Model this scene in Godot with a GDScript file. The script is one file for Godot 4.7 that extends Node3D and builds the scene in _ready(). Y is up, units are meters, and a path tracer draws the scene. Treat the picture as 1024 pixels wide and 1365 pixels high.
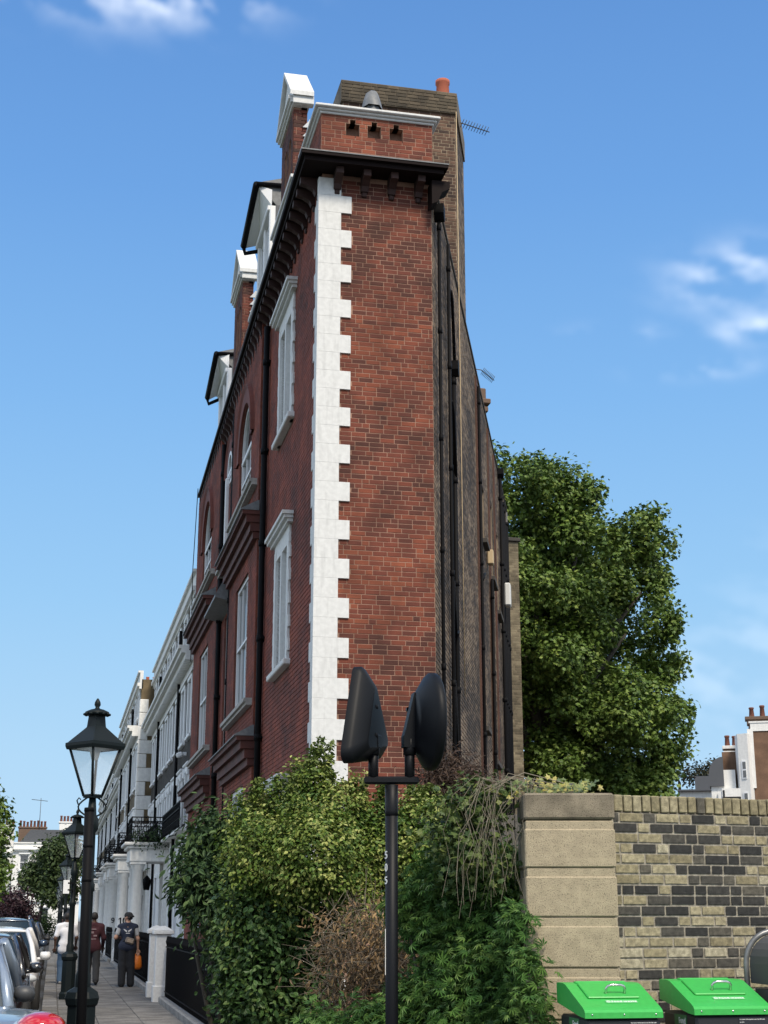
extends Node3D
# A thin wedge of a red brick house on a London corner, a stucco terrace behind it, seen from the pavement.
# World axes: the street runs along -z, y is up, metres. The camera stands over the kerb line.

const UPV := Vector3.UP
var rng := RandomNumberGenerator.new()
var noise := FastNoiseLite.new()
var mats := {}
var texs := {}
var names := {}

# ------------------------------------------------------------------ mesh helper
class MB:
	var st := SurfaceTool.new()
	var count := 0
	func _init(smooth := false) -> void:
		st.begin(Mesh.PRIMITIVE_TRIANGLES)
		st.set_smooth_group(0 if smooth else 4294967295)
	func smooth(on: bool) -> void:
		st.set_smooth_group(0 if on else 4294967295)
	func tri(a: Vector3, b: Vector3, c: Vector3, n: Vector3) -> void:
		count += 1
		if (a - c).cross(a - b).dot(n) < 0.0:
			st.add_vertex(a); st.add_vertex(c); st.add_vertex(b)
		else:
			st.add_vertex(a); st.add_vertex(b); st.add_vertex(c)
	func quad(a: Vector3, b: Vector3, c: Vector3, d: Vector3, n: Vector3) -> void:
		tri(a, b, c, n); tri(a, c, d, n)
	func box(c: Vector3, s: Vector3, b := Basis()) -> void:
		var h = s * 0.5
		for ax in 3:
			for sg in [-1.0, 1.0]:
				var n = Vector3(); n[ax] = sg
				var u = Vector3(); u[(ax + 1) % 3] = 1.0
				var v = Vector3(); v[(ax + 2) % 3] = 1.0
				var p = n * h; var du = u * h; var dv = v * h
				quad(c + b * (p - du - dv), c + b * (p + du - dv), c + b * (p + du + dv), c + b * (p - du + dv), b * n)
	# box with chamfered edges
	func cbox(c: Vector3, s: Vector3, e: float, b := Basis()) -> void:
		var h = s * 0.5
		var g = h - Vector3(e, e, e)
		for ax in 3:
			var a1 = (ax + 1) % 3; var a2 = (ax + 2) % 3
			for sg in [-1.0, 1.0]:
				var q = []
				for k in [[-1, -1], [1, -1], [1, 1], [-1, 1]]:
					var p = Vector3(); p[ax] = sg * h[ax]; p[a1] = k[0] * g[a1]; p[a2] = k[1] * g[a2]
					q.append(c + b * p)
				var n = Vector3(); n[ax] = sg
				quad(q[0], q[1], q[2], q[3], b * n)
			for s1 in [-1.0, 1.0]:
				for s2 in [-1.0, 1.0]:
					var q = []
					for k in [[-1.0, 0], [1.0, 0], [1.0, 1], [-1.0, 1]]:
						var p = Vector3(); p[ax] = k[0] * g[ax]
						if k[1] == 0:
							p[a1] = s1 * h[a1]; p[a2] = s2 * g[a2]
						else:
							p[a1] = s1 * g[a1]; p[a2] = s2 * h[a2]
						q.append(c + b * p)
					var n = Vector3(); n[a1] = s1; n[a2] = s2
					quad(q[0], q[1], q[2], q[3], b * n)
		for sx in [-1.0, 1.0]:
			for sy in [-1.0, 1.0]:
				for sz in [-1.0, 1.0]:
					var sgn = Vector3(sx, sy, sz)
					tri(c + b * (Vector3(h.x, g.y, g.z) * sgn), c + b * (Vector3(g.x, h.y, g.z) * sgn), c + b * (Vector3(g.x, g.y, h.z) * sgn), b * sgn)
	# outline in the plane of u and v, pushed along w
	func prism(poly: Array, o: Vector3, u: Vector3, v: Vector3, w: Vector3) -> void:
		var pts = PackedVector2Array(poly)
		var ids = Geometry2D.triangulate_polygon(pts)
		var mid = Vector2()
		for p in pts: mid += p / pts.size()
		for i in range(0, ids.size(), 3):
			var a = pts[ids[i]]; var bb = pts[ids[i + 1]]; var cc = pts[ids[i + 2]]
			tri(o + u * a.x + v * a.y, o + u * bb.x + v * bb.y, o + u * cc.x + v * cc.y, -w)
			tri(o + w + u * a.x + v * a.y, o + w + u * bb.x + v * bb.y, o + w + u * cc.x + v * cc.y, w)
		var area = 0.0
		for i in pts.size(): area += pts[i].cross(pts[(i + 1) % pts.size()])
		var cw = -1.0 if area > 0.0 else 1.0
		for i in pts.size():
			var a = pts[i]; var bb = pts[(i + 1) % pts.size()]
			var d = bb - a
			var n2 = Vector2(-d.y, d.x) * cw
			var n = u * n2.x / maxf(u.length_squared(), 1e-9) + v * n2.y / maxf(v.length_squared(), 1e-9)
			var A = o + u * a.x + v * a.y; var B = o + u * bb.x + v * bb.y
			quad(A, B, B + w, A + w, n)
	func lathe(prof: Array, seg: int, o := Vector3(), b := Basis(), turn := 0.0) -> void:
		for i in prof.size() - 1:
			var p = prof[i]; var q = prof[i + 1]
			for k in seg:
				var t0 = TAU * k / seg + turn; var t1 = TAU * (k + 1) / seg + turn
				var d0 = Vector3(cos(t0), 0, sin(t0)); var d1 = Vector3(cos(t1), 0, sin(t1))
				var dn = Vector2(q.y - p.y, p.x - q.x)
				var n = b * ((d0 + d1).normalized() * dn.x + Vector3(0, dn.y, 0))
				var a0 = o + b * (d0 * p.x + Vector3(0, p.y, 0)); var a1 = o + b * (d1 * p.x + Vector3(0, p.y, 0))
				var b0 = o + b * (d0 * q.x + Vector3(0, q.y, 0)); var b1 = o + b * (d1 * q.x + Vector3(0, q.y, 0))
				if p.x < 1e-5: tri(a0, b1, b0, n)
				elif q.x < 1e-5: tri(a0, a1, b0, n)
				else: quad(a0, a1, b1, b0, n)
	func tube(pts: Array, r0: float, r1: float, seg := 8, caps := true) -> void:
		var rings = []
		var side = Vector3()
		for i in pts.size():
			var d = (pts[mini(i + 1, pts.size() - 1)] - pts[maxi(i - 1, 0)]).normalized()
			if i == 0:
				side = d.cross(Vector3.UP if absf(d.y) < 0.9 else Vector3.RIGHT).normalized()
			else:
				side = (side - d * side.dot(d)).normalized()
			var up = d.cross(side)
			var r = lerpf(r0, r1, float(i) / maxi(pts.size() - 1, 1))
			var ring = []
			for k in seg:
				var t = TAU * k / seg
				ring.append(pts[i] + (side * cos(t) + up * sin(t)) * r)
			rings.append(ring)
		for i in pts.size() - 1:
			for k in seg:
				var k1 = (k + 1) % seg
				var n = rings[i][k] + rings[i][k1] - pts[i] * 2.0
				quad(rings[i][k], rings[i][k1], rings[i + 1][k1], rings[i + 1][k], n)
		if caps:
			for e in [0, pts.size() - 1]:
				var n = pts[e] - pts[1 if e == 0 else e - 1]
				for k in seg: tri(pts[e], rings[e][k], rings[e][(k + 1) % seg], n)
	# rings of equal size joined side by side; each closed round its middle
	func loft(rings: Array, caps := true, closed := true) -> void:
		var m = rings[0].size()
		var mids = []
		for r in rings:
			var c = Vector3()
			for p in r: c += p / m
			mids.append(c)
		for i in rings.size() - 1:
			for k in (m if closed else m - 1):
				var k1 = (k + 1) % m
				var n = (rings[i][k] + rings[i][k1]) * 0.5 - mids[i] + (rings[i + 1][k] + rings[i + 1][k1]) * 0.5 - mids[i + 1]
				quad(rings[i][k], rings[i][k1], rings[i + 1][k1], rings[i + 1][k], n)
		if caps:
			for e in [0, rings.size() - 1]:
				var n = mids[e] - mids[1 if e == 0 else e - 1]
				for k in m: tri(mids[e], rings[e][k], rings[e][(k + 1) % m], n)
	func ball(c: Vector3, r: Vector3, seg := 10, rows := 6) -> void:
		var prof = []
		for i in rows + 1:
			var t = PI * i / rows - PI / 2
			prof.append(Vector2(cos(t) if i > 0 and i < rows else 0.0, sin(t)))
		lathe(prof, seg, c, Basis.from_scale(r))
	func done() -> ArrayMesh:
		st.generate_normals()
		return st.commit()

# ------------------------------------------------------------------ nodes, names, materials
func numbered(n: String) -> String:
	names[n] = names.get(n, 0) + 1
	return n if names[n] == 1 else "%s_%03d" % [n, names[n] - 1]

func thing(n: String, label: String, cat: String, pos := Vector3(), yaw := 0.0, grp := "") -> Node3D:
	var o := Node3D.new()
	o.name = numbered(n)
	add_child(o)
	o.position = pos
	o.rotation.y = yaw
	o.set_meta("label", label)
	o.set_meta("category", cat)
	if grp: o.set_meta("group", grp)
	return o

func part(parent: Node, n: String, mesh, m: Material, xf := Transform3D(), label := "") -> MeshInstance3D:
	var o := MeshInstance3D.new()
	if parent == self:
		o.name = numbered(n)
	else:
		var key := "%d/%s" % [parent.get_instance_id(), n]
		names[key] = names.get(key, 0) + 1
		o.name = n if names[key] == 1 else "%s_%03d" % [n, names[key] - 1]
	o.mesh = mesh.done() if mesh is MB else mesh
	o.material_override = m
	o.transform = xf
	parent.add_child(o, true)
	if label: o.set_meta("label", label)
	return o

func struct(n: String, mesh, m: Material) -> MeshInstance3D:
	var o = part(self, n, mesh, m)
	o.set_meta("kind", "structure")
	return o

func copy(o: Node3D, label: String, pos: Vector3, yaw: float, base: String) -> Node3D:
	var c = o.duplicate()
	c.name = numbered(base)
	add_child(c)
	c.position = pos
	c.rotation.y = yaw
	c.set_meta("label", label)
	return c

func grain(key: String, freq: float, oct: int, lo: float, hi: float, kind := 0, size := 512, o0 := 0.2, o1 := 0.8) -> Texture2D:
	if texs.has(key): return texs[key]
	var n := FastNoiseLite.new()
	n.seed = key.hash() % 1000
	n.noise_type = FastNoiseLite.TYPE_CELLULAR if kind == 1 else FastNoiseLite.TYPE_SIMPLEX_SMOOTH
	n.frequency = freq
	n.fractal_octaves = oct
	var g := Gradient.new()
	g.offsets = PackedFloat32Array([o0, o1])
	g.colors = PackedColorArray([Color(lo, lo, lo), Color(hi, hi, hi)])
	var t := NoiseTexture2D.new()
	t.width = size
	t.height = size
	t.seamless = true
	t.noise = n
	t.color_ramp = g
	texs[key] = t
	return t

func M(n: String, r: float, g: float, b: float, rough := 0.85, o := {}) -> StandardMaterial3D:
	if mats.has(n): return mats[n]
	var m := StandardMaterial3D.new()
	m.resource_name = n
	m.albedo_color = Color(r, g, b).linear_to_srgb()
	m.roughness = rough
	m.metallic = o.get("metal", 0.0)
	m.metallic_specular = o.get("spec", 0.5)
	if o.has("tex") or o.has("bump"):
		m.uv1_triplanar = true
		m.uv1_world_triplanar = not o.get("local", false)
		var s = o.get("scale", 1.0)
		m.uv1_scale = s if s is Vector3 else Vector3(s, s, s)
		if o.has("tex"): m.albedo_texture = o.tex
		if o.has("bump"):
			m.heightmap_enabled = true
			m.heightmap_texture = o.bump
			m.heightmap_scale = o.get("depth", 0.3)
	if o.has("tex2"):
		m.detail_enabled = true
		m.detail_blend_mode = BaseMaterial3D.BLEND_MODE_MUL
		m.detail_albedo = o.tex2
		m.detail_uv_layer = BaseMaterial3D.DETAIL_UV_2
		m.uv2_triplanar = true
		m.uv2_world_triplanar = not o.get("local", false)
		var s2 = o.get("scale2", 0.2)
		m.uv2_scale = s2 if s2 is Vector3 else Vector3(s2, s2, s2)
	if o.get("vc", false): m.vertex_color_use_as_albedo = true
	if o.has("back"):
		m.backlight_enabled = true
		m.backlight = Color(o.back, o.back, o.back)
	if o.has("coat"):
		m.clearcoat_enabled = true
		m.clearcoat = o.coat
		m.clearcoat_roughness = 0.05
	if o.has("alpha"):
		m.transparency = BaseMaterial3D.TRANSPARENCY_ALPHA
		m.albedo_color.a = o.alpha
	mats[n] = m
	return m

func multi(parent: Node, n: String, mesh: Mesh, m: Material, xs: Array, cs: Array) -> MultiMeshInstance3D:
	var mm := MultiMesh.new()
	mm.transform_format = MultiMesh.TRANSFORM_3D
	mm.use_colors = true
	mm.mesh = mesh
	mm.instance_count = xs.size()
	for i in xs.size():
		mm.set_instance_transform(i, xs[i])
		mm.set_instance_color(i, cs[i])
	var o := MultiMeshInstance3D.new()
	o.name = numbered(n) if parent == self else n
	o.multimesh = mm
	o.material_override = m
	parent.add_child(o, true)
	o.set_meta("kind", "stuff")
	return o

func txt(s: String, size: float, depth := 0.002, bold := true) -> TextMesh:
	var t := TextMesh.new()
	var f := SystemFont.new()
	f.font_names = PackedStringArray(["Droid Sans"])
	f.font_weight = 700 if bold else 400
	t.font = f
	t.text = s
	t.font_size = 48
	t.pixel_size = size / 48.0
	t.depth = depth
	return t

# ------------------------------------------------------------------ walls and bricks
# a hole is {u0, u1, y0, y1, arch}: with arch, y1 is the springing and the head is half round
func hole_span(h: Dictionary, y: float) -> Vector2:
	if y < h.y0: return Vector2(1, -1)
	if y <= h.y1: return Vector2(h.u0, h.u1)
	if h.get("arch", false):
		var r = (h.u1 - h.u0) * 0.5
		var dy = y - h.y1
		if dy < r:
			var w = sqrt(r * r - dy * dy)
			return Vector2((h.u0 + h.u1) * 0.5 - w, (h.u0 + h.u1) * 0.5 + w)
	return Vector2(1, -1)

func wall_panel(mb: MB, O: Vector3, U: Vector3, N: Vector3, L: float, y0: float, y1: float, holes: Array, depth: float) -> void:
	var us = [0.0, L]; var ys = [y0, y1]
	for h in holes:
		us.append(h.u0); us.append(h.u1); ys.append(h.y0)
		ys.append(h.y1 + ((h.u1 - h.u0) * 0.5 if h.get("arch", false) else 0.0))
	us.sort(); ys.sort()
	for i in us.size() - 1:
		for j in ys.size() - 1:
			if us[i + 1] - us[i] < 1e-4 or ys[j + 1] - ys[j] < 1e-4: continue
			var cu = (us[i] + us[i + 1]) * 0.5; var cy = (ys[j] + ys[j + 1]) * 0.5
			var inside = false
			for h in holes:
				var top = h.y1 + ((h.u1 - h.u0) * 0.5 if h.get("arch", false) else 0.0)
				if cu > h.u0 and cu < h.u1 and cy > h.y0 and cy < top: inside = true
			if inside: continue
			mb.quad(O + U * us[i] + UPV * ys[j], O + U * us[i + 1] + UPV * ys[j], O + U * us[i + 1] + UPV * ys[j + 1], O + U * us[i] + UPV * ys[j + 1], N)
	for h in holes:
		var d = -N * depth
		var a = O + U * h.u0 + UPV * h.y0; var b = O + U * h.u1 + UPV * h.y0
		var c = O + U * h.u1 + UPV * h.y1; var e = O + U * h.u0 + UPV * h.y1
		mb.quad(a, e, e + d, a + d, U)
		mb.quad(b, c, c + d, b + d, -U)
		mb.quad(a, b, b + d, a + d, UPV)
		if h.get("arch", false):
			var r = (h.u1 - h.u0) * 0.5
			var cc = O + U * (h.u0 + r) + UPV * h.y1
			for k in 16:
				var t0 = PI * k / 16; var t1 = PI * (k + 1) / 16
				var p = cc + U * cos(t0) * r + UPV * sin(t0) * r
				var q = cc + U * cos(t1) * r + UPV * sin(t1) * r
				mb.quad(p, q, cc + U * cos(t1) * r + UPV * r, cc + U * cos(t0) * r + UPV * r, N)
				mb.quad(p, q, q + d, p + d, cc - p)
		else:
			mb.quad(e, c, c + d, e + d, -UPV)

var brick_long: ArrayMesh
var brick_short: ArrayMesh
# a brick of unit size: front at z = 1, no back; the chamfer is cut for its real proportions
func brick_mesh(cx: float, cy: float) -> ArrayMesh:
	var mb := MB.new()
	var a = [Vector3(-0.5, -0.5, 0), Vector3(0.5, -0.5, 0), Vector3(0.5, 0.5, 0), Vector3(-0.5, 0.5, 0)]
	var zf = 0.55
	var f = []; var m = []
	for p in a:
		m.append(Vector3(p.x, p.y, zf))
		f.append(Vector3(p.x - signf(p.x) * cx, p.y - signf(p.y) * cy, 1.0))
	mb.quad(f[0], f[1], f[2], f[3], Vector3(0, 0, 1))
	for i in 4:
		var j = (i + 1) % 4
		var n = a[i] + a[j]
		mb.quad(m[i], m[j], f[j], f[i], n + Vector3(0, 0, 0.5))
		mb.quad(a[i], a[j], m[j], m[i], n)
	return mb.done()

func brick_wall(parent: Node, O: Vector3, U: Vector3, N: Vector3, L: float, y0: float, y1: float, o: Dictionary) -> void:
	var course = o.get("course", 0.075); var joint = o.get("joint", 0.009)
	var sl = o.get("str", 0.225); var hl = o.get("head", 0.1125)
	var proud = o.get("proud", 0.006)
	var holes = o.get("holes", [])
	var left = o.get("single", 0)
	var cols: Array = o.cols
	var smats: Array = o.get("mats", [])
	var freq = o.get("freq", 0.5)
	var spread = o.get("spread", 0.5)
	var xs = []; var cs = []
	var row = 0
	var y = y0
	while y + course <= y1 + 0.001:
		var u = -[0.0, 0.056, 0.169, 0.1125][row % 4] * sl / 0.225
		var k = row
		while u < L:
			var w = sl
			if o.get("flemish", true):
				if rng.randf() < o.get("heads", 0.45) and k % 2 == 1: w = hl
			elif o.get("english", false) and row % 2 == 1: w = hl
			k += 1
			var segs = [Vector2(maxf(u, 0.0), minf(u + w, L))]
			u += w
			for h in holes:
				var sp = hole_span(h, y + course * 0.5)
				if sp.x > sp.y: continue
				var nx = []
				for s in segs:
					if sp.y <= s.x or sp.x >= s.y: nx.append(s); continue
					if sp.x > s.x: nx.append(Vector2(s.x, sp.x))
					if sp.y < s.y: nx.append(Vector2(sp.y, s.y))
				segs = nx
			for s in segs:
				var bw = s.y - s.x - joint
				if bw < 0.02: continue
				var c = O + U * ((s.x + s.y) * 0.5) + UPV * (y + course * 0.5)
				var t = clampf(0.5 + noise.get_noise_3d(c.x * freq * 10.0, c.y * freq * 14.0, c.z * freq * 10.0) * 0.9 + rng.randf_range(-spread, spread) - o.get("top_dark", 0.0) * smoothstep(o.get("top_dark_from", 0.0), y1, y), 0.0, 0.999)
				var px = proud + rng.randf_range(-0.0015, 0.002)
				var tilt = Basis(N, rng.randf_range(-0.006, 0.006))
				var xf = Transform3D(tilt * Basis(U * bw, UPV * (course - joint + rng.randf_range(-0.002, 0.002)), N * px), c)
				var me = brick_long if bw > 0.13 else brick_short
				if left > 0 and y >= o.get("from", -1.0):
					left -= 1
					part(parent, "brick", me, smats[int(t * smats.size())], xf)
				else:
					var q = t * (cols.size() - 1)
					var col: Color = cols[int(q)].lerp(cols[mini(int(q) + 1, cols.size() - 1)], q - int(q))
					xs.append(xf); cs.append(col)
		y += course
		row += 1
	if xs.size():
		multi(parent, o.get("called", "brickwork"), brick_long, o.mat, xs, cs)

# a sash window: frame with bars and a pane behind it; origin at the middle of its foot, facing N
func window(parent: Node, at: Vector3, U: Vector3, N: Vector3, w: float, h: float, o := {}) -> MeshInstance3D:
	var b := Basis(U, UPV, N)
	var f := MB.new()
	var t = o.get("bar", 0.06)
	var arch = o.get("arch", false)
	for s in [-1, 1]: f.box(Vector3(s * (w - t) * 0.5, h * 0.5, 0), Vector3(t, h, 0.06))
	f.box(Vector3(0, t * 0.5, 0), Vector3(w - 2 * t, t, 0.058))
	f.box(Vector3(0, h - t * 0.5, 0), Vector3(w - 2 * t, t, 0.058))
	f.box(Vector3(0, h * 0.5, 0.006), Vector3(w - 2 * t, 0.05, 0.058))
	for i in o.get("cols", 1):
		if i > 0: f.box(Vector3(-w * 0.5 + w * i / o.cols, h * 0.5, -0.004), Vector3(0.025, h - 2 * t, 0.04))
	for i in o.get("rows", 1):
		if i > 0 and absf(float(i) / o.rows - 0.5) > 0.05: f.box(Vector3(0, h * i / o.rows, -0.005), Vector3(w - 2 * t, 0.025, 0.038))
	if arch:
		var r = w * 0.5
		for k in 12:
			var a0 = PI * k / 12; var a1 = PI * (k + 1) / 12
			var p = Vector3(cos(a0), sin(a0), 0); var q = Vector3(cos(a1), sin(a1), 0); var z = Vector3(0, 0, 0.03)
			var c = Vector3(0, h, 0)
			f.quad(c + p * r + z, c + q * r + z, c + q * (r - t) + z, c + p * (r - t) + z, Vector3(0, 0, 1))
			f.quad(c + p * (r - t) + z, c + q * (r - t) + z, c + q * (r - t) - z, c + p * (r - t) - z, -p)
	var n = part(parent, "window", f, o.get("mat", M("white_paint", 0.74, 0.75, 0.76, 0.5)), Transform3D(b, at))
	var g := MB.new()
	g.box(Vector3(0, h * 0.5, -0.025), Vector3(w - t, h - t, 0.01))
	if arch:
		var poly = []
		for k in 13: poly.append(Vector2(cos(PI * k / 12), sin(PI * k / 12)) * (w * 0.5 - t * 0.4))
		g.prism(poly, Vector3(0, h, -0.03), Vector3.RIGHT, UPV, Vector3(0, 0, 0.01))
	part(n, "pane", g, M("window_glass", 0.03, 0.035, 0.04, 0.04, {"spec": 0.7}))
	return n

# horizontal moulding: stacked steps (y0, y1, out) run along U from the wall face
func moulding(mb: MB, O: Vector3, U: Vector3, N: Vector3, L: float, steps: Array) -> void:
	for s in steps:
		var d = s[2] + 0.05
		mb.box(O + U * (L * 0.5) + UPV * ((s[0] + s[1]) * 0.5) + N * (d * 0.5 - 0.05), Vector3(L + 2.0 * (s[3] if s.size() > 3 else 0.0), s[1] - s[0], d), Basis(U, UPV, N))

# ------------------------------------------------------------------ sky
func sky_panorama() -> Texture2D:
	var w = 2048; var h = 1024
	var el = [-90.0, -2.0, 0.0, 6.0, 12.0, 20.0, 28.0, 36.0, 60.0, 90.0]
	var co = [Vector3(0.120, 0.120, 0.110), Vector3(0.200, 0.220, 0.240), Vector3(0.338, 0.472, 0.593), Vector3(0.280, 0.440, 0.593), Vector3(0.207, 0.382, 0.580), Vector3(0.143, 0.306, 0.548), Vector3(0.099, 0.236, 0.491), Vector3(0.075, 0.188, 0.427), Vector3(0.038, 0.118, 0.312), Vector3(0.029, 0.089, 0.255)]
	var wisps = [[-0.5, 36.0, 3.6, 1.5, 1.6], [4.2, 35.6, 3.0, 1.1, 1.2], [26.6, 24.2, 2.0, 1.0, 0.95], [29.0, 24.8, 1.6, 0.7, 0.9], [28.4, 22.2, 2.0, 0.55, 1.2], [22.2, 22.4, 1.8, 0.35, 0.65], [25.8, 20.8, 2.0, 0.35, 0.7], [26.5, 9.0, 3.5, 2.6, 0.35], [30.0, 13.0, 2.5, 1.5, 0.3]]
	var n1 := FastNoiseLite.new()
	n1.seed = 5; n1.frequency = 2.2; n1.fractal_octaves = 6; n1.noise_type = FastNoiseLite.TYPE_SIMPLEX_SMOOTH
	var n2 := FastNoiseLite.new()
	n2.seed = 9; n2.frequency = 20.0; n2.fractal_octaves = 7; n2.fractal_gain = 0.55; n2.noise_type = FastNoiseLite.TYPE_SIMPLEX_SMOOTH
	var data := PackedFloat32Array()
	data.resize(w * h * 3)
	for j in h:
		var e = 90.0 - 180.0 * (j + 0.5) / h
		var k = 0
		while k < el.size() - 2 and e > el[k + 1]: k += 1
		var base: Vector3 = co[k].lerp(co[k + 1], clampf((e - el[k]) / (el[k + 1] - el[k]), 0, 1))
		var ce = cos(deg_to_rad(e)); var se = sin(deg_to_rad(e))
		var white := Vector3(0.92, 0.96, 1.0)
		for i in w:
			var c := base
			if e > 0.0:
				var az = 360.0 * (i + 0.5) / w
				if az > 180.0: az -= 360.0
				var a = deg_to_rad(az)
				var d := Vector3(sin(a) * ce, se, -cos(a) * ce)
				var cl := 0.0
				var near = absf(az - 12.4) < 25.0
				if near:
					for s in wisps:
						var dx = (az - s[0]) / s[2]; var dy = (e - s[1]) / s[3]
						var q = dx * dx + dy * dy
						if q < 6.0:
							var f = n2.get_noise_3d(d.x * 0.8, d.y * 2.2 + d.x * 0.5, d.z * 0.8)
							cl += s[4] * exp(-q) * clampf(0.26 + f * 1.7, 0.0, 1.0) * (1.0 if s[1] > 30.0 else 0.48)
				else:
					# added bright cloud, only outside the view, to fill the shaded faces
					var f = n1.get_noise_3d(d.x, d.y * 2.2, d.z)
					var fade = clampf((absf(az - 12.4) - 25.0) / 15.0, 0.0, 1.0)
					cl = smoothstep(0.0, 0.5, f + 0.26) * 0.9 * fade
				c = base.lerp(white, clampf(cl, 0.0, 0.95))
			var at = (j * w + i) * 3
			data[at] = c.x; data[at + 1] = c.y; data[at + 2] = c.z
	var im := Image.create_from_data(w, h, false, Image.FORMAT_RGBF, data.to_byte_array())
	return ImageTexture.create_from_image(im)

func _ready() -> void:
	# camera: about 52 mm equivalent, tilted up; turned right off the street line
	var cam := Camera3D.new()
	cam.name = "camera"
	add_child(cam)
	cam.position = Vector3(0, 1.64, 0)
	cam.rotation = Vector3(deg_to_rad(15.6725), deg_to_rad(-12.4347), 0)
	cam.fov = 38.95
	cam.near = 0.1
	cam.far = 2000.0
	cam.current = true
	var env := Environment.new()
	env.background_mode = Environment.BG_SKY
	env.tonemap_mode = Environment.TONE_MAPPER_LINEAR
	env.tonemap_exposure = 1.6
	env.sdfgi_enabled = true
	env.ssao_enabled = true
	env.ssil_enabled = true
	var sm := PanoramaSkyMaterial.new()
	sm.panorama = sky_panorama()
	var sky := Sky.new()
	sky.sky_material = sm
	env.sky = sky
	env.background_energy_multiplier = 1.0
	var we := WorldEnvironment.new()
	we.name = "world_environment"
	we.environment = env
	add_child(we)
	# the sun stands high behind the right shoulder, veiled by thin cloud
	var sun := DirectionalLight3D.new()
	sun.name = "sun"
	add_child(sun)
	sun.look_at_from_position(Vector3(0.1, 0.80, 0.64), Vector3.ZERO, UPV)
	sun.light_energy = 0.85
	sun.light_color = Color(1.0, 0.95, 0.87)
	sun.light_angular_distance = 12.0
	sun.shadow_enabled = true

	rng.seed = 20240611
	noise.seed = 11
	noise.frequency = 0.08
	noise.fractal_octaves = 4
	brick_long = brick_mesh(0.018, 0.06)
	brick_short = brick_mesh(0.035, 0.06)
	setting()
	thin_house()
	rear_wing()
	terrace()
	far_places()
	garden_wall()
	trees()
	shrubs()
	sign_post()
	lamps()
	railings()
	cars()
	bins()
	people()

# ------------------------------------------------------------------ ground
func setting() -> void:
	var asphalt = M("asphalt", 0.055, 0.056, 0.058, 0.95, {"tex": grain("asph", 0.15, 3, 0.7, 1.0), "scale": 0.8, "tex2": grain("blotch", 0.012, 5, 0.75, 1.0), "scale2": 0.15})
	var stone = M("paving", 0.21, 0.205, 0.195, 0.9, {"tex": grain("stone", 0.06, 4, 0.8, 1.0), "scale": 0.7, "tex2": grain("blotch", 0.012, 5, 0.75, 1.0), "scale2": 0.2})
	var earth = M("earth", 0.06, 0.05, 0.04, 0.95, {"tex": grain("stone", 0.06, 4, 0.8, 1.0), "scale": 0.5})
	var g := MB.new()
	g.box(Vector3(0, -0.35, -200), Vector3(1400, 0.3, 1400))
	struct("ground", g, earth)
	var r := MB.new()
	r.box(Vector3(-5.1, -0.165, -90), Vector3(10.0, 0.06, 240))
	struct("road", r, asphalt)
	var p := MB.new()
	p.box(Vector3(1.08, -0.1, -100), Vector3(2.36, 0.18, 230))
	p.box(Vector3(6.26, -0.1, -4.5), Vector3(8.0, 0.18, 25))
	var pv = struct("pavement", p, M("paving_bed", 0.09, 0.085, 0.08, 0.95))
	# kerbstones and flags as far as they can be told apart, one sheet beyond
	var tones = []
	for i in 5:
		var k = [0.84, 0.94, 1.0, 1.07, 0.9][i]
		tones.append(M("flagstone_%d" % i, 0.23 * k, 0.222 * k, 0.21 * k, 0.88, {"tex": grain("stone", 0.06, 4, 0.8, 1.0), "scale": 0.7, "tex2": grain("blotch", 0.012, 5, 0.72, 1.0), "scale2": 0.25}))
	var km := MB.new()
	km.cbox(Vector3(0, -0.065, 0), Vector3(0.285, 0.175, 0.89), 0.012)
	var kerb := km.done()
	for i in 60:
		part(pv, "kerbstone", kerb, tones[rng.randi() % 5], Transform3D(Basis(), Vector3(0.045, 0.0 + rng.randf_range(-0.002, 0.002), -14.0 - 0.9 * i)))
	var sizes = [[0.2, 0.62], [0.828, 0.7], [1.535, 0.715]]
	for c in 3:
		var mbx := MB.new()
		mbx.cbox(Vector3(0, -0.01, 0), Vector3(sizes[c][1], 0.04, 0.745), 0.006)
		var fm := mbx.done()
		var z = -14.0 - 0.27 * c
		while z > -62.0:
			part(pv, "flagstone", fm, tones[rng.randi() % 5], Transform3D(Basis(), Vector3(sizes[c][0] + sizes[c][1] * 0.5, rng.randf_range(-0.003, 0.003), z)))
			z -= 0.755
	var far := MB.new()
	far.box(Vector3(1.18, -0.01, -138.5), Vector3(2.1, 0.03, 152))
	part(pv, "paving_sheet", far, stone)
	var near := MB.new()
	near.box(Vector3(1.18, -0.01, -1.5), Vector3(2.1, 0.03, 24))
	near.box(Vector3(6.26, -0.01, -4.5), Vector3(7.9, 0.03, 24.9))
	part(pv, "paving_sheet", near, stone)
	var garden := MB.new()
	garden.box(Vector3(9.5, -0.12, -38), Vector3(14.4, 0.2, 42))
	struct("garden_soil", garden, earth)
	var sq := MB.new()
	sq.box(Vector3(-30.2, -0.09, -90), Vector3(40, 0.2, 240))
	struct("lawn", sq, M("lawn_green", 0.05, 0.09, 0.025, 0.95, {"tex": grain("stone", 0.06, 4, 0.8, 1.0), "scale": 0.5}))

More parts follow.
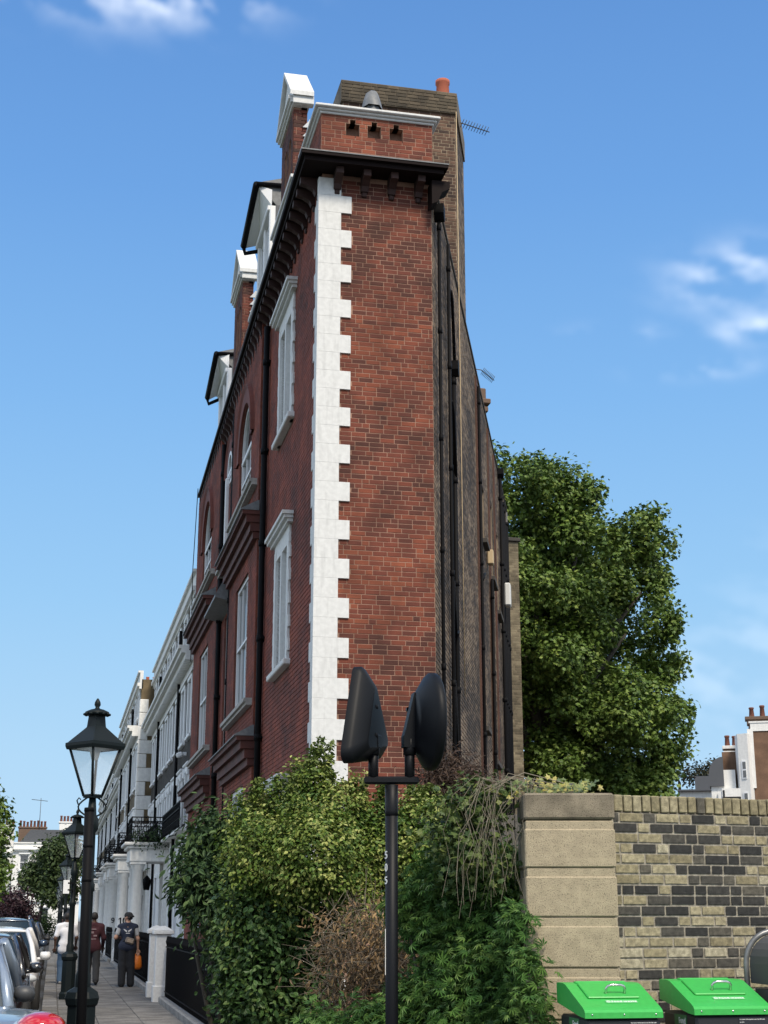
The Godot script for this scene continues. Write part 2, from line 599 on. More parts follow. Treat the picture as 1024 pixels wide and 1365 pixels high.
# ------------------------------------------------------------------ the thin house
func thin_house() -> void:
	var H = thing("thin_house", "tall narrow wedge of a red brick house with white corner quoins", "house", Vector3(3.55, 0, -20.72))
	var o = H.position
	var xf := Transform3D(Basis(), -o)       # parts are laid out in world metres
	var white = M("stucco_white", 0.67, 0.675, 0.665, 0.7, {"tex": grain("stucco_fine", 0.03, 5, 0.95, 1.0), "scale": 0.6, "tex2": grain("streak_fine", 0.02, 6, 0.95, 1.0, 0, 512, 0.1, 0.45), "scale2": Vector3(0.9, 0.12, 0.9)})
	var grit = {"tex": grain("brickgrit", 0.07, 4, 0.80, 1.0), "scale": 2.2, "tex2": grain("soot", 0.012, 5, 0.78, 1.0), "scale2": 0.21}
	var gm = grit.duplicate(); gm.vc = true
	var brickv = M("brick_tinted", 1, 1, 1, 0.88, gm)
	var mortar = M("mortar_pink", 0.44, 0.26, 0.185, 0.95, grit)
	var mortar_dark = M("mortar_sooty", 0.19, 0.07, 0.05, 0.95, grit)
	var dark_timber = M("eaves_black_red", 0.010, 0.006, 0.006, 0.75, {"spec": 0.25})
	var red_mould = M("moulded_brick_red", 0.19, 0.042, 0.026, 0.8, grit)
	var lead = M("lead_grey", 0.17, 0.18, 0.19, 0.55, {"tex": grain("stucco", 0.02, 5, 0.86, 1.0), "scale": 0.8})
	var black = M("black_iron", 0.006, 0.006, 0.007, 0.6, {"spec": 0.2})
	var slate = M("slate_grey", 0.07, 0.075, 0.085, 0.6)
	# palette of the red bricks, dark to bright
	var reds = [Color(0.115, 0.034, 0.022), Color(0.175, 0.045, 0.027), Color(0.215, 0.053, 0.029), Color(0.255, 0.064, 0.032), Color(0.32, 0.085, 0.040)]
	var lifted_face_reds = [Color(0.16, 0.040, 0.025), Color(0.235, 0.052, 0.030), Color(0.285, 0.062, 0.033), Color(0.33, 0.074, 0.037)]  # street side reds brightened: light painted into the shaded bricks
	var rm = []
	for i in 9:
		var q = i / 8.0 * 4.0
		var c: Color = reds[int(q)].lerp(reds[mini(int(q) + 1, 4)], q - int(q))
		rm.append(M("red_brick_%d" % i, c.r, c.g, c.b, 0.88, grit))
	var browns = [Color(0.048, 0.033, 0.024), Color(0.115, 0.08, 0.055), Color(0.195, 0.138, 0.093), Color(0.33, 0.245, 0.165)]

	var top = 13.2
	var RU := Vector3(0.3497, 0, -0.9369)
	var RN := Vector3(0.9369, 0, 0.3497)
	var RO := Vector3(5.36, 0, -20.72)
	# --- front: 1.8 m of brick
	var f := MB.new()
	wall_panel(f, Vector3(3.55, 0, -20.72), Vector3.RIGHT, Vector3(0, 0, 1), 1.81, 0, top, [], 0.1)
	var front = part(H, "front_wall", f, mortar, xf)
	var fo = Vector3(3.55, 0, -20.72) - o
	# quoins on the corner, alternately long and short on each face
	var qn := [MB.new(), MB.new()]
	for k in 2:
		var fw = [0.31, 0.48][k]; var sw = [0.36, 0.5][k]
		qn[k].cbox(Vector3(fw * 0.5 - 0.03, 0.15, -0.03), Vector3(fw + 0.06, 0.2995, 0.12), 0.0025)
		qn[k].cbox(Vector3(0.03, 0.15, -sw * 0.5 - 0.03), Vector3(0.1195, 0.2995, sw - 0.06), 0.0025)
	var qm = [qn[0].done(), qn[1].done()]
	var qholes = []
	for i in 44:
		var y = 13.12 - 0.3 * (i + 1)
		if y < -0.05: break
		part(H, "quoin_block", qm[i % 2], white, Transform3D(Basis(), Vector3(fo.x, y, fo.z)))
		qholes.append({"u0": -0.1, "u1": [0.31, 0.48][i % 2] + 0.004, "y0": y, "y1": y + 0.3})
	brick_wall(H, fo, Vector3.RIGHT, Vector3(0, 0, 1), 1.81, 2.62, 13.18, {"cols": reds, "mats": rm, "mat": brickv, "holes": qholes, "single": 300, "from": 3.45, "heads": 0.5, "proud": 0.004, "joint": 0.0105, "called": "front_brickwork", "freq": 0.25, "spread": 0.45, "top_dark": 0.3, "top_dark_from": 10.0})  # brick tones run darker towards the top of the wall
	# --- street facade in five bays, the two window bays standing 12 cm forward; u runs towards the camera
	var bays = [[-40.2, -34.3, 3.43], [-34.3, -31.5, 3.55], [-31.5, -26.85, 3.43], [-26.85, -20.72, 3.55]]
	var FN := Vector3(-1, 0, 0)
	var FU := Vector3(0, 0, 1)
	var fac := MB.new()
	# each opening: bay, z centre, width, sill, head, arch
	var wins = [[2, -29.15, 2.0, 10.0, 11.2, true], [2, -29.15, 2.1, 5.7, 8.35, false], [2, -29.15, 2.1, 1.4, 4.1, false], [1, -32.95, 0.95, 11.55, 11.9, true], [1, -32.95, 0.9, 5.0, 8.4, false], [1, -32.95, 1.0, 0.3, 2.9, false],
		[0, -37.2, 2.2, 10.0, 11.2, true], [0, -37.2, 2.2, 5.7, 8.35, false], [0, -37.2, 2.2, 1.4, 4.1, false],
		[3, -24.15, 1.3, 10.05, 12.0, false], [3, -24.15, 1.3, 5.78, 7.75, false], [3, -24.15, 1.3, 1.4, 3.4, false]]
	for bi in bays.size():
		var b = bays[bi]
		var L = b[1] - b[0]
		var O := Vector3(b[2], 0, b[0])
		var holes = []
		for w in wins:
			if w[0] == bi:
				var hh = {"u0": w[1] - w[2] * 0.5 - b[0], "u1": w[1] + w[2] * 0.5 - b[0], "y0": w[3], "y1": w[4], "arch": w[5]}
				holes.append(hh)
		wall_panel(fac, O, FU, FN, L, 0, top, holes, 0.22)
		var bh = holes.duplicate()
		if bi == 3:
			for i in qholes.size():
				bh.append({"u0": L - [0.37, 0.51][i % 2], "u1": L + 0.1, "y0": qholes[i].y0, "y1": qholes[i].y1})
			for h in holes: bh.append({"u0": h.u0 - 0.2, "u1": h.u1 + 0.2, "y0": h.y0 - 0.2, "y1": h.y1 + 0.35})
		var ro = {"cols": lifted_face_reds, "mat": brickv, "holes": bh, "heads": 0.5, "proud": 0.008, "called": "facade_brickwork", "spread": 0.3}
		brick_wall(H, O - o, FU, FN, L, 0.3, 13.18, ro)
		if bi in [0, 2]:
			fac.quad(Vector3(3.43, 0, b[1]), Vector3(3.56, 0, b[1]), Vector3(3.56, top, b[1]), Vector3(3.43, top, b[1]), Vector3(0, 0, 1))
			brick_wall(H, Vector3(3.43, 0, b[1]) - o, Vector3.RIGHT, Vector3(0, 0, 1), 0.12, 0.3, 13.18, {"cols": reds, "mat": brickv, "flemish": false, "str": 0.12, "called": "bay_return_brickwork", "spread": 0.3})
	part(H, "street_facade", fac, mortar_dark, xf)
	var back := MB.new()
	back.box(Vector3(8.1, 6.7, -40.25), Vector3(9.1, 13.4, 0.2))
	back.prism([Vector2(3.8, 20.95), Vector2(5.2, 20.95), Vector2(12.3, 40.1), Vector2(3.8, 40.1)], Vector3(0, 12.9, 0), Vector3.RIGHT, Vector3(0, 0, -1), Vector3(0, 0.3, 0))
	part(H, "flat_roof", back, lead, xf)
	# windows set in their openings
	for w in wins:
		var x = bays[w[0]][2]
		if w[0] == 3: continue
		var n = 3 if w[2] > 1.5 else 1
		var at = Vector3(x + (-0.02 if w[2] < 0.96 and w[5] else 0.07), w[3], w[1]) - o
		window(H, at, FU, FN, w[2], w[4] - w[3], {"cols": n, "arch": w[5], "bar": 0.09})
		if w[5] and w[2] > 1.5:
			var tr := MB.new()
			tr.cbox(Vector3(x + 0.1, w[4] - 0.04, w[1]), Vector3(0.14, 0.1, w[2]), 0.015)
			part(H, "transom", tr, M("white_paint", 0.74, 0.75, 0.76, 0.5), xf)
		# label arch of moulded brick
		if w[5]:
			var ar := MB.new()
			var rr = w[2] * 0.5
			for k in 20:
				var a0 = PI * k / 20; var a1 = PI * (k + 1) / 20
				var ring = []
				for a in [a0, a1]:
					var d := Vector3(0, sin(a), cos(a)); var c := Vector3(x, w[4], w[1])
					ring.append([c + d * rr + Vector3(-0.05, 0, 0), c + d * (rr + 0.3) + Vector3(-0.05, 0, 0), c + d * (rr + 0.38) + Vector3(-0.09, 0, 0), c + d * (rr + 0.42) + Vector3(0.03, 0, 0), c + d * rr + Vector3(0.03, 0, 0)])
				ar.loft(ring, false)
			part(H, "window_arch", ar, red_mould, xf)
	# sills, aprons and stepped hood cornices of the two bays
	var cap := MB.new()
	var sill_stone = M("sill_stone", 0.42, 0.40, 0.37, 0.8, {"tex": grain("stucco", 0.02, 5, 0.86, 1.0), "scale": 0.6})
	var hood_red = M("hood_dark_red", 0.11, 0.027, 0.019, 0.75, grit)
	for b in [[-31.45, -26.8], [-39.9, -34.6]]:
		var L = b[1] - b[0]
		var O := Vector3(3.43, 0, b[0])
		for y in [9.92, 5.6]:
			var sill_m := MB.new(); var hood := MB.new()
			moulding(sill_m, O + FU * 0.35, FU, FN, L - 0.6, [[y - 0.1, y - 0.04, 0.12], [y - 0.04, y + 0.03, 0.17]])
			moulding(hood, O, FU, FN, L, [[y - 1.25, y - 1.12, 0.1], [y - 1.12, y - 0.95, 0.16, 0.03], [y - 0.95, y - 0.8, 0.24, 0.06], [y - 0.8, y - 0.72, 0.32, 0.09]])
			cap.prism([Vector2(0, 0), Vector2(0.36, 0), Vector2(0.36, 0.02), Vector2(0.03, 0.2), Vector2(0, 0.2)], O + UPV * (y - 0.718) - FU * 0.1, FN, UPV, FU * (L + 0.2))
			part(H, "window_sill", sill_m, sill_stone, xf)
			part(H, "hood_cornice", hood, hood_red, xf)
	var sill_m := MB.new()
	moulding(sill_m, Vector3(3.55, 0, -34.1), FU, FN, 2.4, [[9.5, 9.58, 0.14], [9.58, 9.66, 0.2]])
	part(H, "window_sill", sill_m, sill_stone, xf)
	# sloping lead cap over the narrow bay
	cap.prism([Vector2(0, 0), Vector2(0.42, 0.1), Vector2(0.42, 0.16), Vector2(0.1, 0.75), Vector2(0, 0.75)], Vector3(3.55, 8.45, -34.2), FN, UPV, FU * 2.5)
	part(H, "lead_cap", cap, lead, xf)
	var lobby := MB.new()
	lobby.cbox(Vector3(3.46, 10.7, -32.95), Vector3(0.1, 2.0, 0.1), 0.02)
	part(H, "white_mullion", lobby, M("white_paint", 0.74, 0.75, 0.76, 0.5), xf)
	# blind two light windows in painted surrounds
	for yy in [[10.05, 12.0], [5.78, 7.75], [1.4, 3.4]]:
		var s := MB.new()
		var zc = -24.15
		var hgt = yy[1] - yy[0]
		for sg in [-1, 1]:
			s.box(Vector3(3.55, (yy[0] + yy[1]) * 0.5, zc + sg * 0.74), Vector3(0.1, hgt + 0.3, 0.18))
			for k in 5: s.box(Vector3(3.552, yy[0] + hgt * (k * 0.2 + 0.1), zc + sg * 0.86), Vector3(0.09, hgt * 0.1, 0.1))
			s.box(Vector3(3.6, (yy[0] + yy[1]) * 0.5 - 0.05, zc + sg * 0.34), Vector3(0.1, hgt - 0.1, 0.03))
		s.box(Vector3(3.56, yy[1] + 0.13, zc), Vector3(0.1, 0.3, 1.7))
		s.box(Vector3(3.58, (yy[0] + yy[1]) * 0.5, zc), Vector3(0.16, hgt, 0.13))
		var sp = part(H, "window_surround", s, white, xf)
		var hd := MB.new()
		moulding(hd, Vector3(3.52, 0, zc - 1.02), FU, FN, 2.04, [[yy[1] + 0.28, yy[1] + 0.34, 0.07], [yy[1] + 0.34, yy[1] + 0.40, 0.13, 0.03], [yy[1] + 0.40, yy[1] + 0.46, 0.17, 0.06]])
		part(sp, "hood_moulding", hd, white)
		var sl := MB.new()
		sl.cbox(Vector3(3.52, yy[0] - 0.1, zc), Vector3(0.2, 0.1, 1.95), 0.015)
		part(sp, "sill", sl, white)
		var bl := MB.new()
		bl.box(Vector3(3.76, (yy[0] + yy[1]) * 0.5, zc), Vector3(0.04, hgt, 1.32))
		part(sp, "blind_panel", bl, white)
	# --- rear wall, brown stock brick
	var rear_wins = [{"u0": 12.9, "u1": 13.9, "y0": 9.6, "y1": 11.6, "arch": false}, {"u0": 12.9, "u1": 14.1, "y0": 5.2, "y1": 8.3, "arch": true}, {"u0": 15.0, "u1": 16.0, "y0": 9.2, "y1": 11.4, "arch": false}, {"u0": 10.4, "u1": 11.0, "y0": 9.9, "y1": 11.2, "arch": false}, {"u0": 9.8, "u1": 10.5, "y0": 5.6, "y1": 7.0, "arch": false}]
	var rw := MB.new()
	wall_panel(rw, RO, RU, RN, 20.8, 0, 13.42, rear_wins, 0.2)
	part(H, "rear_wall", rw, M("mortar_brown", 0.30, 0.235, 0.165, 0.95, grit), xf)
	brick_wall(H, RO - o, RU, RN, 20.8, 0.3, 13.4, {"cols": browns, "mat": brickv, "holes": rear_wins, "proud": 0.008, "joint": 0.014, "called": "rear_brickwork", "spread": 0.45})
	var RB := Basis(RU, UPV, RN)
	for h in rear_wins:
		var c = RO + RU * (h.u0 + h.u1) * 0.5 + UPV * h.y0 - RN * 0.14 - o
		window(H, c, RU, RN, h.u1 - h.u0, h.y1 - h.y0, {"rows": 4, "cols": 2, "arch": h.arch})
		var sl := MB.new()
		sl.cbox(RO + RU * (h.u0 + h.u1) * 0.5 + UPV * (h.y0 - 0.06) + RN * 0.04, Vector3(h.u1 - h.u0 + 0.25, 0.11, 0.16), 0.01, RB)
		part(H, "rear_sill", sl, M("sooty_stone", 0.05, 0.045, 0.04, 0.9), xf)
	var rc := MB.new()
	rc.cbox(RO + RU * 10.4 + UPV * 13.46 - RN * 0.05, Vector3(20.9, 0.07, 0.16), 0.015, RB)
	part(H, "rear_coping", rc, M("sooty_stone", 0.05, 0.045, 0.04, 0.9), xf)
	# brick pier strips on the rear wall
	for u in [8.9, 12.5, 14.6]:
		var ps := MB.new()
		ps.box(RO + RU * u + UPV * 6.6 + RN * 0.01, Vector3(0.34, 13.2, 0.06), RB)
		part(H, "rear_pilaster", ps, M("pilaster_red_brown", 0.13, 0.07, 0.05, 0.95, grit), xf)
		brick_wall(H, RO + RU * (u - 0.17) + RN * 0.04 - o, RU, RN, 0.34, 0.3, 13.2, {"cols": [Color(0.10, 0.035, 0.025), Color(0.15, 0.055, 0.035)], "mat": brickv, "called": "pilaster_brickwork", "heads": 0.6})
	# soil pipes and rainwater pipes
	for q in [[0.4, 0.03, 0.4, 12.75], [2.0, 0.032, 0.4, 13.1], [2.75, 0.042, 0.4, 10.9], [8.9, 0.035, 0.4, 13.0], [12.3, 0.035, 0.4, 9.4], [16.6, 0.05, 0.4, 13.2], [17.2, 0.05, 0.4, 12.6], [17.9, 0.05, 0.4, 12.9], [18.6, 0.055, 0.4, 12.4], [19.3, 0.05, 0.4, 12.6]]:
		var c: Vector3 = RO + RU * q[0] + RN * 0.08
		var tb := MB.new(true)
		tb.tube([c + UPV * q[2], c + UPV * q[3]], q[1], q[1], 8)
		var y = q[2] + 1.2
		while y < q[3]:
			tb.tube([c + UPV * y, c + UPV * (y + 0.1)], q[1] * 1.3, q[1] * 1.3, 8)
			y += 1.83
		var pp = part(H, "drain_pipe", tb, black, xf)
		if q[0] in [0.4, 2.75, 16.6]:
			var hp := MB.new()
			hp.prism([Vector2(-0.12, 0.26), Vector2(0.12, 0.26), Vector2(0.12, 0.1), Vector2(0.05, 0), Vector2(-0.05, 0), Vector2(-0.12, 0.1)], c + UPV * q[3] - RN * 0.075, RU, UPV, RN * 0.17)
			part(pp, "hopper_head", hp, black)
	for q in [[2.0, 7.0, 2.75, 6.3], [2.0, 5.3, 2.7, 4.2], [2.75, 9.0, 2.1, 10.2], [2.75, 11.2, 2.2, 12.3], [8.9, 8.6, 9.6, 8.9]]:
		var tb := MB.new(true)
		var c: Vector3 = RO + RN * 0.1
		tb.tube([c + RU * q[0] + UPV * q[1], c + RU * (q[0] * 0.5 + q[2] * 0.5) + UPV * (q[3] - 0.1), c + RU * q[2] + UPV * q[3]], 0.03, 0.03, 8)
		part(H, "branch_pipe", tb, black, xf)
	var wire := MB.new(true)
	wire.tube([RO + RU * 4.6 + RN * 0.04 + UPV * 17.3, RO + RU * 4.62 + RN * 0.04 + UPV * 9.0, RO + RU * 4.75 + RN * 0.03 + UPV * 5.5], 0.008, 0.008, 6)
	part(H, "pale_cable", wire, M("tan_plastic", 0.45, 0.34, 0.2, 0.6), xf)
	var bx := MB.new()
	bx.cbox(RO + RU * 16.9 + UPV * 10.0 + RN * 0.2, Vector3(0.4, 0.62, 0.16), 0.03, RB)
	part(H, "wall_box", bx, M("white_plastic", 0.6, 0.6, 0.58, 0.5), xf, "white equipment box on the rear wall")
	var bx2 := MB.new()
	bx2.cbox(RO + RU * 11.6 + UPV * 9.75 + RN * 0.1, Vector3(0.24, 0.34, 0.14), 0.02, RB)
	part(H, "wall_box", bx2, M("tan_plastic", 0.45, 0.34, 0.2, 0.6), xf, "tan box on the rear wall")
	# --- eaves: thin lead covered slab on brackets, along the street side and round the front
	var ev := MB.new()
	ev.prism([Vector2(3.14, 20.25), Vector2(5.53, 20.25), Vector2(5.53, 20.9), Vector2(3.8, 20.9), Vector2(3.8, 40.2), Vector2(3.38, 40.2)], Vector3(0, 13.28, 0), Vector3.RIGHT, Vector3(0, 0, -1), Vector3(0, 0.05, 0))
	ev.prism([Vector2(3.2, 20.32), Vector2(5.47, 20.32), Vector2(5.47, 20.9), Vector2(3.8, 20.9), Vector2(3.8, 40.2), Vector2(3.43, 40.2)], Vector3(0, 13.2, 0), Vector3.RIGHT, Vector3(0, 0, -1), Vector3(0, 0.078, 0))
	var evp = part(H, "eaves_slab", ev, dark_timber, xf)
	var el := MB.new()
	el.prism([Vector2(3.13, 20.24), Vector2(5.54, 20.24), Vector2(5.54, 20.95), Vector2(3.8, 20.95), Vector2(3.8, 40.2), Vector2(3.37, 40.2)], Vector3(0, 13.333, 0), Vector3.RIGHT, Vector3(0, 0, -1), Vector3(0, 0.02, 0))
	part(evp, "lead_flashing", el, lead)
	# end of the eaves at the rear corner: a curved black bracket
	var eb := MB.new()
	eb.prism([Vector2(0, 0.42), Vector2(0.3, 0.42), Vector2(0.3, 0.3), Vector2(0.17, 0.22), Vector2(0.1, 0.05), Vector2(0, 0)], Vector3(5.3, 12.72, -20.74), Vector3.RIGHT, UPV, Vector3(0, 0, 0.3))
	part(H, "eaves_bracket", eb, dark_timber, xf)
	var brp := [Vector2(0, 0.1), Vector2(0.07, 0.1), Vector2(0.1, 0.18), Vector2(0.2, 0.24), Vector2(0.3, 0.27), Vector2(0.3, 0.38), Vector2(0, 0.38)]
	var bk := MB.new()
	bk.prism(brp, Vector3(-0.06, 0, 0), Vector3(0, 0, 1), UPV, Vector3(0.12, 0, 0))
	bk.cbox(Vector3(0, 0.07, 0.02), Vector3(0.085, 0.1, 0.05), 0.012)
	var bmesh := bk.done()
	var bmat = M("bracket_dark_red", 0.05, 0.018, 0.014, 0.75, grit)
	for k in 4: part(H, "eaves_bracket", bmesh, bmat, Transform3D(Basis(), Vector3(3.79 + k * 0.447, 12.82, -20.72) - o))
	for k in 48:
		var z = -20.95 - k * 0.4
		var x = 3.43 if (z > -31.5 and z < -26.85) or z < -34.3 else 3.55
		var sc = clampf(1.0 - (x - 3.43) * 0.0, 0.7, 1.0) * ((x - (3.22 + (-z - 20.3) * 0.0112)) / 0.3)
		part(H, "eaves_bracket", bmesh, bmat, Transform3D(Basis(Vector3(0, 0, 1), UPV, Vector3(-1, 0, 0) * maxf(sc, 0.1)), Vector3(x, 12.82, z) - o))
	# --- front parapet with three stepped niches
	var pb := MB.new()
	var niches = []
	for c in [0.52, 0.88, 1.25]:
		niches.append({"u0": c - 0.112, "u1": c + 0.112, "y0": 13.92, "y1": 14.17})
		niches.append({"u0": c - 0.045, "u1": c + 0.045, "y0": 14.17, "y1": 14.245})
	wall_panel(pb, Vector3(3.53, 0, -20.74), Vector3.RIGHT, Vector3(0, 0, 1), 1.86, 13.353, 14.33, niches, 0.16)
	pb.box(Vector3(4.46, 13.84, -21.0), Vector3(1.86, 0.96, 0.2))
	pb.quad(Vector3(3.53, 13.353, -20.74), Vector3(3.53, 13.353, -22.4), Vector3(3.53, 14.33, -22.4), Vector3(3.53, 14.33, -20.74), Vector3(-1, 0, 0))
	pb.quad(Vector3(5.39, 13.353, -20.74), Vector3(5.39, 13.353, -21.1), Vector3(5.39, 14.33, -21.1), Vector3(5.39, 14.33, -20.74), Vector3(1, 0, 0))
	pb.box(Vector3(3.7, 13.95, -21.7), Vector3(0.3, 0.79, 1.4))
	part(H, "front_parapet", pb, mortar, xf)
	var brights = [Color(0.13, 0.035, 0.022), Color(0.21, 0.05, 0.028), Color(0.27, 0.068, 0.035), Color(0.31, 0.085, 0.042)]
	brick_wall(H, Vector3(3.53, 0, -20.74) - o, Vector3.RIGHT, Vector3(0, 0, 1), 1.86, 13.355, 14.33, {"cols": brights, "mat": brickv, "holes": niches, "called": "parapet_brickwork", "heads": 0.5, "joint": 0.011, "proud": 0.004})
	brick_wall(H, Vector3(3.53, 0, -22.4) - o, FU, FN, 1.66, 13.355, 14.33, {"cols": brights, "mat": brickv, "called": "parapet_brickwork"})
	var pm := MB.new()
	for s in [[14.30, 14.34, 0.03], [14.34, 14.38, 0.07], [14.38, 14.43, 0.12]]:
		pm.cbox(Vector3(4.46, (s[0] + s[1]) * 0.5, -20.74 - 0.2 + s[2] * 0.5), Vector3(1.86 + s[2] * 2.0, s[1] - s[0], 0.4 + s[2]), 0.012)
		pm.cbox(Vector3(3.53 + 0.2 - s[2] * 0.5, (s[0] + s[1]) * 0.5 - 0.001, -21.77), Vector3(0.4 + s[2], s[1] - s[0], 1.3), 0.012)
	part(H, "parapet_moulding", pm, white, xf)
	var lc := MB.new(true)
	lc.lathe([Vector2(0.19, 0), Vector2(0.16, 0.14), Vector2(0.11, 0.30), Vector2(0.06, 0.34), Vector2(0, 0.34)], 6, Vector3(4.66, 15.33, -22.1))
	lc.tube([Vector3(4.66, 13.2, -22.1), Vector3(4.66, 15.35, -22.1)], 0.14, 0.14, 8)
	part(H, "lead_cowl", lc, lead, xf)
	# --- roof chimney on the rear wall, whose right side follows the wedge
	var ch := MB.new()
	var foot = [Vector2(4.74, 25.3), Vector2(7.06, 25.3), Vector2(7.72, 27.05), Vector2(4.74, 27.05)]
	ch.prism(foot, Vector3(0, 13.2, 0), Vector3.RIGHT, Vector3(0, 0, -1), Vector3(0, 4.2, 0))
	var chp = part(H, "chimney_stack", ch, M("mortar_tan", 0.40, 0.31, 0.215, 0.95, grit), xf)
	var cb = [Color(0.075, 0.042, 0.030), Color(0.12, 0.066, 0.043), Color(0.165, 0.09, 0.058), Color(0.22, 0.125, 0.08)]
	var cbm = []
	for i in 6:
		var q = i / 5.0 * 3.0
		var c: Color = cb[int(q)].lerp(cb[mini(int(q) + 1, 3)], q - int(q))
		cbm.append(M("brown_brick_%d" % i, c.r, c.g, c.b, 0.9, grit))
	var co: Vector3 = Vector3(4.74, 0, -25.3)
	brick_wall(chp, co, Vector3.RIGHT, Vector3(0, 0, 1), 2.32, 13.2, 17.4, {"cols": cb, "mats": cbm, "mat": brickv, "single": 300, "from": 14.4, "proud": 0.005, "joint": 0.014, "called": "stack_brickwork", "heads": 0.5})
	var cl = Vector3(7.06, 0, -25.3)
	brick_wall(chp, cl, RU, RN, 1.86, 13.2, 17.4, {"cols": browns, "mat": brickv, "called": "stack_brickwork", "proud": 0.008})
	var cc := MB.new()
	cc.prism([Vector2(4.69, 25.25), Vector2(7.09, 25.25), Vector2(7.77, 27.1), Vector2(4.69, 27.1)], Vector3(0, 17.401, 0), Vector3.RIGHT, Vector3(0, 0, -1), Vector3(0, 0.47, 0))
	var ccp = part(H, "chimney_head", cc, M("mortar_grey_brown", 0.24, 0.2, 0.15, 0.95, grit), xf)
	var cg = [Color(0.075, 0.06, 0.04), Color(0.12, 0.095, 0.062), Color(0.17, 0.13, 0.085)]
	brick_wall(ccp, Vector3(4.69, 0, -25.25), Vector3.RIGHT, Vector3(0, 0, 1), 2.4, 17.41, 17.87, {"cols": cg, "mat": brickv, "called": "head_brickwork", "proud": 0.012})
	var pt := MB.new(true)
	pt.lathe([Vector2(0.15, 0), Vector2(0.13, 0.35), Vector2(0.15, 0.38), Vector2(0.15, 0.45), Vector2(0.12, 0.45), Vector2(0.11, 0.2)], 14, Vector3(6.86, 17.82, -25.5))
	part(H, "chimney_pot", pt, M("terracotta", 0.36, 0.10, 0.055, 0.85), xf)
	var k3 := MB.new()
	k3.cbox(Vector3(11.98, 15.0, -40.9), Vector3(0.34, 4.1, 0.8), 0.02)
	k3.cbox(Vector3(11.98, 16.75, -40.9), Vector3(0.46, 0.16, 0.95), 0.02)
	k3.cbox(Vector3(11.98, 17.0, -40.9), Vector3(0.6, 0.16, 1.05), 0.02)
	k3.cbox(Vector3(11.95, 17.25, -40.9), Vector3(0.42, 0.4, 0.85), 0.03)
	var kp = part(H, "chimney_stack", k3, M("brown_stack", 0.13, 0.085, 0.06, 0.9), xf)
	var kt := MB.new(true)
	kt.lathe([Vector2(0.12, 0), Vector2(0.1, 0.45), Vector2(0.13, 0.5), Vector2(0.13, 0.62), Vector2(0, 0.64)], 10, Vector3(11.82, 17.43, -40.7))
	part(kp, "chimney_pot", kt, M("terracotta", 0.36, 0.10, 0.055, 0.85))
	aerial(H, Vector3(7.3, 17.62, -25.9) - o, 0.7, 0.03)
	aerial(H, Vector3(9.2, 14.2, -31.0) - o, 0.35, -0.08)
	# --- gablets over the street side
	for g in [[3.55, -23.9, -25.5, 1.0], [3.57, -31.8, -33.5, 1.0]]:
		gablet(H, xf, g[0], g[1], g[2], brickv, reds, white, mortar, lead, o)
	# low parapets with white mouldings at the feet of gablets and dormers
	for q in [[3.52, -23.2, -25.7, 14.4], [3.56, -27.0, -29.4, 14.22], [3.58, -31.4, -33.8, 13.97], [3.62, -35.3, -38.2, 13.85]]:
		var lp := MB.new()
		lp.box(Vector3(q[0] + 0.15, (13.55 + q[3]) * 0.5, (q[1] + q[2]) * 0.5), Vector3(0.3, q[3] - 13.55, q[1] - q[2]))
		var lpp = part(H, "low_parapet", lp, red_mould, xf)
		var lm := MB.new()
		for s in [[-0.08, -0.03, 0.03], [-0.03, 0.02, 0.07], [0.02, 0.09, 0.11]]:
			lm.cbox(Vector3(q[0] + 0.15 - s[2] * 0.5, q[3] + (s[0] + s[1]) * 0.5, (q[1] + q[2]) * 0.5), Vector3(0.34 + s[2], s[1] - s[0], q[1] - q[2] + s[2]), 0.008)
		part(lpp, "coping", lm, white)
	dormer(H, xf, -27.1, -29.0, 13.6, 15.9, 16.32, slate, black, white, lead)
	dormer(H, xf, -34.7, -36.7, 13.5, 15.2, 15.52, slate, black, white, lead)
	# pipes down the street side
	for q in [[-26.45, 3.47], [-31.72, 3.47], [-34.05, 3.47]]:
		var tb := MB.new(true)
		var c := Vector3(q[1], 0, q[0])
		tb.tube([c + UPV * 0.2, c + UPV * 12.9], 0.058, 0.058, 10)
		for k in 7: tb.tube([c + UPV * (1.1 + 1.83 * k), c + UPV * (1.22 + 1.83 * k)], 0.075, 0.075, 10)
		var pp = part(H, "rainwater_pipe", tb, black, xf)
		var br := MB.new()
		for k in 7: br.box(c + Vector3(0.04, 1.16 + 1.83 * k, 0), Vector3(0.1, 0.035, 0.24))
		part(pp, "pipe_bracket", br, black)
	var w2 := MB.new(true)
	w2.tube([Vector3(3.36, 13.5, -40.0), Vector3(3.30, 11.0, -40.1), Vector3(3.34, 8.5, -40.1)], 0.012, 0.012, 5)
	part(H, "loose_cable", w2, black, xf)

func aerial(parent: Node3D, at: Vector3, L: float, drop: float) -> void:
	var mb := MB.new(true)
	var m = M("aerial_grey", 0.10, 0.11, 0.12, 0.5, {"metal": 0.6})
	mb.tube([at - Vector3(0.35, -0.02, 0), at, at + Vector3(L, drop - 0.12, -0.1)], 0.012, 0.012, 5)
	mb.tube([at - Vector3(0.3, 0.5, 0), at - Vector3(0.3, -0.15, 0)], 0.016, 0.016, 5)
	for k in 10:
		var t = 0.12 + 0.088 * k
		var c = at + Vector3(L, drop - 0.12, -0.1) * t
		mb.tube([c - Vector3(0.02, 0.05, 0.09), c + Vector3(0.02, 0.05, 0.09)], 0.007, 0.008, 4)
	part(parent, "aerial", mb, m)

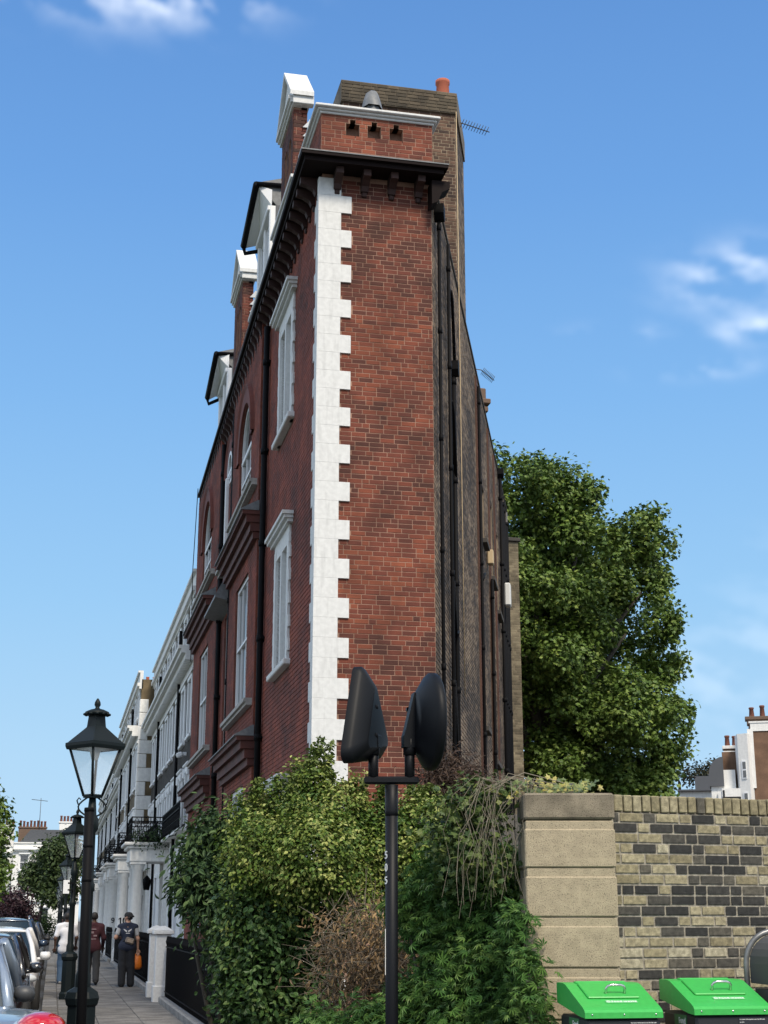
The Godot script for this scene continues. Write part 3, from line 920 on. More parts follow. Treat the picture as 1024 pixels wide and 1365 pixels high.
func gablet(H: Node3D, xf: Transform3D, x: float, z0: float, z1: float, brickv: Material, reds: Array, white: Material, mortar: Material, lead: Material, o: Vector3) -> void:
	var zc = (z0 + z1) * 0.5
	var w = z0 - z1
	var b := MB.new()
	var body_h = [{"u0": w * 0.28, "u1": w * 0.48, "y0": 14.7, "y1": 15.7, "arch": true}, {"u0": w * 0.56, "u1": w * 0.76, "y0": 14.7, "y1": 15.7, "arch": true}]
	wall_panel(b, Vector3(x, 0, z1 + 0.08), Vector3(0, 0, 1), Vector3(-1, 0, 0), w - 0.16, 13.5, 16.35, body_h, 0.12)
	b.box(Vector3(x + 0.2, 14.95, zc), Vector3(0.12, 2.8, w - 0.16))
	for zz in [z0 - 0.08, z1 + 0.08]: b.box(Vector3(x + 0.13, 14.95, zz - signf(zz - zc) * 0.05), Vector3(0.25, 2.8, 0.1))
	var g = part(H, "gablet", b, mortar, xf)
	var dk = [Color(0.06, 0.025, 0.02), Color(0.13, 0.035, 0.024), Color(0.19, 0.05, 0.03)]
	brick_wall(g, Vector3(x, 0, z1 + 0.08), Vector3(0, 0, 1), Vector3(-1, 0, 0), w - 0.16, 13.6, 16.3, {"cols": dk, "mat": brickv, "holes": body_h, "called": "gablet_brickwork"})
	brick_wall(g, Vector3(x, 0, z0 - 0.08), Vector3(1, 0, 0), Vector3(0, 0, 1), 0.26, 13.6, 16.3, {"cols": dk, "mat": brickv, "called": "gablet_brickwork", "heads": 0.7})
	var c := MB.new()
	var tri = [Vector2(-w * 0.5 - 0.05, 16.5), Vector2(w * 0.5 + 0.05, 16.5), Vector2(0, 17.35)]
	c.prism(tri, Vector3(x - 0.02, 0, zc), Vector3(0, 0, 1), UPV, Vector3(0.35, 0, 0))
	for sg in [-1.0, 1.0]:
		var e := Vector3(x - 0.1, 16.5, zc + sg * (w * 0.5 + 0.12)); var a := Vector3(x - 0.1, 17.42, zc)
		var ring = []
		for p in [e, a]:
			ring.append([p, p + Vector3(0.45, 0, 0), p + Vector3(0.45, 0.09, 0), p + Vector3(0, 0.09, 0)])
		c.loft(ring)
	moulding(c, Vector3(x + 0.1, 0, z1 - 0.02), Vector3(0, 0, 1), Vector3(-1, 0, 0), w + 0.04, [[16.34, 16.4, 0.14], [16.4, 16.46, 0.18], [16.46, 16.53, 0.22]])
	c.cbox(Vector3(x + 0.16, 16.44, z0 + 0.0), Vector3(0.4, 0.18, 0.16), 0.01)
	part(g, "pediment", c, white)
	# stepped lead soakers where the roof meets the near cheek
	var st := MB.new()
	for k in 9:
		st.prism([Vector2(0, 0), Vector2(0.13, 0), Vector2(0, 0.16)], Vector3(x + 0.3, 14.4 + 0.19 * k, z0 - 0.06), Vector3(-1, 0, 0), UPV, Vector3(0, 0, 0.02))
	st.box(Vector3(x + 0.33, 15.2, z0 - 0.07), Vector3(0.08, 1.8, 0.03))
	part(g, "stepped_flashing", st, M("pale_lead", 0.5, 0.52, 0.54, 0.6))

func dormer(H: Node3D, xf: Transform3D, z0: float, z1: float, y0: float, y1: float, y2: float, slate: Material, black: Material, white: Material, lead: Material) -> void:
	var d := MB.new()
	var x = 3.62
	var zc = (z0 + z1) * 0.5
	# cheeks of slate
	for z in [z0 - 0.02, z1 + 0.02]:
		d.prism([Vector2(x + 0.05, y0), Vector2(x + 2.4, y0), Vector2(x + 2.4, y1), Vector2(x + 0.05, y1)], Vector3(0, 0, z - 0.05), Vector3.RIGHT, UPV, Vector3(0, 0, 0.1))
	var D = part(H, "dormer", d, slate, xf)
	for k in 9:
		for j in 7:
			var s := MB.new()
			if k == 0 and j == 0: pass
			s.box(Vector3(x + 0.22 + 0.25 * j + 0.125 * (k % 2), y0 + 0.13 + 0.24 * k, z0 + 0.04), Vector3(0.24, 0.235, 0.012), Basis(Vector3.RIGHT, -0.05))
			part(D, "slate", s, slate)
	var fr := MB.new()
	fr.cbox(Vector3(x, (y0 + y1) * 0.5, z0 - 0.06), Vector3(0.14, y1 - y0, 0.14), 0.02)
	fr.cbox(Vector3(x, (y0 + y1) * 0.5, z1 + 0.06), Vector3(0.14, y1 - y0, 0.14), 0.02)
	fr.cbox(Vector3(x, (y0 + y1) * 0.5, zc), Vector3(0.12, y1 - y0, 0.12), 0.02)
	fr.cbox(Vector3(x - 0.02, y1 - 0.06, zc), Vector3(0.2, 0.12, z0 - z1), 0.02)
	fr.cbox(Vector3(x - 0.06, y0 + 0.05, zc), Vector3(0.3, 0.1, z0 - z1 + 0.1), 0.02)
	part(D, "dormer_frame", fr, M("white_paint", 0.74, 0.75, 0.76, 0.5))
	for sg in [-1, 1]: window_in(D, Vector3(x + 0.03, y0 + 0.1, zc + sg * (z0 - z1) * 0.24), (z0 - z1) * 0.5 - 0.2, y1 - y0 - 0.24)
	# overhanging roof: white soffit, lead top, black gutter
	var e0 := Vector3(3.32, y2, z0 - 0.1); var e1 := Vector3(3.32, y2 - 0.42, z1 - 0.2)
	var b0 := Vector3(x + 2.6, y2 + 0.1, z0 - 0.1); var b1 := Vector3(x + 2.6, y2 + 0.1, z1 - 0.2)
	var so := MB.new()
	var u := UPV * 0.06
	var i0 := Vector3(x - 0.03, y1, z0); var i1 := Vector3(x - 0.03, y1, z1)
	so.loft([[e0, e1, e1 + u, e0 + u], [i0, i1, i1 + u * 6.0, i0 + u * 6.0]])
	so.loft([[e0, e0 + u, e0 + Vector3(0, 0, -0.04) + u, e0 + Vector3(0, 0, -0.04)], [b0, b0 + u, b0 + u, b0]])
	part(D, "soffit", so, M("white_paint", 0.74, 0.75, 0.76, 0.5))
	var tp := MB.new()
	tp.loft([[e0 + u, e1 + u, e1 + u * 1.5, e0 + u * 1.5], [b0 + u * 2.0, b1 + u * 2.0, b1 + u * 3.0, b0 + u * 3.0]])
	tp.prism([Vector2(3.3, y2 + 0.08), Vector2(3.3, y2 + 0.12), Vector2(4.6, y2 + 0.5), Vector2(4.6, y1 - 0.05), Vector2(3.8, y1 - 0.05)], Vector3(0, 0, z0 - 0.12), Vector3.RIGHT, UPV, Vector3(0, 0, 0.04))
	part(D, "lead_roof", tp, lead)
	var gt := MB.new(true)
	gt.tube([e0 + Vector3(-0.05, 0.06, 0.05), e1 + Vector3(-0.05, 0.06, -0.05)], 0.075, 0.075, 8)
	gt.tube([e1 + Vector3(-0.05, 0.03, -0.05), e1 + Vector3(-0.02, -0.12, -0.03), i1 + Vector3(0, -0.12, -0.05)], 0.045, 0.045, 8)
	gt.tube([e0 + Vector3(-0.05, 0.06, 0.06), b0 + Vector3(0, 0.06, 0.06)], 0.05, 0.05, 8)
	part(D, "gutter", gt, black)

func window_in(D: Node3D, at: Vector3, w: float, h: float) -> void:
	var f := MB.new()
	for s in [-1, 1]: f.box(at + Vector3(0, h * 0.5, s * (w - 0.06) * 0.5), Vector3(0.05, h, 0.06))
	f.box(at + Vector3(0, 0.03, 0), Vector3(0.048, 0.06, w - 0.12))
	f.box(at + Vector3(0, h - 0.03, 0), Vector3(0.048, 0.06, w - 0.12))
	f.box(at + Vector3(0, h * 0.5, 0), Vector3(0.048, 0.05, w - 0.12))
	part(D, "sash", f, M("white_paint", 0.74, 0.75, 0.76, 0.5))
	var g := MB.new()
	g.box(at + Vector3(0.02, h * 0.5, 0), Vector3(0.01, h - 0.1, w - 0.1))
	part(D, "pane", g, M("window_glass", 0.03, 0.035, 0.04, 0.04, {"spec": 0.7}))

# yellow stock brick wing behind
func rear_wing() -> void:
	var W = thing("rear_wing", "narrow yellow stock brick wing at the far end of the brown rear wall", "building", Vector3(13.0, 0, -42.0))
	var grit = {"tex": grain("brickgrit", 0.07, 4, 0.80, 1.0), "scale": 2.2, "tex2": grain("soot", 0.012, 5, 0.78, 1.0), "scale2": 0.21}
	var b := MB.new()
	b.box(Vector3(0.23, 6.5, -4), Vector3(0.66, 13.0, 8))
	part(W, "wall", b, M("mortar_tan", 0.40, 0.31, 0.215, 0.95, grit))
	brick_wall(W, Vector3(-0.1, 0, 0), Vector3.RIGHT, Vector3(0, 0, 1), 0.66, 0.3, 12.98, {"cols": [Color(0.15, 0.125, 0.08), Color(0.24, 0.20, 0.13), Color(0.33, 0.28, 0.18)], "mat": mats["brick_tinted"], "called": "brickwork"})
	var c := MB.new()
	c.cbox(Vector3(0.23, 13.05, -4), Vector3(0.78, 0.12, 8.16), 0.02)
	part(W, "coping", c, M("sooty_stone", 0.05, 0.045, 0.04, 0.9))

# ------------------------------------------------------------------ the stucco terrace
func terrace() -> void:
	var white = M("terrace_stucco", 0.80, 0.795, 0.77, 0.75, {"tex": grain("stucco_fine", 0.03, 5, 0.95, 1.0), "scale": 0.4, "tex2": grain("streak2", 0.02, 5, 0.95, 1.0), "scale2": Vector3(0.7, 0.1, 0.7)})
	var sooty = M("sooty_stock_brick", 0.060, 0.050, 0.041, 0.92, {"tex": grain("brickgrit", 0.07, 4, 0.72, 1.0), "scale": 1.2, "bump": grain("brickbump", 0.09, 2, 0.0, 1.0), "depth": 0.5, "tex2": grain("soot", 0.012, 5, 0.62, 1.0), "scale2": 0.2})
	var tan = M("tan_stock_brick", 0.21, 0.155, 0.085, 0.92, {"tex": grain("brickgrit", 0.07, 4, 0.72, 1.0), "scale": 1.2, "tex2": grain("soot", 0.012, 5, 0.62, 1.0), "scale2": 0.2})
	var black = M("black_iron", 0.006, 0.006, 0.007, 0.6, {"spec": 0.2})
	var glass = M("window_glass", 0.03, 0.035, 0.04, 0.04, {"spec": 0.7})
	var paint = M("white_paint", 0.74, 0.75, 0.76, 0.5)
	var FU := Vector3(0, 0, 1); var FN := Vector3(-1, 0, 0)
	# shared window meshes: frame with raised surround, and pane
	var wm = {}
	for q in [["attic", 1.0, 0.95], ["second", 1.05, 1.6], ["first", 1.1, 1.45], ["ground", 1.15, 1.9]]:
		var f := MB.new()
		var w = q[1]; var h = q[2]
		for s in [-1, 1]:
			f.cbox(Vector3(s * (w + 0.12) * 0.5, h * 0.5, 0.16), Vector3(0.16, h, 0.12), 0.015)
			f.box(Vector3(s * (w - 0.07) * 0.5, h * 0.5, 0), Vector3(0.07, h, 0.06))
		f.box(Vector3(0, h * 0.5, 0.01), Vector3(w - 0.14, 0.05, 0.06))
		f.box(Vector3(0, h - 0.035, 0), Vector3(w - 0.14, 0.07, 0.06))
		f.box(Vector3(0, h * 0.5, -0.004), Vector3(0.03, h, 0.04))
		f.cbox(Vector3(0, h + 0.08, 0.16), Vector3(w + 0.28, 0.16, 0.14), 0.015)
		f.cbox(Vector3(0, -0.05, 0.16), Vector3(w + 0.3, 0.1, 0.2), 0.015)
		if q[0] == "first":
			for s in [-1, 1]: f.cbox(Vector3(s * (w + 0.14) * 0.5, h - 0.02, 0.22), Vector3(0.14, 0.28, 0.12), 0.03)
			f.cbox(Vector3(0, h + 0.2, 0.18), Vector3(w + 0.3, 0.08, 0.2), 0.02)
		var g := MB.new()
		g.box(Vector3(0, h * 0.5, -0.03), Vector3(w - 0.1, h - 0.1, 0.01))
		wm[q[0]] = [f.done(), g.done(), w, h]
	var col := MB.new(true)
	col.lathe([Vector2(0.24, 0.42), Vector2(0.24, 0.5), Vector2(0.19, 0.56), Vector2(0.19, 1.2), Vector2(0.165, 3.12), Vector2(0.2, 3.16), Vector2(0.2, 3.22), Vector2(0.24, 3.28), Vector2(0.24, 3.3)], 16)
	col.smooth(false)
	col.cbox(Vector3(0, 0.21, 0), Vector3(0.52, 0.42, 0.52), 0.01)
	col.cbox(Vector3(0, 3.34, 0), Vector3(0.5, 0.09, 0.5), 0.01)
	var colm = col.done()
	var specs = [[-40.9, -50.1, 3.55, -48.0, 0], [-50.1, -59.3, 3.55, -57.2, 0], [-59.3, -68.5, 3.0, -66.4, 1], [-68.5, -77.7, 3.0, -71.4, 1], [-77.7, -86.9, 3.55, -80.2, 0], [-86.9, -96.1, 3.55, -93.6, 0], [-96.1, -105.3, 3.55, -98.6, 0], [-105.3, -114.5, 3.55, -112.0, 0], [-114.5, -123.7, 3.55, -117.2, 0], [-123.7, -133.0, 3.55, -130.4, 0]]
	var words = ["first of the white stucco terrace, next to the red house", "second of the terrace, set back beside the projecting pair", "projecting terrace house with chequered quoins on its near corner", "farther of the two projecting terrace houses", "terrace house just beyond the projecting pair", "sixth terrace house down the street", "seventh terrace house down the street", "eighth terrace house down the street", "last terrace house but one, far down the street", "last terrace house at the far end of the row"]
	for i in specs.size():
		var s = specs[i]
		var z0: float = s[0]; var z1: float = s[1]; var x: float = s[2]
		var L = z0 - z1
		var H = thing("terrace_house", "stucco and brick " + words[i], "house", Vector3(x, 0, z0), 0.0, "houses of the white stucco terrace")
		var O := Vector3(0, 0, -L)
		var holes = []; var gh = []
		var n = 4
		var pu = L - (z0 - s[3]) - 2.2      # porch foot in u
		for k in n:
			var u = L * (k + 0.5) / n
			for q in [["attic", 9.55], ["second", 6.7], ["first", 4.22]]:
				var m = wm[q[0]]
				holes.append({"u0": u - m[2] * 0.5, "u1": u + m[2] * 0.5, "y0": q[1], "y1": q[1] + m[3]})
				var wn = part(H, "window", m[0], paint, Transform3D(Basis(FU, UPV, FN), O + FU * u + UPV * q[1] - FN * 0.16))
				part(wn, "pane", m[1], glass)
			if u < pu - 0.8 or u > pu + 2.9:
				var m = wm["ground"]
				gh.append({"u0": u - m[2] * 0.5, "u1": u + m[2] * 0.5, "y0": 1.1, "y1": 1.1 + m[3]})
				var wn = part(H, "window", m[0], paint, Transform3D(Basis(FU, UPV, FN), O + FU * u + UPV * 1.1 - FN * 0.16))
				part(wn, "pane", m[1], glass)
		var up := MB.new()
		wall_panel(up, O, FU, FN, L, 4.1, 10.8, holes, 0.2)
		for sgn in [0.0, 1.0]:
			var zz = -L * sgn
			up.quad(Vector3(0, 0, zz), Vector3(7.5, 0, zz), Vector3(7.5, 11, zz), Vector3(0, 11, zz), Vector3(0, 0, 1 - 2 * sgn))
		up.quad(Vector3(0, 10.9, 0), Vector3(7.5, 10.9, 0), Vector3(7.5, 10.9, -L), Vector3(0, 10.9, -L), UPV)
		up.quad(Vector3(7.5, 0, 0), Vector3(7.5, 10.9, 0), Vector3(7.5, 10.9, -L), Vector3(7.5, 0, -L), Vector3(1, 0, 0))
		part(H, "brick_wall", up, tan if s[4] == 1 or i >= 8 else sooty)
		var gf := MB.new()
		gh.append({"u0": pu + 0.55, "u1": pu + 1.65, "y0": 0.45, "y1": 3.0})
		wall_panel(gf, O + FN * 0.04, FU, FN, L, 0.0, 4.05, gh, 0.24)
		for k in 6: gf.box(O + FN * 0.045 + FU * L * 0.5 + UPV * (0.6 + 0.55 * k), Vector3(0.06, 0.5, 0.04))
		part(H, "ground_floor", gf, white)
		var dr := MB.new()
		dr.cbox(O + FU * (pu + 1.1) + Vector3(0.14, 1.6, 0), Vector3(0.06, 2.3, 1.06), 0.02)
		for a in 2:
			for b in 2: dr.cbox(O + FU * (pu + 0.86 + 0.48 * a) + Vector3(0.11, 1.1 + b * 1.0, 0), Vector3(0.04, 0.8, 0.34), 0.015)
		part(H, "door", dr, black)
		var c := MB.new()
		moulding(c, O, FU, FN, L, [[4.06, 4.2, 0.1], [8.42, 8.5, 0.1], [8.5, 8.7, 0.06], [8.78, 8.9, 0.3], [8.9, 9.02, 0.42], [9.02, 9.12, 0.5], [10.62, 10.72, 0.1], [10.72, 10.86, 0.18], [10.86, 11.28, 0.08], [11.28, 11.36, 0.16]])
		var k2 = 0
		while k2 < L / 0.3:
			c.box(O + FU * (0.15 + 0.3 * k2) + UPV * 8.74 + FN * 0.16, Vector3(0.3, 0.08, 0.12))
			k2 += 1
		part(H, "cornice", c, white)
		if s[4] == 1:
			# stucco quoins on both ends of the projecting pair
			for k in 20:
				if k % 2 == 0 or k > 17: continue
				var y = 0.3 + 0.55 * k
				var q := MB.new()
				q.cbox(Vector3(0.13, y + 0.27, -0.3), Vector3(0.36, 0.535, 0.66), 0.02)
				part(H, "quoin_block", q, white)
			for k in range(0, 20, 2):
				if k > 17: continue
				var y = 0.3 + 0.55 * k
				var q := MB.new()
				q.cbox(Vector3(0.26, y + 0.27, -0.3), Vector3(0.62, 0.535, 0.66), 0.02)
				part(H, "quoin_block", q, white)
		# porch with columns and an iron balcony
		var po := MB.new()
		var pz = s[3] - z0
		var px0 = 2.3 - x
		po.cbox(Vector3(px0 * 0.5, 3.58, pz - 1.1), Vector3(-px0, 0.4, 2.2), 0.02)
		po.cbox(Vector3(px0 * 0.5 - 0.05, 3.83, pz - 1.1), Vector3(-px0 + 0.1, 0.1, 2.35), 0.02)
		po.cbox(Vector3(px0 * 0.5 - 0.1, 3.93, pz - 1.1), Vector3(-px0 + 0.2, 0.1, 2.5), 0.02)
		po.cbox(Vector3(px0 * 0.5 + 0.02, 0.2, pz - 1.1), Vector3(-px0 - 0.1, 0.4, 2.2), 0.02)
		for a in 2: po.box(Vector3(-0.08, 1.9, pz - 0.26 - 1.68 * a), Vector3(0.16, 3.0, 0.34))
		var pp = part(H, "porch", po, white)
		for a in 2: part(pp, "column", colm, white, Transform3D(Basis(), Vector3(px0 + 0.27, 0, pz - 0.28 - 1.64 * a)))
		var br := MB.new()
		var rx = px0 + 0.02
		for sg in [0.0, 1.0]:
			balustrade(br, Vector3(rx, 3.99, pz - 0.05 - 2.1 * sg), Vector3(-0.05, 3.99, pz - 0.05 - 2.1 * sg))
		balustrade(br, Vector3(rx, 3.99, pz - 0.05), Vector3(rx, 3.99, pz - 2.15))
		part(pp, "balcony_railing", br, black)
		if i < 4:
			var bb := MB.new()
			balustrade(bb, Vector3(-0.28, 3.99, -0.2), Vector3(-0.28, 3.99, pz + 0.2))
			part(H, "balcony_front", bb, black)
			var bs := MB.new()
			bs.box(Vector3(-0.16, 4.0, pz * 0.5), Vector3(0.32, 0.07, -pz))
			part(H, "balcony_slab", bs, white)
			var lt := MB.new(true)
			lt.tube([Vector3(px0 * 0.5, 3.4, pz - 1.1), Vector3(px0 * 0.5, 2.95, pz - 1.1)], 0.012, 0.012, 5)
			lt.lathe([Vector2(0.02, 0.2), Vector2(0.14, 0.06), Vector2(0.14, 0.0), Vector2(0.09, -0.26), Vector2(0, -0.26)], 6, Vector3(px0 * 0.5, 2.78, pz - 1.1))
			part(pp, "hanging_lantern", lt, black)
		if i in [1, 2]:
			part(pp, "door_number", txt(["10", "9"][i - 1], 0.3), black, Transform3D(Basis(), Vector3(px0 + 0.27, 1.55, pz - 0.28 + 0.195)))
		for k in 1:
			var tb := MB.new(true)
			var zz = -L * 0.5
			tb.tube([Vector3(-0.1, 0.3, zz), Vector3(-0.1, 10.4, zz)], 0.05, 0.05, 8)
			part(H, "drain_pipe", tb, black)
		# party wall stack
		if i >= 3:
			var ck := MB.new()
			ck.cbox(Vector3(1.2, 12.2, -L + 0.4), Vector3(1.2, 3.0, 0.8), 0.02)
			ck.cbox(Vector3(1.2, 13.7, -L + 0.4), Vector3(1.3, 0.14, 0.9), 0.02)
			var cp = part(H, "chimney_stack", ck, M("brown_stack", 0.13, 0.085, 0.06, 0.9))
			for k in 3:
				var pt := MB.new(true)
				pt.lathe([Vector2(0.1, 0), Vector2(0.08, 0.2), Vector2(0.1, 0.25), Vector2(0, 0.25)], 8, Vector3(0.85 + 0.35 * k, 13.72, -L + 0.4))
				part(cp, "chimney_pot", pt, M("terracotta", 0.36, 0.10, 0.055, 0.85))
	# a security lamp and a meter box on the first house's brick
	var bo = thing("wall_lamp", "small white floodlight on the dark brick above the balcony", "lamp", Vector3(3.5, 6.25, -42.8))
	var b1 := MB.new()
	b1.cbox(Vector3(-0.02, 0, 0), Vector3(0.12, 0.1, 0.1), 0.01)
	part(bo, "bracket", b1, paint)
	var b2 := MB.new()
	b2.cbox(Vector3(-0.17, -0.03, 0.02), Vector3(0.18, 0.14, 0.22), 0.03, Basis(Vector3(0, 0, 1), 0.4))
	part(bo, "lamp_head", b2, paint)
	var vines = thing("balcony_plant", "trailing green plant along the edge of the first porch balcony", "plant", Vector3(2.9, 4.05, -47.95))
	foliage(vines, "leaves", leaf_simple(0.55), [[-0.3, 0.06, 0.02, 0.2], [0.1, 0.08, 0.02, 0.22], [0.5, 0.12, 0.02, 0.26], [0.8, 0.1, 0.1, 0.3], [0.3, -0.1, 0.08, 0.16]], 900, 0.09, [Color(0.02, 0.04, 0.012), Color(0.035, 0.07, 0.02)], 3)
	var pot := MB.new()
	pot.cbox(Vector3(0.3, 0.02, 0.0), Vector3(1.3, 0.14, 0.16), 0.02)
	part(vines, "trough", pot, black)

func balustrade(mb: MB, a: Vector3, b: Vector3) -> void:
	var d = b - a
	var L = d.length()
	var u = d / L
	var B := Basis(u, UPV, u.cross(UPV))
	var c = (a + b) * 0.5
	for y in [0.06, 0.6, 0.78]: mb.box(c + UPV * y, Vector3(L, 0.035, 0.035), B)
	var n = maxi(2, int(L / 0.26))
	for i in n + 1:
		mb.box(a + u * (L * i / n) + UPV * 0.4, Vector3(0.025, 0.78, 0.025), B)
		if i < n:
			var cc = a + u * (L * (i + 0.5) / n) + UPV * 0.33
			var pts = []
			for k in 9: pts.append(cc + u * cos(TAU * k / 8) * 0.1 + UPV * sin(TAU * k / 8) * 0.2)
			mb.tube(pts, 0.014, 0.014, 4, false)
			mb.box(cc, Vector3(0.22, 0.02, 0.02), B)
			mb.tube([cc + UPV * 0.27 - u * 0.1, cc + UPV * 0.44, cc + UPV * 0.27 + u * 0.1], 0.012, 0.012, 4, false)

# ------------------------------------------------------------------ far ends of the view
func plain_house(H: Node3D, w: float, h: float, d: float, wall: Material, rows: Array, nx: int, ww: float, wh: float) -> void:
	var holes = []
	var paint = M("white_paint", 0.74, 0.75, 0.76, 0.5)
	var glass = M("window_glass", 0.03, 0.035, 0.04, 0.04, {"spec": 0.7})
	var f := MB.new(); var g := MB.new()
	for s in [-1, 1]: f.box(Vector3(s * (ww - 0.08) * 0.5, wh * 0.5, 0), Vector3(0.08, wh, 0.08))
	for y in [0.04, wh * 0.5, wh - 0.04]: f.box(Vector3(0, y, 0.003), Vector3(ww - 0.16, 0.08, 0.07))
	f.box(Vector3(0, -0.06, 0.2), Vector3(ww + 0.3, 0.12, 0.3))
	f.box(Vector3(0, wh + 0.14, 0.2), Vector3(ww + 0.3, 0.16, 0.24))
	g.box(Vector3(0, wh * 0.5, -0.02), Vector3(ww - 0.1, wh - 0.1, 0.01))
	var fm = f.done(); var gm = g.done()
	for y in rows:
		for k in nx:
			var u = w * (k + 0.5) / nx
			holes.append({"u0": u - ww * 0.5, "u1": u + ww * 0.5, "y0": y, "y1": y + wh})
			var n = part(H, "window", fm, paint, Transform3D(Basis(), Vector3(u, y, -0.14)))
			part(n, "pane", gm, glass)
	var mb := MB.new()
	wall_panel(mb, Vector3(), Vector3.RIGHT, Vector3(0, 0, 1), w, 0, h, holes, 0.2)
	mb.quad(Vector3(0, 0, 0), Vector3(0, 0, -d), Vector3(0, h, -d), Vector3(0, h, 0), Vector3(-1, 0, 0))
	mb.quad(Vector3(w, 0, 0), Vector3(w, 0, -d), Vector3(w, h, -d), Vector3(w, h, 0), Vector3(1, 0, 0))
	mb.quad(Vector3(0, 0, -d), Vector3(w, 0, -d), Vector3(w, h, -d), Vector3(0, h, -d), Vector3(0, 0, -1))
	mb.quad(Vector3(0, h - 0.3, 0), Vector3(w, h - 0.3, 0), Vector3(w, h - 0.3, -d), Vector3(0, h - 0.3, -d), UPV)
	part(H, "wall", mb, wall)

func stack(H: Node3D, at: Vector3, s: Vector3, pots: int, m: Material, band: bool) -> void:
	var c := MB.new()
	c.cbox(at + UPV * s.y * 0.5, s, 0.03)
	var p = part(H, "chimney_stack", c, m)
	var h := MB.new()
	h.cbox(at + UPV * (s.y + 0.1), Vector3(s.x + 0.2, 0.2, s.z + 0.2), 0.02)
	if band: h.box(at + UPV * (s.y - 0.35), Vector3(s.x + 0.08, 0.45, s.z + 0.08))
	part(p, "stack_head", h, M("terrace_stucco", 0.66, 0.66, 0.65, 0.75) if band else m)
	for k in pots:
		var pt := MB.new(true)
		var hh = rng.randf_range(0.5, 0.85)
		pt.lathe([Vector2(0.17, 0), Vector2(0.13, hh * 0.8), Vector2(0.17, hh * 0.85), Vector2(0.15, hh), Vector2(0, hh)], 8, at + Vector3(s.x * ((k + 0.5) / pots - 0.5), s.y + 0.2, rng.randf_range(-0.1, 0.1)))
		part(p, "chimney_pot", pt, M("terracotta_dark", 0.15, 0.055, 0.036, 0.85))

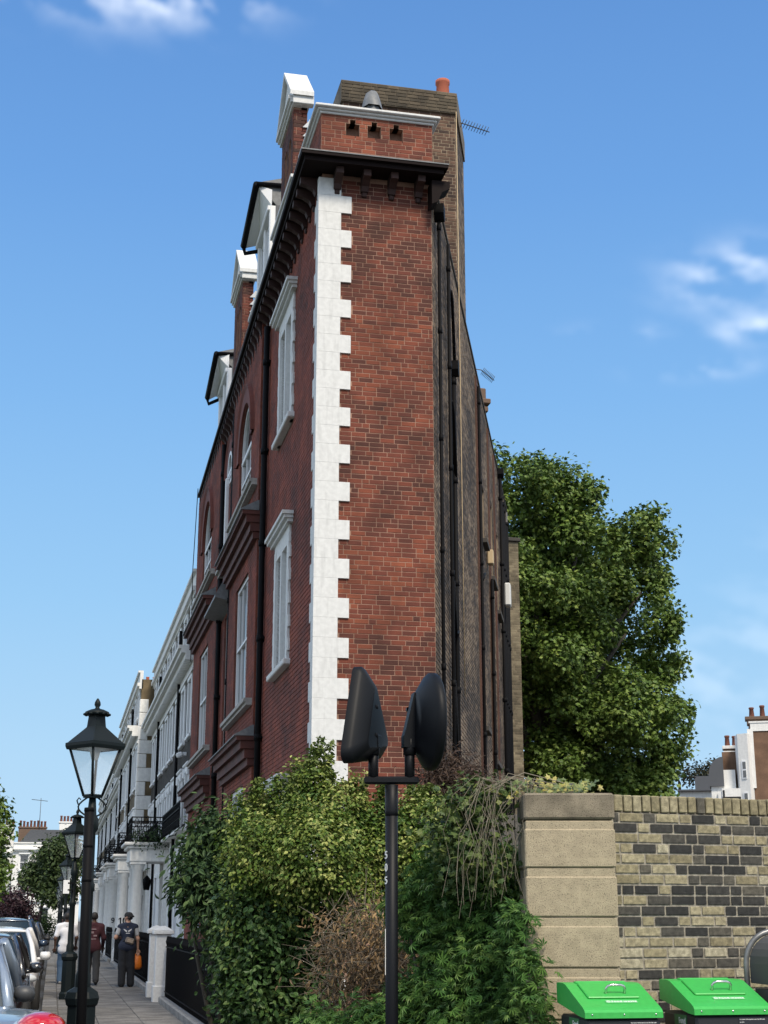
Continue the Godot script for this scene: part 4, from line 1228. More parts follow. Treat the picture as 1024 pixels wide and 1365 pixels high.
func far_places() -> void:
	var white = M("terrace_stucco", 0.66, 0.66, 0.65, 0.75)
	var slate = M("slate_grey", 0.07, 0.075, 0.085, 0.6)
	var brown = M("brown_mansion_brick", 0.25, 0.145, 0.09, 0.9, {"tex": grain("brickgrit", 0.07, 4, 0.72, 1.0), "scale": 0.7, "tex2": grain("soot", 0.012, 5, 0.62, 1.0), "scale2": 0.15})
	# across the end of the street
	var ends = [[-27.0, -200.0, 14.0, 12.4, "white stucco house at the end of the street, left of the gap"], [-12.6, -201.5, 7.0, 10.8, "low white house filling the gap at the street end"], [-5.4, -196.0, 8.6, 11.0, "white stucco house at the street end behind the green tree"]]
	for e in ends:
		var H = thing("end_house", e[4], "house", Vector3(e[0], 0, e[1]), 0.0, "white houses across the street end")
		plain_house(H, e[2], e[3], 10, white, [1.0, 4.4, 7.6], 3, 1.1, 1.9)
		var c := MB.new()
		moulding(c, Vector3.ZERO, Vector3.RIGHT, Vector3(0, 0, 1), e[2], [[3.7, 4.0, 0.3], [e[3] - 1.1, e[3] - 0.9, 0.3], [e[3] - 0.9, e[3] - 0.75, 0.45], [e[3] - 0.1, e[3] + 0.05, 0.15]])
		part(H, "cornice", c, white)
		var r := MB.new()
		r.prism([Vector2(0.4, e[3] - 0.3), Vector2(e[2] - 0.4, e[3] - 0.3), Vector2(e[2] - 2.0, e[3] + 1.7), Vector2(2.0, e[3] + 1.7)], Vector3(0, 0, -9), Vector3.RIGHT, UPV, Vector3(0, 0, 8))
		part(H, "roof", r, slate)
		stack(H, Vector3(e[2] * 0.25, e[3] - 0.3, -5.5), Vector3(3.6, 2.4, 0.8), 8, M("brown_stack", 0.13, 0.085, 0.06, 0.9), false)
		stack(H, Vector3(e[2] * 0.8, e[3] - 0.3, -5.0), Vector3(2.6, 3.1, 0.8), 6, white, false)
		var an := MB.new(true)
		an.tube([Vector3(e[2] * 0.35, e[3] + 1.5, -4.5), Vector3(e[2] * 0.35, e[3] + 6.0, -4.5)], 0.05, 0.04, 5)
		an.tube([Vector3(e[2] * 0.35 - 1.2, e[3] + 5.8, -4.5), Vector3(e[2] * 0.35 + 0.9, e[3] + 5.6, -4.5)], 0.04, 0.04, 5)
		part(H, "aerial", an, M("aerial_grey", 0.10, 0.11, 0.12, 0.5, {"metal": 0.6}))
	# right of the big tree, over the yellow wall
	var B = thing("mansion_block", "brown brick mansion block with white bays and tall chimneys, far right", "building", Vector3(41.4, -0.7, -82.9), deg_to_rad(-26))
	var b := MB.new()
	b.box(Vector3(4.2, 7.0, -5), Vector3(8.2, 14.0, 10))
	part(B, "flank_wall", b, brown)
	var t := MB.new()
	t.box(Vector3(4.2, 14.02, -5), Vector3(8.4, 0.1, 10.2))
	t.box(Vector3(4.2, 13.72, 0.02), Vector3(8.24, 0.5, 0.08))
	t.box(Vector3(0.05, 11.8, -0.2), Vector3(0.35, 3.6, 0.6))
	part(B, "white_band", t, white)
	stack(B, Vector3(1.2, 13.9, -0.6), Vector3(2.6, 0.3, 0.9), 4, M("brown_stack", 0.13, 0.085, 0.06, 0.9), false)
	var bay := MB.new()
	bay.prism([Vector2(-0.9, -1.2), Vector2(-0.75, 0.2), Vector2(-0.15, 0.5), Vector2(0.08, 0.0), Vector2(0.08, -1.2)], Vector3(0, 0, 0), Vector3.RIGHT, Vector3(0, 0, 1), Vector3(0, 13.3, 0))
	var bp = part(B, "white_bay", bay, white)
	for y in [11.1, 9.2]:
		var f := MB.new(); var g := MB.new()
		f.box(Vector3(-0.45, y, 0.38), Vector3(0.3, 1.1, 0.05), Basis(UPV, -0.46))
		part(bp, "window_frame", f, M("white_paint", 0.74, 0.75, 0.76, 0.5))
		for k in 2: g.box(Vector3(-0.44, y + 0.26 - 0.52 * k, 0.42), Vector3(0.2, 0.42, 0.02), Basis(UPV, -0.46))
		part(bp, "pane", g, M("window_glass", 0.03, 0.035, 0.04, 0.04, {"spec": 0.7}))
	var k2 := MB.new()
	k2.box(Vector3(-1.1, 6.2, -3.0), Vector3(1.3, 12.4, 3.0))
	var kp = part(B, "second_flank", k2, brown)
	stack(B, Vector3(-1.15, 12.3, -2.6), Vector3(0.9, 0.35, 1.0), 2, M("brown_stack", 0.13, 0.085, 0.06, 0.9), true)
	var lw := MB.new()
	lw.box(Vector3(-1.75, 5.6, -1.6), Vector3(1.5, 11.2, 2.0))
	lw.box(Vector3(-1.1, 9.75, -0.4), Vector3(1.5, 0.5, 1.2))
	lw.box(Vector3(-1.9, 4.9, -0.35), Vector3(0.4, 9.8, 0.9))
	part(B, "white_wall", lw, white)
	var gp := MB.new()
	gp.box(Vector3(-1.0, 4.75, -0.3), Vector3(1.3, 9.5, 0.9))
	part(B, "grey_render", gp, M("grey_render", 0.13, 0.125, 0.11, 0.9, {"tex": grain("blotch", 0.012, 5, 0.75, 1.0), "scale": 0.3}))
	var rf := MB.new(true)
	var prof = []
	for k in 7: prof.append(Vector2(-0.1 - 0.9 * sin(PI * 0.5 * k / 6.0) * 1.0 + 0.0, 10.9 + 1.0 * (1.0 - cos(PI * 0.5 * (6 - k) / 6.0)) * 0.0 + 1.1 * cos(PI * 0.5 * k / 6.0)))
	var poly = [Vector2(-0.1, 10.2)] + prof + [Vector2(-1.0, 10.2)]
	rf.smooth(false)
	rf.prism(poly, Vector3(-1.6, 0, -2.6), Vector3.RIGHT, UPV, Vector3(0, 0, 2.2))
	part(B, "curved_roof", rf, slate)
	var pp := MB.new(true)
	pp.tube([Vector3(-1.75, 0, 0.2), Vector3(-1.75, 9.9, 0.2)], 0.06, 0.06, 6)
	part(B, "drain_pipe", pp, M("black_iron", 0.006, 0.006, 0.007, 0.6, {"spec": 0.2}))
	var P = thing("penthouse_building", "distant pale flat roofed house with roof terrace plants beyond the wall", "building", Vector3(49.4, 0, -112.0), deg_to_rad(-26))
	plain_house(P, 5.6, 11.6, 6, white, [9.2], 5, 0.6, 0.8)
	var pr := MB.new()
	pr.box(Vector3(3.2, 12.3, -2.5), Vector3(3.9, 1.2, 3.0))
	pr.box(Vector3(2.8, 11.66, -2.0), Vector3(5.9, 0.12, 5.0))
	part(P, "roof_storey", pr, slate)
	var rl := MB.new(true)
	for k in 8: rl.tube([Vector3(-0.05, 11.6, 0.1 - 0.7 * k), Vector3(-0.05, 12.7, 0.1 - 0.7 * k)], 0.03, 0.03, 5)
	rl.tube([Vector3(-0.05, 12.7, 0.1), Vector3(-0.05, 12.7, -5)], 0.03, 0.03, 5)
	rl.tube([Vector3(-0.05, 12.7, 0.1), Vector3(1.4, 12.7, 0.1)], 0.03, 0.03, 5)
	part(P, "terrace_rail", rl, M("black_iron", 0.006, 0.006, 0.007, 0.6, {"spec": 0.2}))
	var rp := MB.new(true)
	rp.tube([Vector3(2.0, 0, 0.2), Vector3(2.0, 10.6, 0.2), Vector3(3.4, 11.2, 0.2), Vector3(5.4, 12.4, 0.2)], 0.08, 0.08, 6)
	part(P, "drain_pipe", rp, M("black_iron", 0.006, 0.006, 0.007, 0.6, {"spec": 0.2}))
	var rg = thing("roof_garden_shrub", "dark bushy plants on the distant flat roof", "shrub", Vector3(52.6, 12.9, -113.4))
	foliage(rg, "leaves", leaf_simple(0.6), [[-1.6, 0.2, 0, 0.6], [-0.4, 0.4, 0, 0.7], [0.8, 0.5, 0, 0.8], [1.6, 0.4, 0, 0.7]], 1400, 0.28, [Color(0.02, 0.03, 0.015), Color(0.05, 0.045, 0.025)], 4)

# ------------------------------------------------------------------ yellow wall and concrete pier
func garden_wall() -> void:
	var con = M("concrete", 0.41, 0.345, 0.235, 0.9, {"tex": grain("pits", 0.075, 3, 0.55, 1.0, 0, 512, 0.20, 0.34), "scale": 2.2, "bump": grain("concpit", 0.16, 3, 0.0, 1.0), "depth": 0.22, "tex2": grain("blotch2", 0.02, 6, 0.90, 1.0), "scale2": 0.9})
	var cap = M("concrete_cap", 0.27, 0.23, 0.165, 0.92, {"tex": grain("pits", 0.075, 3, 0.55, 1.0, 0, 512, 0.20, 0.34), "scale": 2.2, "bump": grain("concpit", 0.16, 3, 0.0, 1.0), "depth": 0.25, "tex2": grain("blotch", 0.012, 5, 0.62, 1.0), "scale2": 0.8})
	var P = thing("concrete_pier", "square weathered concrete block pier with ivy on its top", "pier", Vector3(3.433, 0, -9.74), deg_to_rad(-12.43))
	var ys = [2.28, 1.968, 1.648, 1.325, 1.0, 0.68, 0.36, 0.04]
	for i in ys.size() - 1:
		var y1 = ys[i]; var y0 = ys[i + 1]
		var b := MB.new()
		b.cbox(Vector3(0, (y0 + y1 - 0.058) * 0.5, 0), Vector3(0.612, y1 - y0 - 0.058, 0.5), 0.009)
		b.cbox(Vector3(0, y1 - 0.04, 0), Vector3(0.594, 0.074, 0.482), 0.006)
		part(P, "concrete_block", b, con)
	var c := MB.new()
	c.cbox(Vector3(0, 2.373, 0), Vector3(0.616, 0.176, 0.505), 0.014)
	part(P, "cap_stone", c, cap)
	# wall
	var W = thing("garden_wall", "old yellow and black stock brick wall with soldier course on top", "wall", Vector3(3.73, 0, -9.55), deg_to_rad(8.6))
	var grit = {"tex": grain("brickgrit", 0.07, 4, 0.80, 1.0), "scale": 3.2, "tex2": grain("smut3", 0.03, 6, 0.74, 1.0), "scale2": 1.3, "bump": grain("concpit", 0.16, 3, 0.0, 1.0), "depth": 0.25}
	var w := MB.new()
	w.box(Vector3(1.2, 1.17, -0.17), Vector3(2.46, 2.34, 0.33))
	w.box(Vector3(1.2, 2.4, -0.17), Vector3(2.46, 0.115, 0.3))
	part(W, "wall_core", w, M("mortar_tan_grey", 0.56, 0.51, 0.41, 0.95, grit))
	var cols = [Color(0.045, 0.045, 0.042), Color(0.07, 0.068, 0.061), Color(0.115, 0.108, 0.09), Color(0.17, 0.155, 0.12), Color(0.40, 0.345, 0.205), Color(0.50, 0.435, 0.265), Color(0.58, 0.51, 0.325), Color(0.66, 0.60, 0.42)]
	var ms = []
	for i in 12:
		var c2: Color = [cols[0], cols[1], cols[1], cols[2], cols[2], cols[3], cols[4], cols[5], cols[5], cols[6], cols[6], cols[7]][i]
		ms.append(M("stock_brick_%d" % i, c2.r, c2.g, c2.b, 0.88, grit))
	var gv = grit.duplicate(); gv.vc = true
	var vm = M("stock_brick_tinted", 1, 1, 1, 0.88, gv)
	brick_wall(W, Vector3(-0.02, 0, 0), Vector3.RIGHT, Vector3(0, 0, 1), 2.44, 0.004, 2.346, {"course": 0.0688, "str": 0.19, "head": 0.098, "joint": 0.0145, "heads": 0.75, "cols": cols, "mats": ms, "mat": vm, "single": 295, "from": 0.94, "proud": 0.0025, "freq": 1.2, "spread": 0.5, "called": "lower_brickwork"})
	var sm := MB.new()
	sm.cbox(Vector3(0, 0, 0), Vector3(0.062, 0.112, 0.31), 0.006)
	var sol := sm.done()
	var u = 0.03
	while u < 2.42:
		part(W, "coping_brick", sol, ms[[5, 6, 7, 6, 8, 10, 5, 6, 7, 9][rng.randi() % 10]], Transform3D(Basis(Vector3(0, 0, 1), rng.randf_range(-0.015, 0.015)), Vector3(u, 2.404 + rng.randf_range(-0.002, 0.003), -0.148 + rng.randf_range(-0.003, 0.003))))
		u += 0.0735
	# grey boards between the hedge and the house
	var F = thing("board_fence", "short run of weathered grey boards behind the hedge", "fence", Vector3(3.2, 0, -14.6))
	var bm := MB.new()
	bm.cbox(Vector3(0, 1.33, 0), Vector3(0.14, 2.66, 0.025), 0.004)
	var bme := bm.done()
	var gw = M("grey_timber", 0.13, 0.12, 0.105, 0.9, {"tex": grain("wood", 0.05, 4, 0.7, 1.0), "scale": Vector3(6, 0.6, 6)})
	for k in 16: part(F, "board", bme, gw, Transform3D(Basis(), Vector3(0.147 * k, rng.randf_range(-0.02, 0.01), 0)))
	var rl := MB.new()
	for y in [0.5, 2.2]: rl.box(Vector3(1.1, y, -0.04), Vector3(2.4, 0.09, 0.05))
	part(F, "rail", rl, gw)
	# short white post at the hedge foot
	var S = thing("garden_post", "short pale stone post half hidden at the foot of the hedge", "post", Vector3(2.2, 0, -15.6))
	var s := MB.new()
	s.cbox(Vector3(0, 0.45, 0), Vector3(0.17, 0.9, 0.17), 0.015)
	s.prism([Vector2(-0.1, 0.9), Vector2(0.1, 0.9), Vector2(0, 0.98)], Vector3(0, 0, -0.1), Vector3.RIGHT, UPV, Vector3(0, 0, 0.2))
	part(S, "shaft", s, M("pale_stone", 0.45, 0.44, 0.41, 0.85, {"tex": grain("conc", 0.09, 4, 0.70, 1.0), "scale": 1.5}))

# ------------------------------------------------------------------ leaves
func leaf_simple(width: float) -> ArrayMesh:
	var mb := MB.new()
	var w = width * 0.5
	for s in [-1.0, 1.0]:
		var a = Vector3(s * w, 0.32, 0.10 * width); var b = Vector3(s * w * 0.75, 0.68, 0.08 * width)
		mb.tri(Vector3.ZERO, a, b, Vector3(0, 0, 1))
		mb.tri(Vector3.ZERO, b, Vector3(0, 1, -0.12), Vector3(0, 0, 1))
	return mb.done()

func leaf_lobed() -> ArrayMesh:
	var mb := MB.new()
	var pts = []
	var rr = [0.5, 0.34, 0.62, 0.40, 0.72, 0.40, 0.62, 0.34, 0.5]
	for i in 9:
		var t = deg_to_rad(-25.0 + 230.0 * i / 8)
		pts.append(Vector3(cos(t) * rr[i], 0.3 + sin(t) * rr[i], -0.12 * absf(cos(t))))
	for i in 8: mb.tri(Vector3(0, 0.12, 0.04), pts[i], pts[i + 1], Vector3(0, 0, 1))
	return mb.done()

func leaf_palm() -> ArrayMesh:
	var mb := MB.new()
	for k in 5:
		var t = deg_to_rad(-62.0 + 31.0 * k)
		var d = Vector3(sin(t), cos(t), 0); var sd = Vector3(cos(t), -sin(t), 0)
		var L = [0.7, 0.92, 1.0, 0.92, 0.7][k]
		var m = d * L * 0.5 + Vector3(0, 0, 0.06)
		mb.tri(Vector3.ZERO, m - sd * 0.085, d * L - Vector3(0, 0, 0.1), Vector3(0, 0, 1))
		mb.tri(Vector3.ZERO, m + sd * 0.085, d * L - Vector3(0, 0, 0.1), Vector3(0, 0, 1))
	return mb.done()

func rvec() -> Vector3:
	return Vector3(rng.randfn(), rng.randfn(), rng.randfn())

# leaves in clumps over and inside a set of blobs [x, y, z, radius]
func foliage(parent: Node3D, nm: String, mesh: Mesh, blobs: Array, count: int, size: float, cols: Array, per := 6, o := {}) -> void:
	var mat = o.get("mat", M("leaf", 1, 1, 1, 0.5, {"vc": true, "back": 0.55, "spec": 0.4}))
	var tot = 0.0
	var cum = []
	for b in blobs:
		tot += pow(b[3], 2.0)
		cum.append(tot)
	var xs = []; var cs = []
	var rough = o.get("rough", 0.22)
	var freq = o.get("freq", 1.6)
	var shell = o.get("shell", 0.62)
	var droop = o.get("droop", 0.15)
	var cr = o.get("clump", 2.2) * size
	var up = o.get("up", 0.5)
	var flat_y = o.get("squash", 1.0)
	var floor_y = o.get("floor", -1e9)
	while xs.size() < count:
		var q = rng.randf() * tot
		var bi = 0
		while cum[bi] < q: bi += 1
		var b = blobs[bi]
		var c := Vector3(b[0], b[1], b[2])
		var d := rvec().normalized()
		var rad: float = b[3] * (1.0 + rough * 2.0 * noise.get_noise_3d((c.x + d.x * b[3]) * freq * 10.0 / maxf(b[3], 0.1), (c.y + d.y * b[3]) * freq * 10.0 / maxf(b[3], 0.1), (c.z + d.z * b[3]) * freq * 10.0 / maxf(b[3], 0.1)))
		var fr = lerpf(shell, 1.0, sqrt(rng.randf()))
		if rng.randf() < o.get("stray", 0.05): fr *= 1.15
		var cp: Vector3 = c + Vector3(d.x, d.y * flat_y, d.z) * rad * fr
		var tone = clampf(rng.randf() * 0.75 + 0.125 + noise.get_noise_3d(cp.x * 25.0, cp.y * 25.0, cp.z * 25.0) * 0.5, 0.0, 1.0)
		for k in per:
			var p = cp + rvec() * cr * 0.5
			if p.y < floor_y: continue
			var n = (d * 0.6 + UPV * up + rvec() * 0.45).normalized()
			var y = (d * 0.7 + rvec() * 0.7 - UPV * droop)
			y = (y - n * y.dot(n)).normalized()
			var s = size * rng.randf_range(0.7, 1.25)
			xs.append(Transform3D(Basis(y.cross(n) * s, y * s, n * s), p))
			var t = clampf(tone + rng.randf_range(-0.22, 0.22), 0.0, 1.0) * (cols.size() - 1)
			cs.append(cols[int(t)].lerp(cols[mini(int(t) + 1, cols.size() - 1)], t - int(t)))
	multi(parent, nm, mesh, mat, xs, cs)

func limb(parent: Node3D, nm: String, pts: Array, r0: float, r1: float, m: Material) -> void:
	var mb := MB.new(true)
	mb.tube(pts, r0, r1, 8)
	part(parent, nm, mb, m)

func shift(bl: Array, o: Vector3) -> Array:
	var r = []
	for b in bl: r.append([b[0] - o.x, b[1] - o.y, b[2] - o.z, b[3]])
	return r

func trees() -> void:
	var bark = M("bark", 0.085, 0.075, 0.058, 0.95, {"tex": grain("stone", 0.06, 4, 0.8, 1.0), "scale": 0.5})
	var lobed = leaf_lobed()
	var base := Vector3(15.6, 0, -46.5)
	var bl = [[14.25, 15.9, -44.83, 1.26], [16.04, 15.63, -45.82, 1.3], [16.77, 15.01, -44.87, 0.98], [14.93, 13.82, -46.33, 1.76], [16.97, 13.45, -45.98, 1.76], [17.69, 13.36, -43.29, 1.0], [18.41, 13.68, -42.9, 0.81], [19.31, 12.6, -46.42, 1.23], [19.12, 11.02, -43.85, 0.68], [15.58, 11.0, -44.52, 1.94], [18.73, 11.13, -47.26, 1.82], [19.3, 9.81, -44.76, 0.89], [15.15, 10.21, -47.33, 1.54], [19.71, 8.06, -44.7, 0.6], [16.58, 8.79, -46.12, 1.76], [17.95, 7.99, -43.62, 1.25], [19.69, 7.03, -45.42, 0.76], [15.38, 7.4, -47.42, 1.54], [17.31, 6.73, -45.44, 1.55], [19.35, 6.33, -45.97, 0.66], [16.17, 6.06, -46.36, 1.52], [13.2, 11.1, -44.28, 1.43], [14.02, 8.87, -47.23, 1.53], [18.59, 6.03, -45.46, 0.75]]
	# the far side of the crown, away from the camera
	for k in 8: bl.append([rng.randf_range(13.5, 18.5), rng.randf_range(6.0, 15.0), rng.randf_range(-51.0, -48.5), rng.randf_range(1.3, 2.0)])
	for k in 5: bl.append([rng.randf_range(14.5, 19.5), rng.randf_range(3.2, 5.2), rng.randf_range(-47.0, -44.5), rng.randf_range(0.8, 1.3)])
	var T = thing("plane_tree", "very tall broad green plane tree beside the brown rear wall", "tree", base)
	var green = [Color(0.045, 0.085, 0.016), Color(0.08, 0.14, 0.025), Color(0.125, 0.195, 0.036), Color(0.20, 0.26, 0.055)]
	# each mass breaks into smaller tufts round its surface, so light and dark fall between them
	var tufts = []
	for b in bl:
		for k in 11:
			var d := rvec().normalized()
			var r: float = b[3] * rng.randf_range(0.26, 0.46)
			tufts.append([b[0] + d.x * b[3] * 0.74, b[1] + d.y * b[3] * 0.74 + 0.1, b[2] + d.z * b[3] * 0.74, r])
	foliage(T, "crown", lobed, shift(tufts, base), 150000, 0.15, green, 9, {"rough": 0.3, "shell": 0.6, "freq": 0.9, "clump": 2.0, "droop": 0.4, "stray": 0.0})
	limb(T, "trunk", [Vector3(0, 0, 0), Vector3(0.1, 3, 0), Vector3(0.2, 6.5, -0.2), Vector3(0.3, 10, -0.6), Vector3(0.2, 14, -0.6)], 0.55, 0.12, bark)
	for q in [Vector3(3.0, 11.0, 0.6), Vector3(-1.4, 13.0, 0.8), Vector3(1.6, 14.2, 0.2), Vector3(3.2, 8.6, 0.4), Vector3(-1.0, 9.6, -0.6), Vector3(2.0, 7.6, 1.6), Vector3(0.4, 12.5, -2.4), Vector3(3.8, 12.6, 0.2), Vector3(0.8, 6.2, 1.4)]:
		var h = q.y * 0.55
		limb(T, "limb", [Vector3(0.15, h, -0.2), Vector3(q.x * 0.45, lerpf(h, q.y, 0.55), q.z * 0.4), q], 0.2, 0.05, bark)
	# street trees
	var small = leaf_simple(0.6)
	var t2 := Vector3(0.1, 0, -122)
	t2 = Vector3(-1.2, 0, -122.0)
	var T2 = thing("street_tree", "mid green tree at the far end of the street before the white houses", "tree", t2)
	foliage(T2, "crown", small, shift([[-0.31, 6.73, -120.42, 0.85], [0.73, 7.51, -124.57, 0.8], [-1.12, 5.64, -122.58, 0.95], [0.36, 5.3, -120.66, 1.15], [-0.73, 4.16, -121.78, 1.05], [1.05, 3.93, -124.3, 0.8], [1.54, 6.03, -124.83, 0.7], [0.03, 3.4, -120.07, 0.8], [-1.9, 4.6, -122.0, 0.8], [0.9, 6.6, -121.5, 0.8]], t2), 9000, 0.3, [Color(0.025, 0.045, 0.015), Color(0.045, 0.075, 0.022), Color(0.06, 0.095, 0.03)], 6, {"rough": 0.3})
	limb(T2, "trunk", [Vector3(0, 0, 0), Vector3(0.3, 2.5, 0), Vector3(0.8, 6, 0)], 0.2, 0.06, bark)
	var t3 := Vector3(-2.8, 0, -97.5)
	var T3 = thing("copper_tree", "low dark purple leaved tree beside the parked cars", "tree", t3)
	foliage(T3, "crown", small, shift([[-2.94, 2.51, -98.4, 0.85], [-2.1, 2.49, -95.88, 0.75], [-2.58, 1.73, -98.74, 0.95], [-1.75, 1.82, -96.96, 0.55], [-3.8, 2.2, -99.68, 1.0], [-3.2, 1.2, -97.0, 0.9], [-2.2, 1.1, -97.5, 0.7], [-4.8, 2.3, -98, 1.1]], t3), 9000, 0.2, [Color(0.022, 0.010, 0.014), Color(0.04, 0.018, 0.024), Color(0.06, 0.032, 0.038)], 6, {"rough": 0.3})
	limb(T3, "trunk", [Vector3(0, 0, 0), Vector3(0, 1.2, 0), Vector3(0.1, 2.2, 0)], 0.12, 0.05, bark)
	var t4 := Vector3(-3.6, 0, -62.0)
	var T4 = thing("square_tree", "dark green tree at the left edge, leaning over the street", "tree", t4)
	foliage(T4, "crown", lobed, shift([[-2.56, 5.94, -62.99, 0.5], [-2.45, 4.98, -61.98, 0.56], [-2.48, 3.83, -62.99, 0.57], [-2.35, 3.3, -61.54, 0.43], [-2.5, 2.8, -61.1, 0.45], [-3.6, 4.5, -62, 1.2], [-3.9, 6.2, -62.5, 1.3], [-4.4, 3.4, -62.2, 1.0], [-5.2, 5.4, -62.5, 1.3]], t4), 14000, 0.17, green, 6, {"rough": 0.3})
	limb(T4, "trunk", [Vector3(-0.4, 0, 0), Vector3(-0.4, 2.5, 0), Vector3(-0.2, 6, 0)], 0.2, 0.06, bark)
	var h1 = thing("clipped_hedge", "low rounded green hedge at the street end, right of the purple tree", "hedge", Vector3(-0.9, 0, -131))
	foliage(h1, "leaves", small, [[-0.9, 1.0, 0, 0.9], [0.0, 1.3, 0, 0.8], [0.7, 1.0, 0, 0.7], [-1.8, 1.1, 0, 0.9]], 4500, 0.16, [Color(0.02, 0.045, 0.012), Color(0.045, 0.085, 0.02)], 5)

# ------------------------------------------------------------------ the hedge of mixed shrubs at the corner
func shrubs() -> void:
	var bark = M("bark", 0.085, 0.075, 0.058, 0.95)
	var o := Vector3(2.6, 0, -13.7)
	var P = thing("privet_shrub", "large yellow green variegated shrub behind the black sign post", "shrub", o)
	var pb = [[2.3, 2.93, -13.73, 0.17], [2.2, 2.66, -13.85, 0.30], [1.87, 2.52, -14.03, 0.26], [2.5, 2.58, -13.68, 0.34], [2.95, 2.46, -13.79, 0.28], [3.32, 2.46, -13.5, 0.28], [3.58, 2.34, -13.65, 0.27], [1.82, 2.2, -13.59, 0.33], [2.29, 2.19, -13.29, 0.42], [2.94, 2.14, -13.74, 0.42], [3.43, 2.13, -13.36, 0.36], [1.97, 1.73, -13.85, 0.4], [2.46, 1.8, -13.86, 0.36], [3.76, 2.2, -13.51, 0.26], [2.74, 1.75, -13.45, 0.25], [3.41, 1.73, -13.59, 0.29]]
	var loc = shift(pb, o)
	var lf = leaf_simple(0.62)
	foliage(P, "leaves", lf, loc, 66000, 0.041, [Color(0.04, 0.088, 0.012), Color(0.078, 0.14, 0.02), Color(0.155, 0.205, 0.036), Color(0.34, 0.36, 0.11)], 8, {"rough": 0.4, "shell": 0.5, "clump": 1.9, "stray": 0.12, "up": 0.65})
	# upright shoots above the crown
	var sh = []
	for k in 26:
		var x = rng.randf_range(1.7, 3.7)
		var y = 2.72 - 0.1 * absf(x - 2.4)
		if k < 5: x = 2.28 + 0.05 * k; y = 2.95 + 0.06 * (k % 3)
		var p := Vector3(x, y, -13.7 + rng.randf_range(-0.15, 0.15)) - o
		for j in 6: sh.append([p.x + 0.006 * j, p.y + 0.045 * j, p.z, 0.028])
	foliage(P, "shoots", lf, sh, 2600, 0.05, [Color(0.07, 0.11, 0.02), Color(0.15, 0.18, 0.045)], 2, {"shell": 0.2, "clump": 0.3})
	for k in 7: limb(P, "stem", [Vector3(0.1 * k - 0.3, 0, 0.1), Vector3(0.2 * k - 0.6, 1.2, 0), Vector3(0.28 * k - 0.8, 2.2, 0)], 0.03, 0.008, bark)
	var o2 := Vector3(2.1, 0, -13.9)
	var G = thing("green_shrub", "glossy mid green shrub below the variegated one, left of the dry patch", "shrub", o2)
	foliage(G, "leaves", lf, shift([[1.91, 1.27, -13.86, 0.38], [2.2, 1.2, -13.95, 0.32], [1.97, 1.62, -13.7, 0.34], [1.75, 1.7, -13.9, 0.26], [2.3, 1.55, -13.75, 0.3], [2.0, 0.85, -13.9, 0.38], [2.35, 0.9, -13.8, 0.3], [1.75, 1.05, -13.95, 0.25]], o2), 15000, 0.062, [Color(0.018, 0.045, 0.012), Color(0.035, 0.08, 0.018), Color(0.06, 0.115, 0.028), Color(0.10, 0.15, 0.04)], 6, {"rough": 0.35, "shell": 0.5})
	for k in 4: limb(G, "stem", [Vector3(0.1 * k - 0.2, 0, 0), Vector3(0.12 * k - 0.25, 1.3, 0)], 0.025, 0.01, bark)
	var o3 := Vector3(2.0, 0, -18.0)
	var D = thing("laurel_shrub", "dark big leaved shrub spilling over the black railings", "shrub", o3)
	var db = [[1.89, 2.64, -17.97, 0.28], [1.82, 2.39, -18.42, 0.34], [2.12, 2.3, -18.27, 0.42], [1.62, 2.08, -17.77, 0.24], [1.98, 1.84, -17.7, 0.41], [1.77, 1.93, -17.81, 0.28], [2.28, 1.24, -18.34, 0.36], [2.42, 0.74, -17.87, 0.34], [2.08, 1.33, -18.12, 0.2], [2.37, 2.63, -17.75, 0.3], [2.2, 0.74, -17.99, 0.22], [2.6, 1.9, -18.0, 0.45], [2.7, 1.2, -18.0, 0.45]]
	foliage(D, "leaves", leaf_simple(0.42), shift(db, o3), 15500, 0.105, [Color(0.016, 0.036, 0.015), Color(0.03, 0.06, 0.022), Color(0.05, 0.09, 0.03), Color(0.085, 0.135, 0.045)], 5, {"rough": 0.4, "droop": 0.9, "shell": 0.45, "mat": M("leaf_glossy", 1, 1, 1, 0.5, {"vc": true, "back": 0.35, "spec": 0.32}), "clump": 1.6, "stray": 0.05})
	for k in 5: limb(D, "stem", [Vector3(0.1 * k, 0, 0), Vector3(0.16 * k - 0.3, 1.2, 0), Vector3(0.22 * k - 0.5, 2.3, 0)], 0.035, 0.01, bark)
	var o4 := Vector3(3.0, 0, -10.6)
	var Z = thing("narrow_leaf_shrub", "dark green shrub with narrow finger leaves against the concrete pier", "shrub", o4)
	var zb = [[2.8, 1.9, -10.48, 0.25], [3.13, 1.9, -10.45, 0.25], [2.66, 1.69, -10.61, 0.25], [3.05, 1.66, -10.45, 0.33], [3.2, 1.71, -10.2, 0.2], [3.16, 1.42, -9.95, 0.17], [2.9, 1.35, -10.5, 0.31], [3.1, 1.25, -10.25, 0.3], [2.66, 1.05, -10.66, 0.24], [2.9, 1.0, -10.3, 0.33], [3.13, 1.05, -9.9, 0.2], [2.27, 0.84, -10.85, 0.2], [1.95, 0.8, -10.9, 0.18], [2.5, 0.7, -10.7, 0.28], [2.9, 0.6, -10.4, 0.35], [3.08, 0.65, -9.95, 0.22], [2.1, 0.6, -10.85, 0.25], [3.03, 1.36, -9.44, 0.09], [3.06, 1.12, -9.42, 0.1], [3.09, 0.86, -9.4, 0.12], [3.0, 1.62, -9.55, 0.08]]
	foliage(Z, "leaves", leaf_palm(), shift(zb, o4), 26000, 0.066, [Color(0.03, 0.08, 0.02), Color(0.055, 0.135, 0.03), Color(0.09, 0.185, 0.04), Color(0.15, 0.25, 0.06)], 4, {"rough": 0.4, "shell": 0.5, "up": 0.75, "clump": 1.4, "stray": 0.14})
